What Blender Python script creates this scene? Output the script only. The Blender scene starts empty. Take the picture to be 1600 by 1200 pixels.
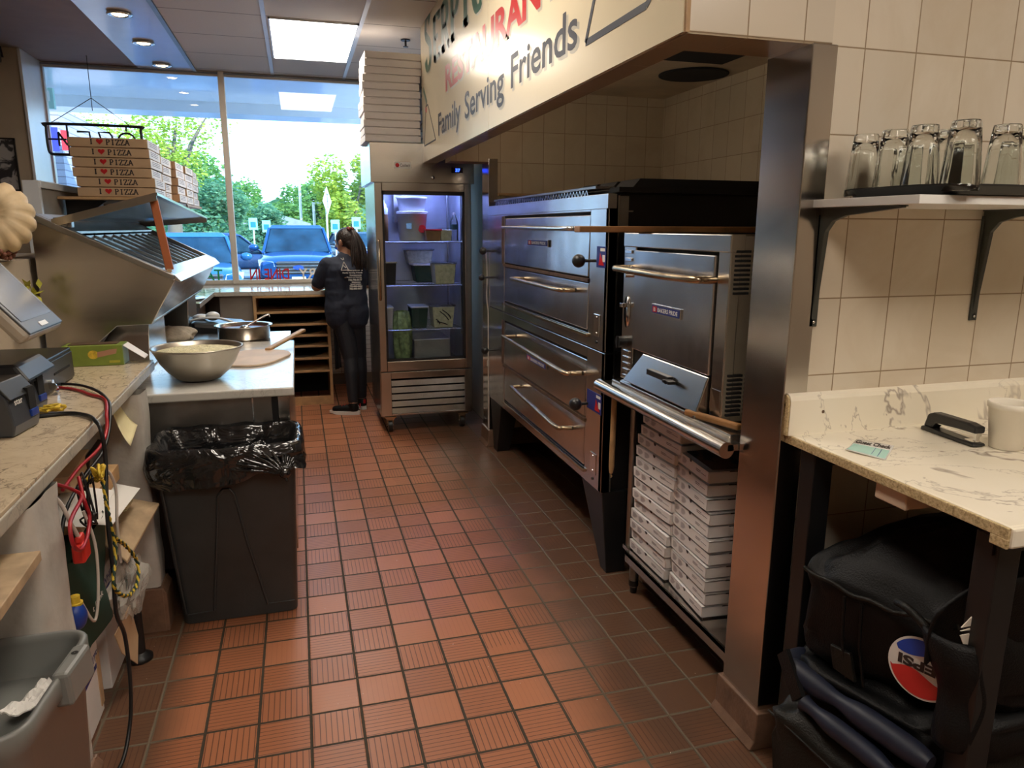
import bpy, bmesh, math, random
from mathutils import Vector, Matrix, noise
random.seed(7)
PI = math.pi
sc = bpy.context.scene
C = sc.collection

# ------------------------------------------------------------------ camera
cam = bpy.data.cameras.new('camera')
cam.sensor_width = 36; cam.sensor_fit = 'HORIZONTAL'; cam.lens = 1135.13 / 1600 * 36
cam.clip_start = 0.02; cam.clip_end = 400
camo = bpy.data.objects.new('camera', cam); C.objects.link(camo)
camo.location = (0.0411, -2.1971, 1.5619)
camo.rotation_euler = (1.35916, -0.00370, -0.28270)
sc.camera = camo

# ------------------------------------------------------------------ sky, sun, exposure
w = bpy.data.worlds.new('sky'); sc.world = w; w.use_nodes = True
wt = w.node_tree; wt.nodes.clear()
wo = wt.nodes.new('ShaderNodeOutputWorld'); bg = wt.nodes.new('ShaderNodeBackground')
tc = wt.nodes.new('ShaderNodeTexCoord'); sep = wt.nodes.new('ShaderNodeSeparateXYZ')
rmp = wt.nodes.new('ShaderNodeValToRGB')
rmp.color_ramp.elements[0].position = 0.0; rmp.color_ramp.elements[0].color = (0.58, 0.80, 1.0, 1)
rmp.color_ramp.elements[1].position = 0.7; rmp.color_ramp.elements[1].color = (0.28, 0.52, 1.0, 1)
wt.links.new(tc.outputs['Generated'], sep.inputs[0]); wt.links.new(sep.outputs[2], rmp.inputs[0])
wt.links.new(rmp.outputs[0], bg.inputs[0]); bg.inputs[1].default_value = 3.0
wt.links.new(bg.outputs[0], wo.inputs[0])
sun = bpy.data.lights.new('sun', 'SUN'); sun.energy = 8.0; sun.angle = 0.01; sun.color = (1.0, 0.86, 0.62)
suno = bpy.data.objects.new('sun', sun); C.objects.link(suno)
suno.rotation_euler = (math.radians(52), 0, math.radians(38))   # shines towards the trees, from behind the building
vs = sc.view_settings
vs.view_transform = 'Standard'; vs.look = 'None'; vs.gamma = 1.0; vs.exposure = 0.92; vs.use_curve_mapping = False
sc.cycles.max_bounces = 10; sc.cycles.diffuse_bounces = 4; sc.cycles.glossy_bounces = 5
sc.cycles.transmission_bounces = 8; sc.cycles.transparent_max_bounces = 16
sc.cycles.use_denoising = True
sc.cycles.sample_clamp_indirect = 6.0
sc.cycles.caustics_reflective = False; sc.cycles.caustics_refractive = False

# ------------------------------------------------------------------ materials
def sock(nd, *names):
    for n in names:
        if n in nd.inputs: return nd.inputs[n]
    raise KeyError(names)
class NT:
    def __init__(s, name):
        s.m = bpy.data.materials.new(name); s.m.use_nodes = True
        s.t = s.m.node_tree; s.t.nodes.clear()
        s.out = s.t.nodes.new('ShaderNodeOutputMaterial')
        s.p = s.t.nodes.new('ShaderNodeBsdfPrincipled')
        s.t.links.new(s.p.outputs[0], s.out.inputs[0])
    def n(s, kind, **k):
        nd = s.t.nodes.new(kind)
        for a, b in k.items(): setattr(nd, a, b)
        return nd
    def link(s, a, b): s.t.links.new(a, b)
    def put(s, inp, v):
        if hasattr(v, 'is_linked') or hasattr(v, 'links'): s.t.links.new(v, inp)
        else:
            if isinstance(v, (tuple, list)) and len(v) == 3 and inp.type == 'RGBA': v = (*v, 1)
            inp.default_value = v
    def math(s, op, a, b=0.0, c=None):
        nd = s.n('ShaderNodeMath', operation=op)
        s.put(nd.inputs[0], a); s.put(nd.inputs[1], b)
        if c is not None: s.put(nd.inputs[2], c)
        return nd.outputs[0]
    def pos(s, world=True):
        if world:
            g = s.n('ShaderNodeNewGeometry'); v = g.outputs['Position']
        else:
            v = s.n('ShaderNodeTexCoord').outputs['Object']
        sp = s.n('ShaderNodeSeparateXYZ'); s.link(v, sp.inputs[0])
        return v, sp.outputs
    def mix(s, f, a, b):
        nd = s.n('ShaderNodeMix', data_type='RGBA')
        s.put(nd.inputs[0], f); s.put(nd.inputs[6], a); s.put(nd.inputs[7], b)
        return nd.outputs[2]
    def noise(s, vec, scale, detail=4.0, rough=0.55, dist=0.0):
        nd = s.n('ShaderNodeTexNoise'); s.link(vec, nd.inputs['Vector'])
        nd.inputs['Scale'].default_value = scale; nd.inputs['Detail'].default_value = detail
        nd.inputs['Roughness'].default_value = rough; nd.inputs['Distortion'].default_value = dist
        return nd.outputs[0]
    def ramp(s, f, *stops):
        nd = s.n('ShaderNodeValToRGB'); s.link(f, nd.inputs[0])
        e = nd.color_ramp.elements
        while len(e) < len(stops): e.new(0.5)
        for k, (p, c) in enumerate(stops):
            e[k].position = p; e[k].color = (c[0], c[1], c[2], 1) if not isinstance(c, (int, float)) else (c, c, c, 1)
        return nd.outputs[0]
    def scaled(s, vec, sx, sy, sz):
        nd = s.n('ShaderNodeMapping'); s.link(vec, nd.inputs[0]); nd.inputs['Scale'].default_value = (sx, sy, sz)
        return nd.outputs[0]
    def bump(s, h, strength, dist=0.01):
        nd = s.n('ShaderNodeBump'); s.link(h, nd.inputs['Height'])
        nd.inputs['Strength'].default_value = strength; nd.inputs['Distance'].default_value = dist
        s.link(nd.outputs[0], s.p.inputs['Normal'])
    def set(s, **k):
        for a, v in k.items():
            nm = {'col': 'Base Color', 'rough': 'Roughness', 'metal': 'Metallic', 'trans': 'Transmission Weight', 'ior': 'IOR',
                  'coat': 'Coat Weight', 'spec': 'Specular IOR Level', 'sheen': 'Sheen Weight', 'alpha': 'Alpha',
                  'emis': 'Emission Color', 'estr': 'Emission Strength', 'sss': 'Subsurface Weight'}[a]
            if isinstance(v, tuple) and len(v) == 3: v = (v[0], v[1], v[2], 1)
            s.put(s.p.inputs[nm], v)
        return s
def mat(name, col, rough=0.5, metal=0.0, var=0.12, vscale=6.0, bump=0.0, bscale=60.0, **k):
    """plain surface with a slight procedural mottling"""
    t = NT(name); v, _ = t.pos(False)
    f = t.noise(v, vscale)
    c2 = tuple(max(0, c * (1 - var)) for c in col); c1 = tuple(min(1, c * (1 + var)) for c in col)
    t.set(col=t.ramp(f, (0.3, c2), (0.7, c1)), rough=rough, metal=metal, **k)
    if bump: t.bump(t.noise(v, bscale, 3.0), bump)
    return t.m
def steel(name, col=(0.56, 0.55, 0.53), r0=0.22, r1=0.42, dirt=0.25, wav=0.12, streak=(1, 1, 14), spot=.2):
    t = NT(name); v, _ = t.pos(True)
    s1 = t.noise(t.scaled(v, *streak), 3.0, 5.0, 0.6)
    s2 = t.noise(v, 2.3, 5.0, 0.62, 0.6)
    s3 = t.noise(v, 26.0, 4.0, 0.7)
    dk = tuple(c * (1 - dirt) * q for c, q in zip(col, (1.0, 0.96, 0.9)))
    t.set(col=t.mix(t.ramp(s2, (0.35, 0.0), (0.80, 1.0)), col, dk), metal=1.0)
    rr = t.math('ADD', t.math('MULTIPLY', s1, r1 - r0), r0)
    rr = t.math('ADD', rr, t.math('MULTIPLY', t.math('SUBTRACT', s3, 0.5), spot))
    t.set(rough=rr)
    t.bump(t.math('ADD', t.noise(v, 1.6, 2.0), t.math('MULTIPLY', s3, 0.05 * spot)), wav, 0.04)
    return t.m
def emit(name, col, strength):
    t = NT(name); t.set(col=col, emis=col, estr=strength); return t.m
def pane(name, tint=(0.95, 0.98, 1.0), ior=1.45, rough=0.0):
    """thin sheet of clear glass: lets light through, mirrors by Fresnel"""
    t = NT(name); t.t.nodes.remove(t.p)
    a = t.n('ShaderNodeBsdfTransparent'); a.inputs[0].default_value = (*tint, 1)
    b = t.n('ShaderNodeBsdfGlossy'); b.inputs['Roughness'].default_value = rough
    f = t.n('ShaderNodeFresnel'); f.inputs[0].default_value = ior
    m = t.n('ShaderNodeMixShader'); t.link(f.outputs[0], m.inputs[0]); t.link(a.outputs[0], m.inputs[1]); t.link(b.outputs[0], m.inputs[2])
    t.link(m.outputs[0], t.out.inputs[0]); return t.m
def tiles(name, col, grout, axes, pu, pv, ou, ov, gw=0.0035, rough=0.22, var=0.05, stain=None):
    """glazed wall tiles on world axes, e.g. axes=(0,2)"""
    t = NT(name); v, ax = t.pos(True)
    def cell(a, p, o):
        q = t.math('DIVIDE', t.math('SUBTRACT', a, o), p)
        fr = t.math('FRACT', q); fl = t.math('FLOOR', q)
        d = t.math('MINIMUM', fr, t.math('SUBTRACT', 1.0, fr))
        return t.math('MULTIPLY', d, p), fl
    du, fu = cell(ax[axes[0]], pu, ou); dv, fv = cell(ax[axes[1]], pv, ov)
    d = t.math('MINIMUM', du, dv)
    g = t.math('LESS_THAN', d, gw / 2)
    wn = t.n('ShaderNodeTexWhiteNoise', noise_dimensions='2D')
    cb = t.n('ShaderNodeCombineXYZ'); t.link(fu, cb.inputs[0]); t.link(fv, cb.inputs[1]); t.link(cb.outputs[0], wn.inputs['Vector'])
    c1 = tuple(c * (1 - var) for c in col); c2 = tuple(min(1, c * (1 + var)) for c in col)
    base = t.mix(wn.outputs[0], c1, c2)
    if stain:
        base = t.mix(t.ramp(t.noise(v, 3.0, 5.0, 0.6, 0.8), (0.45, 0.0), (0.75, 0.6)), base, stain)
    t.set(col=t.mix(g, base, grout), rough=t.mix(g, (rough,) * 3, (0.8, 0.8, 0.8)))
    h = t.math('SMOOTH_MIN', d, gw, 0.002)
    t.bump(t.math('ADD', t.math('MULTIPLY', h, 60.0), t.math('MULTIPLY', t.noise(v, 9.0, 2.0), 0.12)), 0.35, 0.01)
    return t.m
def marble(name, base, vein, sc_=3.0, rough=0.25, width=0.03, warm=None, world=True):
    t = NT(name); v, _ = t.pos(world)
    n1 = t.noise(t.scaled(v, 1.0, 1.6, 1.0), sc_, 6.0, 0.6, 1.6)
    n2 = t.noise(t.scaled(v, 1.3, 0.9, 1.0), sc_ * 0.55, 5.0, 0.62, 2.2)
    def line(n, w_): return t.math('SUBTRACT', 1.0, t.math('MINIMUM', t.math('DIVIDE', t.math('ABSOLUTE', t.math('SUBTRACT', n, 0.5)), w_), 1.0))
    l1 = line(n1, width * 0.45); l2 = line(n2, width)
    msk = t.noise(v, sc_ * 0.8, 2.0)
    l = t.math('MULTIPLY', t.math('MAXIMUM', t.math('MULTIPLY', l1, 0.7), l2), t.ramp(msk, (0.35, 0.15), (0.6, 1.0)))
    b = t.ramp(t.noise(v, sc_ * 2.2, 4.0), (0.35, base), (0.7, warm or tuple(c * 0.93 for c in base)))
    t.set(col=t.mix(l, b, vein), rough=rough)
    return t.m

M = {}
# quarry tile floor: 161 mm grid, ribs that turn from tile to tile
def floor_mat():
    t = NT('quarry_tile_floor'); v, ax = t.pos(True); P = 0.161
    qx = t.math('DIVIDE', ax[0], P); qy = t.math('DIVIDE', ax[1], P)
    fx = t.math('FRACT', qx); fy = t.math('FRACT', qy); cx = t.math('FLOOR', qx); cy = t.math('FLOOR', qy)
    dx = t.math('MINIMUM', fx, t.math('SUBTRACT', 1.0, fx)); dy = t.math('MINIMUM', fy, t.math('SUBTRACT', 1.0, fy))
    d = t.math('MINIMUM', dx, dy)
    nz = t.noise(v, 30.0, 3.0)
    g = t.math('LESS_THAN', d, t.math('ADD', 0.020, t.math('MULTIPLY', nz, 0.018)))
    par = t.math('ABSOLUTE', t.math('MODULO', t.math('ADD', cx, cy), 2.0))
    rx = t.math('FRACT', t.math('MULTIPLY', fx, 9.0)); ry = t.math('FRACT', t.math('MULTIPLY', fy, 9.0))
    rib = t.math('ADD', t.math('MULTIPLY', rx, par), t.math('MULTIPLY', ry, t.math('SUBTRACT', 1.0, par)))
    groove = t.math('LESS_THAN', t.math('ABSOLUTE', t.math('SUBTRACT', rib, 0.5)), 0.085)
    wn = t.n('ShaderNodeTexWhiteNoise', noise_dimensions='2D'); cb = t.n('ShaderNodeCombineXYZ')
    t.link(cx, cb.inputs[0]); t.link(cy, cb.inputs[1]); t.link(cb.outputs[0], wn.inputs['Vector'])
    # some tiles are worn nearly smooth
    wear = t.math('GREATER_THAN', t.math('ADD', wn.outputs[0], t.math('MULTIPLY', t.noise(v, 1.2, 2.0), 0.5)), 0.98)
    groove = t.math('MULTIPLY', groove, t.math('SUBTRACT', 1.0, t.math('MULTIPLY', wear, 0.85)))
    clay = t.ramp(wn.outputs[0], (0.0, (0.36, 0.125, 0.052)), (0.5, (0.43, 0.155, 0.068)), (1.0, (0.50, 0.19, 0.09)))
    clay = t.mix(t.math('MULTIPLY', t.noise(v, 7.0, 5.0, 0.65), 0.5), clay, (0.40, 0.17, 0.10, 1))
    # grease and trodden-in dirt along both sides, with shade under the counter painted in
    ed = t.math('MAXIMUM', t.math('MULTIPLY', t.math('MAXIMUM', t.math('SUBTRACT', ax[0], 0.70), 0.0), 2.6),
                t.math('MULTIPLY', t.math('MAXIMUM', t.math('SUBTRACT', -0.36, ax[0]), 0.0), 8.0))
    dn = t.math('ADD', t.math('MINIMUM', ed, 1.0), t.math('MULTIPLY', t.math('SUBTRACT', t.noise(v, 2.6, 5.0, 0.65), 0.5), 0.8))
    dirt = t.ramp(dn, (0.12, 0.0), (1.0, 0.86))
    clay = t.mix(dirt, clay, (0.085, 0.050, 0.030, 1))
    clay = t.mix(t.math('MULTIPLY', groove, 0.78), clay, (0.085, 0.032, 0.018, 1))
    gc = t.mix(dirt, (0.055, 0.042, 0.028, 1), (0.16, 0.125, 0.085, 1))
    specks = t.math('GREATER_THAN', t.noise(v, 95.0, 1.0), 0.80)
    col = t.mix(g, clay, gc); col = t.mix(specks, col, (0.7, 0.62, 0.5, 1))
    ro = t.math('ADD', 0.28, t.math('MULTIPLY', t.noise(v, 5.0, 4.0), 0.22))
    t.set(col=col, rough=t.mix(g, ro, (0.85, 0.85, 0.85, 1)), spec=0.45)
    h = t.math('SUBTRACT', t.math('MULTIPLY', t.math('MINIMUM', d, 0.04), 18.0), t.math('MULTIPLY', groove, 0.35))
    t.bump(t.math('ADD', h, t.math('MULTIPLY', nz, 0.08)), 0.5, 0.004)
    return t.m
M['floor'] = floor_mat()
CREAM = (0.70, 0.62, 0.50); GROUT = (0.30, 0.215, 0.13)
M['tile_near'] = tiles('cream_wall_tile', CREAM, GROUT, (0, 2), 0.1625, 0.2135, 1.311, 1.803 - 0.2135 * 9, stain=(0.56, 0.45, 0.31))
M['tile_near_end'] = tiles('cream_soffit_tile', CREAM, GROUT, (0, 2), 0.1625, 0.2135, 1.126, 2.022 - 0.2135 * 9)
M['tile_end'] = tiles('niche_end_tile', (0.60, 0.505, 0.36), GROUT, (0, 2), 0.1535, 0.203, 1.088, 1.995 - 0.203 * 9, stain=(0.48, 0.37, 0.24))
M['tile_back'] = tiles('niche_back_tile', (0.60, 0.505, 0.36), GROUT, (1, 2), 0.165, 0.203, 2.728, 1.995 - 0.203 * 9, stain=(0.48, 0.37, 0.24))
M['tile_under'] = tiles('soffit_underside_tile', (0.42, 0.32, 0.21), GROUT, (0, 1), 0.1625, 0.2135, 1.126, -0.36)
M['white_brick'] = tiles('white_brick_wall', (0.66, 0.66, 0.68), (0.22, 0.22, 0.25), (0, 2), 0.10, 0.045, 0.0, 0.0, gw=0.004)
M['niche_ceiling'] = mat('niche_ceiling_paint', (0.56, 0.43, 0.28), 0.6, var=0.2, vscale=3.0)
M['cove'] = mat('brown_cove_tile', (0.20, 0.115, 0.075), 0.38, var=0.25, vscale=14, bump=0.2)
M['tan_wall'] = mat('tan_painted_wall', (0.46, 0.38, 0.29), 0.7, var=0.05)
M['tan_ceiling'] = mat('brown_ceiling_paint', (0.40, 0.29, 0.23), 0.75, var=0.05)
M['gloss_white'] = mat('glossy_white_soffit', (0.80, 0.80, 0.84), 0.14, var=0.03)
M['dark_trim'] = mat('dark_grey_trim', (0.20, 0.24, 0.28), 0.4)
def ceil_mat():
    t = NT('ceiling_tile'); v, ax = t.pos(True)
    q = t.math('DIVIDE', t.math('SUBTRACT', ax[1], 3.27), 0.628); f = t.math('FRACT', q)
    d = t.math('MINIMUM', f, t.math('SUBTRACT', 1.0, f)); g = t.math('LESS_THAN', d, 0.0075)
    sp = t.math('GREATER_THAN', t.noise(v, 70.0, 3.0, 0.7), 0.66)
    c = t.mix(t.math('MULTIPLY', sp, 0.25), (0.72, 0.66, 0.60, 1), (0.52, 0.48, 0.44, 1))
    t.set(col=t.mix(g, c, (0.16, 0.13, 0.11, 1)), rough=0.8); return t.m
M['ceiling'] = ceil_mat()
M['tbar'] = mat('white_ceiling_bar', (0.72, 0.75, 0.80), 0.35, var=0.04)
M['plaster'] = mat('grey_white_plaster', (0.50, 0.475, 0.43), 0.75, var=0.18, vscale=5, bump=0.5, bscale=14)
M['grey_paint'] = mat('grey_painted_panel', (0.30, 0.27, 0.235), 0.6, var=0.12)
M['alu'] = mat('pale_aluminium_frame', (0.60, 0.55, 0.48), 0.38, metal=0.2, var=0.06)
M['alu_blue'] = mat('white_window_jamb', (0.72, 0.74, 0.78), 0.3, var=0.04)
M['glass_win'] = pane('window_glass', (0.86, 0.96, 1.0), 1.5)
M['glass_door'] = pane('refrigerator_glass', (0.88, 0.93, 0.96), 1.32)
M['glass'] = NT('tumbler_glass').set(col=(0.93, 0.95, 0.93), rough=0.02, trans=1.0, ior=1.45).m
M['clear_plastic'] = pane('clear_plastic', (0.90, 0.92, 0.94), 1.5, 0.12)
M['steel'] = steel('worn_stainless')
M['steel_clean'] = steel('brushed_stainless', (0.60, 0.57, 0.53), 0.17, 0.27, 0.10, 0.06, (1, 1, 20), .06)
M['steel_dark'] = steel('greasy_stainless', (0.42, 0.40, 0.375), 0.26, 0.48, 0.45, 0.16)
M['steel_oven'] = steel('oven_stainless', (0.62, 0.62, 0.63), 0.16, 0.30, 0.22, 0.22, (7, 7, .8), .07)
M['steel_col'] = steel('column_stainless', (0.60, 0.57, 0.54), 0.16, 0.22, 0.06, 0.03, (70, 70, 1), .03)
M['chrome'] = mat('bright_steel', (0.72, 0.71, 0.69), 0.18, metal=1.0, var=0.05)
M['bronze'] = mat('heat_stained_steel', (0.50, 0.40, 0.27), 0.25, metal=1.0, var=0.3, vscale=9)
M['black_metal'] = mat('black_enamel', (0.012, 0.012, 0.013), 0.38, var=0.3)
M['dull_black'] = mat('dull_black_and_shade', (0.006, 0.006, 0.006), 0.8)  # black oven top plates; elsewhere paints the shade inside gaps, slots and openings
M['rust'] = mat('rusty_brown_frame', (0.10, 0.055, 0.03), 0.6, var=0.5, vscale=20)
M['black_plastic'] = mat('black_plastic', (0.016, 0.016, 0.017), 0.35, var=0.15)
M['bin_plastic'] = mat('charcoal_bin_plastic', (0.040, 0.045, 0.047), 0.38, var=0.2, vscale=5, bump=0.12, bscale=120)
def liner():
    t = NT('black_bin_liner'); v, _ = t.pos(False)
    t.set(col=(0.012, 0.012, 0.013), rough=0.14, spec=0.9)
    t.bump(t.noise(t.scaled(v, 1.0, 1.0, 1.6), 6.0, 3.0, 0.5, 1.2), 0.75, 0.03); return t.m
M['liner'] = liner()
M['grey_plastic'] = mat('grey_tub_plastic', (0.20, 0.205, 0.195), 0.36, var=0.06)
M['wood'] = mat('pine_board', (0.50, 0.31, 0.15), 0.55, var=0.25, vscale=9)
M['wood_dark'] = mat('baked_wood', (0.34, 0.165, 0.06), 0.5, var=0.3, vscale=12)
M['wood_peel'] = mat('floury_peel_wood', (0.66, 0.50, 0.36), 0.6, var=0.15)
M['orange_wood'] = mat('orange_painted_wood', (0.36, 0.105, 0.035), 0.5, var=0.15)
M['counter'] = marble('tan_marble_laminate', (0.56, 0.45, 0.31), (0.20, 0.16, 0.115), 7.0, 0.24, 0.022, warm=(0.62, 0.50, 0.35))
M['counter_edge'] = marble('worn_counter_edge', (0.50, 0.46, 0.38), (0.26, 0.25, 0.22), 9.0, 0.4, 0.03)
M['prep_marble'] = marble('white_marble_slab', (0.68, 0.66, 0.60), (0.42, 0.40, 0.36), 5.0, 0.20, 0.018)
M['calacatta'] = marble('cream_marble_laminate', (0.86, 0.80, 0.67), (0.34, 0.28, 0.23), 1.35, 0.22, 0.016, warm=(0.82, 0.75, 0.60))
def chip():
    t = NT('chipboard_edge'); v, _ = t.pos(True)
    t.set(col=t.ramp(t.noise(v, 160.0, 3.0, 0.7), (0.3, (0.25, 0.17, 0.08)), (0.5, (0.52, 0.39, 0.20)), (0.7, (0.68, 0.54, 0.32))), rough=0.8); return t.m
M['chipboard'] = chip()
M['white_card'] = mat('white_cardboard', (0.85, 0.81, 0.79), 0.6, var=0.03)
M['kraft'] = mat('brown_cardboard', (0.55, 0.37, 0.22), 0.7, var=0.08)
M['ink'] = mat('printed_ink', (0.03, 0.02, 0.02), 0.5)
M['ink_grey'] = mat('grey_print', (0.14, 0.10, 0.11), 0.6)
M['red'] = mat('red_print', (0.55, 0.015, 0.02), 0.35)
M['white'] = mat('white_plastic', (0.80, 0.79, 0.76), 0.4, var=0.03)
M['foam'] = mat('white_foam_cup', (0.86, 0.80, 0.69), 0.55, var=0.02)
M['black_fabric'] = mat('black_nylon_fabric', (0.0045, 0.0045, 0.005), 0.48, spec=.25, var=0.4, vscale=4, bump=0.25, bscale=240)
M['grey_fabric'] = mat('dusty_black_nylon', (0.010, 0.0095, 0.008), 0.45, spec=.35, var=0.6, vscale=5, bump=0.3, bscale=200)
M['navy_fabric'] = mat('navy_nylon_strap', (0.012, 0.016, 0.034), 0.5, var=0.2)
M['skin'] = mat('skin', (0.46, 0.235, 0.145), 0.5, var=0.06, sss=0.08)
M['hair'] = mat('dark_brown_hair', (0.022, 0.012, 0.009), 0.38, var=0.5, vscale=30, bump=0.6, bscale=90)
M['shirt'] = mat('dark_navy_cotton', (0.018, 0.024, 0.045), 0.8, var=0.2, vscale=10, bump=0.4, bscale=22)
M['leggings'] = mat('black_stretch_fabric', (0.006, 0.007, 0.013), 0.65, var=0.2, bump=0.2, bscale=18)
M['cloth'] = mat('grubby_cotton_cloth', (0.50, 0.43, 0.34), 0.85, var=0.2, vscale=20, bump=0.5, bscale=60)
M['sauce'] = mat('tomato_sauce', (0.16, 0.025, 0.012), 0.25, var=0.3, vscale=30, bump=0.3, bscale=50)
M['cheese'] = mat('grated_cheese', (0.72, 0.66, 0.42), 0.7, var=0.2, vscale=60, bump=1.0, bscale=110)
M['paper'] = mat('white_paper', (0.80, 0.78, 0.74), 0.7, var=0.03)
M['teal_paper'] = mat('pale_green_paper', (0.42, 0.66, 0.58), 0.7, var=0.05)
M['yellow_paper'] = mat('yellowed_paper', (0.70, 0.62, 0.36), 0.7, var=0.1)
M['green_card'] = mat('olive_green_carton', (0.20, 0.27, 0.045), 0.45, var=0.15, vscale=12)
M['green_bag'] = mat('dark_green_fabric', (0.012, 0.045, 0.030), 0.6, var=0.2)
M['cable_black'] = mat('black_cable', (0.012, 0.012, 0.013), 0.4)
M['cable_red'] = mat('red_cable', (0.36, 0.012, 0.02), 0.38)
M['cable_white'] = mat('off_white_cable', (0.58, 0.52, 0.46), 0.45)
M['cable_yellow'] = mat('yellow_cord', (0.66, 0.46, 0.04), 0.6, var=0.3, vscale=60)
M['blue'] = mat('blue_plastic', (0.01, 0.045, 0.28), 0.35)
M['blue_print'] = mat('dark_blue_print', (0.02, 0.03, 0.20), 0.5)
M['pumpkin'] = mat('tan_pumpkin_rind', (0.62, 0.47, 0.28), 0.55, var=0.22, vscale=9)
M['berry'] = mat('dried_berries', (0.22, 0.08, 0.05), 0.6, var=0.5, vscale=60)
M['leaf_yellow'] = mat('yellow_green_leaves', (0.42, 0.40, 0.04), 0.6, var=0.25)
M['off_wood'] = mat('rough_plywood', (0.42, 0.30, 0.18), 0.7, var=0.25, vscale=14)
M['chain'] = mat('dark_chain', (0.05, 0.04, 0.04), 0.5, metal=0.6)
def sheet(name, c1, c2, scl=8.0):
    t = NT(name); v, _ = t.pos(False)
    t.set(col=t.ramp(t.noise(v, scl, 4.0, 0.6, 1.0), (0.46, c1), (0.54, c2)), rough=0.5); return t.m
M['bw_photo'] = sheet('black_and_white_print', (0.03, 0.03, 0.035), (0.42, 0.41, 0.42), 9.0)
print('materials ok')
# ------------------------------------------------------------------ mesh builder
def perp(d):
    d = d.normalized(); a = Vector((0, 0, 1)) if abs(d.z) < 0.9 else Vector((1, 0, 0))
    u = d.cross(a).normalized(); return u, u.cross(d).normalized()
class MB:
    def __init__(s): s.v = []; s.f = []; s.m = []; s.s = []; s.cur = 0; s.sharp = False
    def mi(s, k): s.cur = k; return s
    def add(s, vs, fs, smooth=False):
        o = len(s.v); s.v += [Vector(p) for p in vs]
        for f in fs: s.f.append(tuple(i + o for i in f)); s.m.append(s.cur); s.s.append(smooth)
        return s
    def box(s, x0, x1, y0, y1, z0, z1):
        x0, x1 = min(x0, x1), max(x0, x1); y0, y1 = min(y0, y1), max(y0, y1); z0, z1 = min(z0, z1), max(z0, z1)
        return s.add([(x0, y0, z0), (x1, y0, z0), (x1, y1, z0), (x0, y1, z0), (x0, y0, z1), (x1, y0, z1), (x1, y1, z1), (x0, y1, z1)],
                     [(3, 2, 1, 0), (4, 5, 6, 7), (0, 1, 5, 4), (1, 2, 6, 5), (2, 3, 7, 6), (3, 0, 4, 7)])
    def hexa(s, b, t, smooth=False):
        return s.add(list(b) + list(t), [(3, 2, 1, 0), (4, 5, 6, 7), (0, 1, 5, 4), (1, 2, 6, 5), (2, 3, 7, 6), (3, 0, 4, 7)], smooth)
    def bar(s, a, b, w, h, up=(0, 0, 1)):
        a = Vector(a); b = Vector(b); d = (b - a).normalized(); up = Vector(up)
        u = d.cross(up); u = perp(d)[0] if u.length < 1e-4 else u.normalized(); k = u.cross(d)
        q = [(-1, -1), (1, -1), (1, 1), (-1, 1)]
        return s.hexa([a + u * (x * w / 2) + k * (y * h / 2) for x, y in q], [b + u * (x * w / 2) + k * (y * h / 2) for x, y in q])
    def tube(s, pts, r, n=8, caps=True):
        pts = [Vector(p) for p in pts]; R = r if isinstance(r, (list, tuple)) else [r] * len(pts)
        vs = []; fs = []; d0 = (pts[1] - pts[0]).normalized(); u, k = perp(d0)
        for i, p in enumerate(pts):
            d = (pts[min(i + 1, len(pts) - 1)] - pts[max(i - 1, 0)])
            d = d.normalized() if d.length > 1e-9 else d0
            u = (u - d * u.dot(d)); u = u.normalized() if u.length > 1e-6 else perp(d)[0]; k = d.cross(u)
            for j in range(n):
                a = 2 * PI * j / n; vs.append(p + (u * math.cos(a) + k * math.sin(a)) * R[i])
        for i in range(len(pts) - 1):
            for j in range(n):
                fs.append((i * n + j, i * n + (j + 1) % n, (i + 1) * n + (j + 1) % n, (i + 1) * n + j))
        s.add(vs, fs, True)
        if caps:
            o = len(pts) - 1
            s.add(vs[:n], [tuple(range(n - 1, -1, -1))]); s.add(vs[o * n:], [tuple(range(n))])
        return s
    def lathe(s, prof, n=24, c=(0, 0, 0), sx=1.0, sy=1.0, mtx=None, smooth=True):
        c = Vector(c); vs = []; fs = []
        for r, z in prof:
            for j in range(n):
                a = 2 * PI * j / n; p = Vector((r * math.cos(a) * sx, r * math.sin(a) * sy, z))
                vs.append(c + (mtx @ p if mtx else p))
        for i in range(len(prof) - 1):
            for j in range(n):
                fs.append((i * n + j, i * n + (j + 1) % n, (i + 1) * n + (j + 1) % n, (i + 1) * n + j))
        return s.add(vs, fs, smooth)
    def cyl(s, c, r, h, n=20, axis='z'):
        mt = {'z': Matrix.Identity(3), 'x': Matrix.Rotation(PI / 2, 3, 'Y'), 'y': Matrix.Rotation(-PI / 2, 3, 'X')}[axis]
        s.lathe([(r, 0), (r, h)], n, c, mtx=mt)
        c = Vector(c)
        for z, rev in ((0, True), (h, False)):
            vs = [c + mt @ Vector((r * math.cos(2 * PI * j / n), r * math.sin(2 * PI * j / n), z)) for j in range(n)]
            s.add(vs, [tuple(range(n - 1, -1, -1)) if rev else tuple(range(n))])
        return s
    def prism(s, poly, axis, a, b, smooth=False):
        """poly in the two other axes (cyclic order kept), pushed from a to b along axis"""
        def P(u, v, t): return {'x': (t, u, v), 'y': (u, t, v), 'z': (u, v, t)}[axis]
        n = len(poly); area = sum(poly[i][0] * poly[(i + 1) % n][1] - poly[(i + 1) % n][0] * poly[i][1] for i in range(n))
        if (area < 0) != (axis == 'y'): poly = poly[::-1]
        if a > b: a, b = b, a
        vs = [P(u, v, a) for u, v in poly] + [P(u, v, b) for u, v in poly]
        fs = [tuple(range(n - 1, -1, -1)), tuple(range(n, 2 * n))]
        s.add(vs, fs)
        o = len(s.v) - 2 * n
        for i in range(n): s.f.append((o + i, o + (i + 1) % n, o + n + (i + 1) % n, o + n + i)); s.m.append(s.cur); s.s.append(smooth)
        return s
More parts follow.
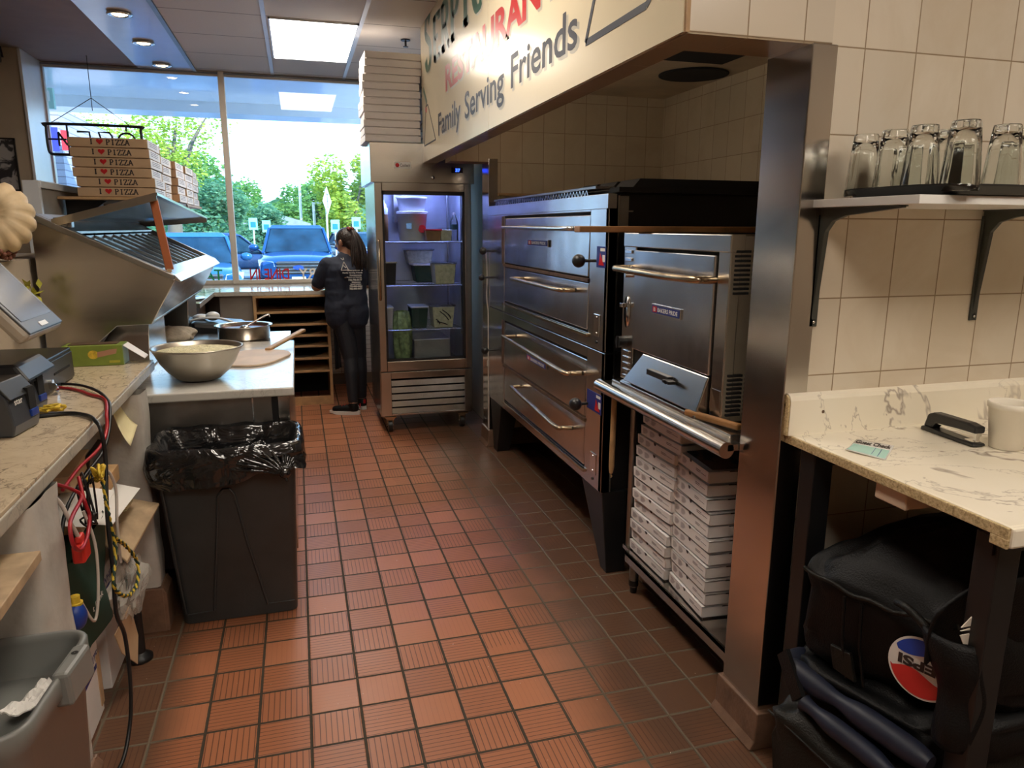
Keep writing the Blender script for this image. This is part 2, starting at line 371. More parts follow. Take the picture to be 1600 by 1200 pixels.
    def sphere(s, c, r, n=16, m=10, mtx=None):
        r = (r, r, r) if isinstance(r, (int, float)) else r; c = Vector(c); vs = []; fs = []
        for i in range(m + 1):
            th = PI * i / m
            for j in range(n):
                a = 2 * PI * j / n; p = Vector((r[0] * math.sin(th) * math.cos(a), r[1] * math.sin(th) * math.sin(a), -r[2] * math.cos(th)))
                vs.append(c + (mtx @ p if mtx else p))
        for i in range(m):
            for j in range(n): fs.append((i * n + j, i * n + (j + 1) % n, (i + 1) * n + (j + 1) % n, (i + 1) * n + j))
        return s.add(vs, fs, True)
    def cone(s, a, b, ra, rb, n=12):
        """rounded tapering limb between two joints"""
        a = Vector(a); b = Vector(b); d = (b - a).normalized(); u, k = perp(d); pts = []
        for t in (-0.98, -0.85, -0.5, 0): pts.append((a + d * ra * t, ra * math.sqrt(max(0, 1 - t * t))))
        for t in (0, 0.5, 0.85, 0.98): pts.append((b + d * rb * t, rb * math.sqrt(max(0, 1 - t * t))))
        s.tube([p for p, _ in pts], [q for _, q in pts], n); return s
    def grid(s, fn, nu, nv, smooth=True, closeu=False):
        vs = [fn(i / (nu if closeu else nu - 1), j / (nv - 1)) for j in range(nv) for i in range(nu)]
        fs = []
        for j in range(nv - 1):
            for i in range(nu if closeu else nu - 1):
                i2 = (i + 1) % nu; fs.append((j * nu + i, j * nu + i2, (j + 1) * nu + i2, (j + 1) * nu + i))
        return s.add(vs, fs, smooth)
    def xf(s, mtx, start=0):
        for i in range(start, len(s.v)): s.v[i] = mtx @ s.v[i]
        return s
    def mesh(s, name, mats):
        me = bpy.data.meshes.new(name); me.from_pydata([tuple(v) for v in s.v], [], s.f)
        for m_ in mats: me.materials.append(m_)
        me.polygons.foreach_set('material_index', s.m); me.polygons.foreach_set('use_smooth', s.s)
        me.validate(); me.update(); return me
def mats_of(m): return [M[x] if isinstance(x, str) else x for x in (m if isinstance(m, (list, tuple)) else [m])]
def fin(o, bevel=0, sub=0, solid=0, seg=2):
    if solid: k = o.modifiers.new('thickness', 'SOLIDIFY'); k.thickness = solid; k.offset = 0
    if bevel: k = o.modifiers.new('bevel', 'BEVEL'); k.width = bevel; k.segments = seg; k.limit_method = 'ANGLE'; k.angle_limit = 0.6; k.harden_normals = False
    if sub: k = o.modifiers.new('smooth', 'SUBSURF'); k.levels = sub; k.render_levels = sub
    return o
W = {}
def thing(name, label, cat, loc=(0, 0, 0), rz=0.0, group=None):
    o = bpy.data.objects.new(name, None); C.objects.link(o); o.empty_display_size = 0.05
    o.location = loc; o.rotation_euler = (0, 0, rz)
    o['label'] = label; o['category'] = cat
    if group: o['group'] = group
    W[o.name] = Matrix.Translation(loc) @ Matrix.Rotation(rz, 4, 'Z')
    return o
def part(name, mb, mat_, parent, label=None, world=True, **k):
    """a child mesh; mb is in room coordinates when world, else in the thing's own frame"""
    wm = W[parent.name]
    if world:
        inv = wm.inverted(); mb.v = [inv @ v for v in mb.v]
    o = bpy.data.objects.new(name, mb.mesh(name, mats_of(mat_))); C.objects.link(o); o.parent = parent
    W[o.name] = wm
    if label: o['label'] = label
    return fin(o, **k)
def top(name, mb, mat_, label, cat, group=None, **k):
    xs = [v.x for v in mb.v]; ys = [v.y for v in mb.v]; zs = [v.z for v in mb.v]
    c = Vector(((min(xs) + max(xs)) / 2, (min(ys) + max(ys)) / 2, min(zs)))
    mb.v = [v - c for v in mb.v]
    o = bpy.data.objects.new(name, mb.mesh(name, mats_of(mat_))); C.objects.link(o); o.location = c
    o['label'] = label; o['category'] = cat
    if group: o['group'] = group
    W[o.name] = Matrix.Translation(c)
    return fin(o, **k)
def struct(name, mb, mat_, parent=None, **k):
    o = bpy.data.objects.new(name, mb.mesh(name, mats_of(mat_))); C.objects.link(o)
    if parent: o.parent = parent
    else: o['kind'] = 'structure'
    W[o.name] = Matrix.Identity(4)
    return fin(o, **k)
KIDS = {}
def kids(o): return [c for c in bpy.data.objects if c.parent is o]
def dup(root, loc, rz=0.0, label=None, group=None, pitch=None):
    if root.name not in KIDS: KIDS[root.name] = [(c, kids(c)) for c in kids(root)]
    r = root.copy(); C.objects.link(r); r.location = loc; r.rotation_euler = pitch or (0, 0, rz)
    if label: r['label'] = label
    if group: r['group'] = group
    for ch, gs in KIDS[root.name]:
        c = ch.copy(); C.objects.link(c); c.parent = r
        for g in gs:
            d = g.copy(); C.objects.link(d); d.parent = c
    return r
_tc = {}
def glyphs(s, bold):
    if (s, bold) in _tc: return _tc[(s, bold)]
    cu = bpy.data.curves.new('t', 'FONT'); cu.body = s; cu.size = 1; cu.offset = bold; cu.resolution_u = 3
    ob = bpy.data.objects.new('t', cu); C.objects.link(ob)
    dg = bpy.context.evaluated_depsgraph_get(); me = bpy.data.meshes.new_from_object(ob.evaluated_get(dg))
    vs = [v.co.copy() for v in me.vertices]; fs = [tuple(p.vertices) for p in me.polygons]
    bpy.data.objects.remove(ob); bpy.data.curves.remove(cu); bpy.data.meshes.remove(me)
    x0 = min(v.x for v in vs); x1 = max(v.x for v in vs); y0 = min(v.y for v in vs); y1 = max(v.y for v in vs)
    vs = [((v.x - x0) / (x1 - x0), (v.y - y0) / (y1 - y0)) for v in vs]
    _tc[(s, bold)] = (vs, fs); return vs, fs
def text(mb, s, o, u, v, wd, ht, bold=0.0, slant=0.0):
    """flat lettering: box corner o, unit directions u (reading) and v (up), width and height"""
    vs, fs = glyphs(s, bold); o = Vector(o); u = Vector(u); v = Vector(v)
    return mb.add([o + u * (x * wd + slant * y * ht) + v * (y * ht) for x, y in vs], fs)
# serifed stroke letters: polylines in a unit box
def arc(cx, cy, rx, ry, a0, a1, n=12): return [(cx + rx * math.cos(math.radians(a0 + (a1 - a0) * i / n)), cy + ry * math.sin(math.radians(a0 + (a1 - a0) * i / n))) for i in range(n + 1)]
STR = {
 'I': ([[(.5, 0), (.5, 1)]], [(.5, 0, .5), (.5, 1, .5)]),
 'P': ([[(.25, 0), (.25, 1)], [(.25, .97)] + arc(.5, .73, .32, .24, 90, -90) + [(.25, .49)]], [(.25, 0, .4), (.2, 1, .25)]),
 'Z': ([[(.1, .96), (.88, .96)], [(.88, 1), (.1, 0)], [(.1, .04), (.9, .04)], [(.1, .98), (.1, .74)], [(.9, .02), (.9, .27)]], []),
 'A': ([[(.08, 0), (.5, 1)], [(.5, 1), (.92, 0)], [(.25, .36), (.75, .36)]], [(.08, 0, .28), (.92, 0, .3)]),
 'E': ([[(.22, 0), (.22, 1)], [(.22, .96), (.85, .96)], [(.22, .5), (.65, .5)], [(.22, .04), (.88, .04)], [(.85, .98), (.85, .8)], [(.88, .02), (.88, .22)]], [(.2, 0, .25), (.2, 1, .25)]),
 'R': ([[(.22, 0), (.22, 1)], [(.22, .97)] + arc(.48, .74, .28, .23, 90, -90) + [(.22, .51)], [(.45, .51), (.85, 0)]], [(.22, 0, .36), (.18, 1, .2), (.88, 0, .22)]),
 'S': ([arc(.5, .74, .30, .23, 20, 200, 10) + arc(.5, .27, .33, .25, 90, -170, 14)[2:]], []),
 'C': ([arc(.55, .5, .40, .48, 55, 305, 18)], []),
 'O': ([arc(.5, .5, .40, .48, 0, 360, 24)], []),
 "'": ([[(.5, 1), (.45, .72)]], []),
}
def serif(mb, s, o, u, v, wd, ht, thick=0.16, thin=0.06, adv=1.06):
    o = Vector(o); u = Vector(u); v = Vector(v); cw = wd / (len(s) * adv)
    for i, ch in enumerate(s):
        if ch == ' ': continue
        lines, ser = STR[ch]; x0 = i * cw * adv
        for ln in lines:
            P = [Vector((x0 + x * cw, y * ht, 0)) for x, y in ln]
            L = []; Rr = []
            for k, p in enumerate(P):
                d = (P[min(k + 1, len(P) - 1)] - P[max(k - 1, 0)]).normalized()
                h = cw * (thin + (thick - thin) * abs(d.y)) / 2; nn = Vector((-d.y, d.x, 0))
                L.append(p + nn * h); Rr.append(p - nn * h)
            vs = L + Rr; n = len(P)
            mb.add([o + u * q.x + v * q.y for q in vs], [(k, k + 1, n + k + 1, n + k) for k in range(n - 1)])
        for x, y, l in ser:
            cx = x0 + x * cw; cy = y * ht; h = cw * thin * 0.6; yy = h if y == 0 else -h
            q = [(cx - l * cw / 2, cy + yy - h), (cx + l * cw / 2, cy + yy - h), (cx + l * cw / 2, cy + yy + h), (cx - l * cw / 2, cy + yy + h)]
            mb.add([o + u * a + v * b for a, b in q], [(0, 1, 2, 3)])
    return mb
def heart(mb, o, u, v, wd, ht):
    o = Vector(o); u = Vector(u); v = Vector(v); pts = []
    for k in range(24):
        t = 2 * PI * k / 24; x = 16 * math.sin(t) ** 3 / 34 + .5; y = (13 * math.cos(t) - 5 * math.cos(2 * t) - 2 * math.cos(3 * t) - math.cos(4 * t) + 17) / 29
        pts.append(o + u * (x * wd) + v * (y * ht))
    c = sum(pts, Vector()) / 24
    return mb.add(pts + [c], [(k, (k + 1) % 24, 24) for k in range(24)])
def flat(mb, pts): return mb.add(pts, [tuple(range(len(pts)))])
def remesh(mb, vox=0.006, smooth=2):
    """fuse overlapping solids into one continuous skin"""
    me = mb.mesh('r', []); o = bpy.data.objects.new('r', me); C.objects.link(o)
    r = o.modifiers.new('r', 'REMESH'); r.mode = 'VOXEL'; r.voxel_size = vox
    if smooth: k = o.modifiers.new('s', 'SMOOTH'); k.iterations = smooth; k.factor = 0.5
    dg = bpy.context.evaluated_depsgraph_get(); m2 = bpy.data.meshes.new_from_object(o.evaluated_get(dg))
    out = MB(); out.v = [v.co.copy() for v in m2.vertices]; out.f = [tuple(p.vertices) for p in m2.polygons]
    out.m = [0] * len(out.f); out.s = [True] * len(out.f)
    bpy.data.objects.remove(o); bpy.data.meshes.remove(me); bpy.data.meshes.remove(m2)
    return out
def spline(pts, n=6):
    P = [Vector(p) for p in pts]; out = []
    for i in range(len(P) - 1):
        p0 = P[max(i - 1, 0)]; p1 = P[i]; p2 = P[i + 1]; p3 = P[min(i + 2, len(P) - 1)]
        for k in range(n):
            t = k / n; out.append(0.5 * ((2 * p1) + (p2 - p0) * t + (2 * p0 - 5 * p1 + 4 * p2 - p3) * t * t + (3 * p1 - p0 - 3 * p2 + p3) * t ** 3))
    return out + [P[-1]]
ORD = ['first', 'second', 'third', 'fourth', 'fifth', 'sixth', 'seventh', 'eighth', 'ninth', 'tenth', 'eleventh', 'twelfth', 'thirteenth', 'fourteenth']
# ------------------------------------------------------------------ the room
H = 2.93
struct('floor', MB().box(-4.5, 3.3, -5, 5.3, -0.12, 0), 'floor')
struct('ceiling', MB().box(-0.74, 3.3, -5, 5.3, H, H + 0.12), 'ceiling')
struct('trim_1', MB().box(-4.5, -1.21, -5, 5.3, H, H + 0.12), 'tan_ceiling')
struct('trim_2', MB().box(-1.21, -0.76, -5, 5.3, H - 0.012, H + 0.12), 'gloss_white')
struct('trim_3', MB().box(-0.765, -0.735, -5, 5.28, H - 0.016, H - 0.001), 'dark_trim')
k = 4
for x in (-0.09, 0.548, 1.19):
    k += 1
    struct('trim_%d' % k, MB().box(x - 0.014, x + 0.014, -5, 5.28, H - 0.006, H - 0.0005), 'tbar')
struct('trim_8', MB().box(-2.1, 1.5, 5.24, 5.29, H - 0.022, H - 0.013), 'dark_trim')
# walls
struct('wall_left', MB().box(-4.6, -4.5, -5, 5.4, 0, H), 'tan_wall')
struct('wall_back', MB().box(-4.6, 3.4, -5.1, -5, 0, H), 'tan_wall')
struct('wall_right', MB().box(3.2, 3.3, -5, -0.345, 0, H), 'tan_wall')
struct('wall_right_front', MB().box(1.45, 1.55, 2.92, 5.4, 0, H), 'tan_wall')
struct('wall_near', MB().box(1.372, 3.3, -0.52, -0.345, 0, H), 'tile_near')
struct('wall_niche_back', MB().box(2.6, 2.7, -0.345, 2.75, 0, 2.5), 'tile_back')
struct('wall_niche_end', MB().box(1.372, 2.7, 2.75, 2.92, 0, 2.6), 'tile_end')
struct('wall_front', MB().box(-4.6, -1.99, 4.78, 5.36, 0, H), 'tan_wall')
struct('wall_front_low', MB().box(-2.13, 1.5, 5.24, 5.36, 0, 1.03), 'grey_paint')
struct('wall_front_brick', MB().box(-0.6, 1.45, 5.2, 5.24, 0.12, 0.95), 'white_brick')
# soffit box over the oven niche
s = MB(); s.box(0.966, 1.05, -0.50, 3.25, 2.021, H)
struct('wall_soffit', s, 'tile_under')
s = MB(); s.box(0.962, 1.372, -0.52, -0.36, 2.0212, H)
struct('wall_soffit_end', s, 'tile_near_end')
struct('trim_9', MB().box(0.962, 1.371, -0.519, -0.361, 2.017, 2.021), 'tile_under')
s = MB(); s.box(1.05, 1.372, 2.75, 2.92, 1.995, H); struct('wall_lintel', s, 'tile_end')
struct('ceiling_niche', MB().box(1.05, 2.7, -0.36, 2.92, 2.46, 2.55), 'niche_ceiling')
struct('trim_10', MB().box(0.957, 0.967, -0.521, -0.49, 2.02, H), 'wood')
# wall ends wrapped in steel
for nm, y0, y1, xr in (('trim_11', -0.527, -0.338, 1.386), ('trim_12', 2.742, 2.925, 1.374)):
    struct(nm, MB().box(1.31, xr, y0, y1, 0.12, 2.019), 'steel_col', bevel=0.003)
for nm, y0, y1 in (('baseboard_1', -0.545, -0.322), ('baseboard_2', 2.725, 2.94)):
    s = MB(); s.prism([(1.292, 0), (1.41, 0), (1.41, 0.125), (1.3, 0.125), (1.296, 0.03), (1.28, 0.006), (1.28, 0)], 'y', y0, y1)
    struct(nm, s, 'cove', bevel=0.006)
struct('baseboard_3', MB().box(1.40, 3.2, -0.535, -0.52, 0, 0.13), 'cove', bevel=0.004)
struct('baseboard_4', MB().box(1.374, 2.6, 2.735, 2.75, 0, 0.13), 'cove', bevel=0.004)
# window: two panes, mullion, jamb
for nm, x0, x1 in (('window_1', -1.955, -0.56), ('window_2', -0.51, 1.45)):
    f = MB(); f.box(x0 - .02, x1 + .02, 5.26, 5.31, 1.03, 1.065); f.box(x0 - .02, x1 + .02, 5.265, 5.30, H - 0.04, H)
    wf = struct(nm, f, 'alu', bevel=0.003)
    struct('window_glass', MB().box(x0, x1, 5.283, 5.289, 1.06, H - 0.03), 'glass_win', parent=wf)
m = MB(); m.box(-0.565, -0.512, 5.235, 5.325, 1.03, H); struct('trim_13', m, 'alu', bevel=0.004)
struct('trim_14', MB().box(-1.99, -1.968, 4.772, 5.33, 1.0, H), 'alu_blue', bevel=0.004)
struct('trim_15', MB().box(-1.978, -1.955, 5.25, 5.31, 1.03, H), 'alu', bevel=0.003)
# exterior canopy and ground
struct('trim_16', MB().box(-9, 8, 5.36, 7.15, H + 0.02, H + 0.3), 'gloss_white')
struct('trim_17', MB().box(-9, 8, 7.15, 7.6, 2.83, H + 0.3), 'gloss_white')
struct('floor_outside', MB().box(-60, 60, 5.36, 90, -0.35, -0.15), mat('asphalt', (0.13, 0.15, 0.17), 0.9, var=0.25, vscale=2))
struct('floor_sidewalk', MB().box(-20, 20, 5.36, 9.5, -0.16, -0.02), mat('concrete', (0.42, 0.44, 0.46), 0.85))

# ------------------------------------------------------------------ lamps
M['troffer'] = emit('lit_diffuser', (1.0, 0.90, 0.77), 8.0)
M['spot'] = emit('lit_halogen', (1.0, 0.70, 0.36), 26.0)
def troffer(x0, y0, label, grp='ceiling light panels'):
    t = thing('ceiling_light_panel', label, 'ceiling light', (x0, y0, H - 0.012), 0, grp)
    f = MB()
    for a in ((0, .6, 0, .012), (0, .6, 1.21, 1.222), (0, .012, 0, 1.222), (.588, .6, 0, 1.222)): f.box(a[0], a[1], a[2], a[3], 0, 0.011)
    part('frame', f, 'tbar', t, world=False)
    part('diffuser', MB().box(.012, .588, .012, 1.21, 0.003, 0.008), 'troffer', t, world=False)
    return t
troffer(-0.065, 3.28, 'lit rectangular panel light set in the ceiling grid near the window')
troffer(-0.065, 0.15, 'lit rectangular panel light in the ceiling above the middle of the kitchen')
troffer(-0.065, -2.95, 'lit rectangular panel light in the ceiling behind the photographer')
troffer(1.7, -2.95, 'lit rectangular panel light in the ceiling above the right-hand marble table')
def downlight(x, y, label):
    t = thing('recessed_downlight', label, 'downlight', (x, y, H - 0.03), 0, 'recessed downlights in the glossy strip')
    part('trim_ring', MB().lathe([(0.062, 0.018), (0.075, 0.013), (0.078, 0.004), (0.062, 0.0), (0.048, 0.006), (0.046, 0.016)], 28), 'chrome', t, world=False)
    b = MB(); b.lathe([(0.046, 0.008), (0.03, 0.002), (0.001, 0.0)], 20)
    part('lamp', b, 'spot', t, world=False)
for y, lb in ((3.43, 'recessed round downlight in the glossy ceiling strip, nearest to the camera of three'),
              (4.22, 'recessed round downlight in the glossy ceiling strip, middle one of three'),
              (5.02, 'recessed round downlight in the glossy ceiling strip, the one closest to the window')):
    downlight(-0.985, y, lb)
s = MB(); s.cyl((0, 0, 0.02), 0.035, 0.008, 20); s.cyl((0, 0, -0.02), 0.008, 0.04, 8); s.cyl((0, 0, -0.024), 0.02, 0.004, 12)
s.xf(Matrix.Translation((0.90, 3.62, H - 0.029)))
top('sprinkler_head', s, 'chain', 'small dark fire sprinkler head on the ceiling beside the pizza box stack', 'sprinkler')
# duct openings in the niche ceiling: black disc and sheet paint the dark inside
s = MB(); s.lathe([(0.205, 0.028), (0.205, 0.022), (0.195, 0.020), (0.185, 0.022), (0.18, 0.028)], 32)
t = thing('exhaust_duct', 'round black exhaust duct opening in the niche ceiling above the ovens', 'duct', (2.36, 1.93, 2.431))
part('collar', s, 'dull_black', t, world=False)
part('dark_inside', MB().cyl((0, 0, 0.02), 0.186, 0.006, 32), 'dull_black', t, world=False)
s = MB(); s.box(2.0, 2.36, 1.30, 1.62, 2.452, 2.459)
top('ceiling_vent_opening', s, 'dull_black', 'black rectangular opening in the niche ceiling nearest the tiled soffit', 'vent')

t = thing('niche_fill_light', 'added slim fill light, unseen inside the soffit, brightening the niche above the tall ovens', 'ceiling light', (1.07, 1.3, 2.06))  # unseen lamp added only to brighten the niche tiles
part('housing', MB().box(1.051, 1.075, .3, 2.4, 2.055, 2.12), 'tbar', t)
M['warm_fill_tube'] = emit('warm_fill_tube', (1.0, 0.84, 0.66), 9.0)
part('tube', MB().tube([(1.084, .32, 2.085), (1.084, 2.38, 2.085)], .009, 10), 'warm_fill_tube', t)
# ------------------------------------------------------------------ deck ovens
def handle_bar(y0, y1, x, z, out, r=0.011, drop=0.0):
    """bowed oven handle: standing off at the far end, bent back to the door at the near end"""
    return spline([(x, y0, z), (x - out * .9, y0, z), (x - out, y0 - .03, z), (x - out, (y0 + y1) / 2, z - drop / 2), (x - out, y1 + .06, z - drop), (x - out * .6, y1 + .015, z - drop), (x, y1, z - drop)], 6), r
def badge(parent, y0, y1, z, x, label=None):
    m = MB(); m.box(x - 0.006, x, y1, y0, z - 0.019, z + 0.019)
    b = part('name_plate', m, 'chrome', parent, bevel=0.001)
    m = MB(); m.box(x - 0.0072, x - 0.0058, y1 + .006, y0 - .006, z - .014, z + .014)
    part('plate_field', m, 'blue_print', b)
    L = y0 - y1
    m = MB(); text(m, 'BAKERS PRIDE', (x - .0078, y0 - L * .24, z - .008), (0, -1, 0), (0, 0, 1), L * .68, .016, .03)
    part('lettering', m, 'white', b)
    m = MB(); m.box(x - .0078, x - .007, y0 - L * .21, y0 - L * .06, z - .011, z + .011); part('emblem', m, 'red', b)
    m = MB(); text(m, 'B', (x - .0085, y0 - L * .1, z - .007), (0, -1, 0), (0, 0, 1), L * .07, .014, .03); part('emblem_letter', m, 'white', b)
def deck_oven(name, zb, zt, up, label):
    t = thing(name, label, 'oven', (1.80, 1.69, zb), 0, 'stacked deck ovens')
    X = 1.30; Y0, Y1 = 0.685, 2.715
    # doors' heights
    if up: d1, d2, e1, e2, hdr = 1.345, 1.62, 1.105, 1.318, 1.632
    else: d1, d2, e1, e2, hdr = 0.692, 0.965, 0.455, 0.672, 0.978
    ya, yb = 0.885, 2.315
    b = MB()
    b.box(X + .03, 2.33, Y0 + .03, Y1, zb, zt)                                   # body shell
    part('body', b, 'black_metal', t)
    f = MB()
    f.box(X, X + .045, Y0, ya, zb, zt); f.box(X, X + .045, yb, Y1, zb, zt)          # stiles
    f.box(X, X + .045, ya, yb, hdr, zt); f.box(X + .002, X + .045, ya, yb, zb, e1 - .012)
    f.box(X + .012, X + .045, ya, yb, e2 + .002, d1 - .012)
    f.box(X, X + .05, Y0, Y0 + .03, zb, zt)
    part('front_frame', f, 'steel_oven', t, bevel=.004)
    g = MB(); g.box(X + .012, X + .04, ya, yb, e1 - .014, hdr + .002); part('dark_gap', g, 'dull_black', t)
    s = MB(); s.box(X - .012, X + .01, ya - .01, yb + .015, e1 - .03, e1 - .014); part('door_ledge', s, 'bronze', t, bevel=.003)
    s = MB(); s.box(X - .006, X + .012, ya, yb + .01, d1 - .022, d1 - .006); part('middle_ledge', s, 'rust', t)
    s = MB(); s.box(X - .002, X + .01, yb + .004, yb + .05, e2 + .02, hdr); part('rusty_strip', s, 'rust', t)
    for nm, z0, z1, tilt in (('door', d1, d2, .03), ('door', e1, e2, .02)):
        m = MB()
        m.hexa([(X - .002, ya + .01, z0), (X + .022, ya + .01, z0), (X + .022, yb - .01, z0), (X - .002, yb - .01, z0)],
               [(X - .002 + tilt * .25, ya + .01, z1), (X + .022, ya + .01, z1), (X + .022, yb - .01, z1), (X - .002 + tilt * .25, yb - .01, z1)])
        d = part(nm, m, 'steel_oven', t, bevel=.005)
        up_d = z1 > (zb + zt) / 2 + .05
        hz = z1 - (.055 if up_d else .045)
        p, r = (handle_bar(2.06, .95, X, hz, .075, drop=.005 if up else .02) if up_d else handle_bar(1.90, 1.06, X, hz, .07, drop=.0 if up else .035))
        h = MB(); h.tube(p, r, 10)
        if (up_d and up): part('handle', h, 'chrome', d)
        else: part('handle', h, 'bronze', d)
        if up_d:
            badge(d, 1.79, 1.44, (1.483 if up else .83), X - .004)
    # knobs, control sticker, hinge plates
    def knob(y, z, r=.026):
        k = MB(); k.cyl((X - .05, y, z), .007, .052, 8, 'x'); k.sphere((X - .062, y, z), r, 16, 10)
        part('door_knob' if r > .02 else 'valve_knob', k, 'black_plastic', t)
    if up: knob(.86, 1.42, .030); knob(2.62, 1.41, .026); knob(2.66, 1.23, .022)
    else: knob(.86, .765, .030); knob(2.58, .74, .026)
    zs = 1.44 if up else .79
    m = MB(); m.box(X - .0015, X, .70, .80 if up else .87, zs - .045, zs + .045); st = part('sticker', m, 'teal_paper' if False else 'blue_print', t)
    m = MB(); flat(m, [(X - .0022, .775, zs - .035), (X - .0022, .715, zs - .035), (X - .0022, .762, zs + .02)]); part('red_arrow', m, 'red', st)
    m = MB(); flat(m, [(X - .0022, .76, zs + .025), (X - .0022, .71, zs + .025), (X - .0022, .71, zs + .038), (X - .0022, .76, zs + .038)]); flat(m, [(X - .0022, .735, zs - .02), (X - .0022, .708, zs - .02), (X - .0022, .708, zs + .01), (X - .0022, .735, zs + .01)]); part('sticker_print', m, 'paper', st)
    zp = 1.14 if up else .50
    m = MB(); m.box(X - .004, X, .745, .81, zp - .05, zp + .05); m.cyl((X - .006, .777, zp + .035), .006, .003, 8, 'x'); m.cyl((X - .006, .777, zp - .035), .006, .003, 8, 'x')
    part('hinge_plate', m, 'chrome', t, bevel=.002)
    m = MB(); m.cyl((X - .004, .78, zp - .075), .007, .005, 10, 'x'); part('pilot_hole', m, 'black_metal', t)
    if up:   # flue rack and top plate
        m = MB()
        m.box(1.294, 1.335, Y0 - .002, Y1, zt - .058, zt + .004)
        part('top_rail', m, 'steel_oven', t, bevel=.002)
        m = MB(); m.box(1.36, 2.33, Y0 + .02, Y1, zt, zt + .022); m.box(1.335, 2.0, Y0 - .02, Y0 + .08, zt + .01, zt + .030)
        part('top_plate', m, 'dull_black', t)
        m = MB()
        for k in range(40):
            y = .98 + k * .041; m.bar((1.325, y, zt + .002), (1.325, y + .02, zt + .032), .004, .004); m.bar((1.325, y + .02, zt + .032), (1.325, y + .041, zt + .002), .004, .004)
        part('vent_mesh', m, 'chrome', t)
        m = MB(); m.box(1.31, 1.40, .86, 2.60, zt + .032, zt + .042); part('rack_edge', m, 'steel_dark', t)
        m = MB()
        for yy in (.72, .95, 1.18): m.hexa([(1.42, yy, zt + .03), (2.28, yy, zt + .03), (2.28, yy + .2, zt + .03), (1.42, yy + .2, zt + .03)], [(1.46, yy + .01, zt + .07), (2.20, yy + .01, zt + .07), (2.20, yy + .2, zt + .07), (1.46, yy + .2, zt + .07)])
        part('flue_box', m, 'dull_black', t)
        m = MB(); m.box(1.352, 1.40, Y0 + .022, Y0 + .028, zt - .14, zt - .005); m.box(1.352, 1.42, Y0 + .018, Y0 + .026, zt - .07, zt - .064); part('corner_bracket', m, 'steel_dark', t)
    else:
        for x0, y0, y1, s in ((1.31, .64, .74, 1), (1.31, 2.58, 2.70, 1), (2.2, .64, .74, -1), (2.2, 2.58, 2.70, -1)):
            m = MB(); m.hexa([(x0 + .02 * s, y0 + .02, 0), (x0 + .11, y0 + .02, 0), (x0 + .11, y1 - .01, 0), (x0 + .02 * s, y1 - .01, 0)],
                             [(x0, Y0 + .005 if y0 < 1 else y0 - .16, zb), (x0 + .13, Y0 + .005 if y0 < 1 else y0 - .16, zb), (x0 + .13, (Y0 + .26) if y0 < 1 else 2.71, zb), (x0, (Y0 + .26) if y0 < 1 else 2.71, zb)])
            part('leg', m, 'black_metal', t, bevel=.004)
    return t
deck_oven('deck_oven', 0.385, 1.028, False, 'lower stainless deck oven of the stacked pair, standing on splayed black legs')
deck_oven('deck_oven', 1.032, 1.70, True, 'upper stainless deck oven of the stacked pair, with black vented top')

# ------------------------------------------------------------------ the small oven on its stand
t = thing('countertop_oven', 'shorter stainless pizza oven with long bar handle, above the stacked pizza boxes', 'oven', (1.65, .2, .935))
X = 1.335; Y0, Y1 = -.185, .595
b = MB(); b.box(X + .02, 1.96, Y0 + .002, Y1, .94, 1.54); part('body', b, 'steel_clean', t, bevel=.003)
f = MB(); f.box(X, X + .04, Y0, -.115, .94, 1.54); f.box(X, X + .04, .485, Y1, .94, 1.54); f.box(X, X + .04, -.115, .485, 1.49, 1.54)
f.box(X - .004, X + .05, Y0 - .003, Y1, 1.488, 1.545); part('front_frame', f, 'steel_clean', t, bevel=.004)
g = MB(); g.box(X + .014, X + .03, -.115, .485, .93, 1.49); part('dark_gap', g, 'dull_black', t)
m = MB(); m.box(X - .008, X + .018, -.108, .478, 1.083, 1.478); d = part('door', m, 'steel_oven', t, bevel=.004)
h = MB(); h.tube(spline([(X, .53, 1.405), (X - .06, .53, 1.405), (X - .075, .48, 1.405), (X - .078, .15, 1.40), (X - .07, -.07, 1.40), (X - .04, -.10, 1.40), (X, -.105, 1.40)], 5), .013, 12)
part('handle', h, 'bronze', d)
badge(d, .305, .085, 1.265, X - .008)
m = MB(); m.hexa([(X - .045, -.105, .955), (X + .015, -.105, .955), (X + .015, .40, .955), (X - .045, .475, .955)],
                 [(X - .004, -.105, 1.078), (X + .015, -.105, 1.078), (X + .015, .37, 1.078), (X - .004, .38, 1.078)])
d = part('lower_door', m, 'steel_clean', t, bevel=.004)
h = MB(); h.box(X - .042, X - .02, .10, .27, 1.018, 1.040); h.cyl((X - .06, .085, 1.026), .008, .03, 10, 'x'); h.box(X - .06, X - .03, .06, .11, 1.02, 1.032)
part('latch_handle', h, 'black_metal', d, bevel=.003)
m = MB(); m.box(X - .05, X - .0, -.11, .49, .935, .95); part('sill_strip', m, 'chrome', t, bevel=.003)
m = MB()
for k in range(3): m.box(X - .006, X, .515, .575, 1.462 - k * .031, 1.476 - k * .031)
part('louvres', m, 'chrome', t, bevel=.002); m = MB()
for k in range(6): m.box(X - .006, X, .51, .565, 1.055 - k * .026, 1.067 - k * .026)
part('louvres', m, 'chrome', t, bevel=.002)
m = MB(); m.lathe([(.001, 0), (.028, 0), (.028, .004), (.001, .004)], 20, mtx=Matrix.Rotation(-PI / 2, 3, 'Y') @ Matrix.Diagonal((2.3, 1, 1)))
m.xf(Matrix.Translation((X, .545, 1.225))); part('switch_plate', m, 'chrome', t)
m = MB(); m.box(X - .03, X - .004, .535, .56, 1.245, 1.262); m.cyl((X - .02, .548, 1.253), .010, .02, 10, 'x'); part('switch', m, 'chrome', t, bevel=.002); m = MB(); m.cyl((X - .02, .54, 1.375), .009, .02, 10, 'x'); part('key_switch', m, 'chrome', t, bevel=.002)
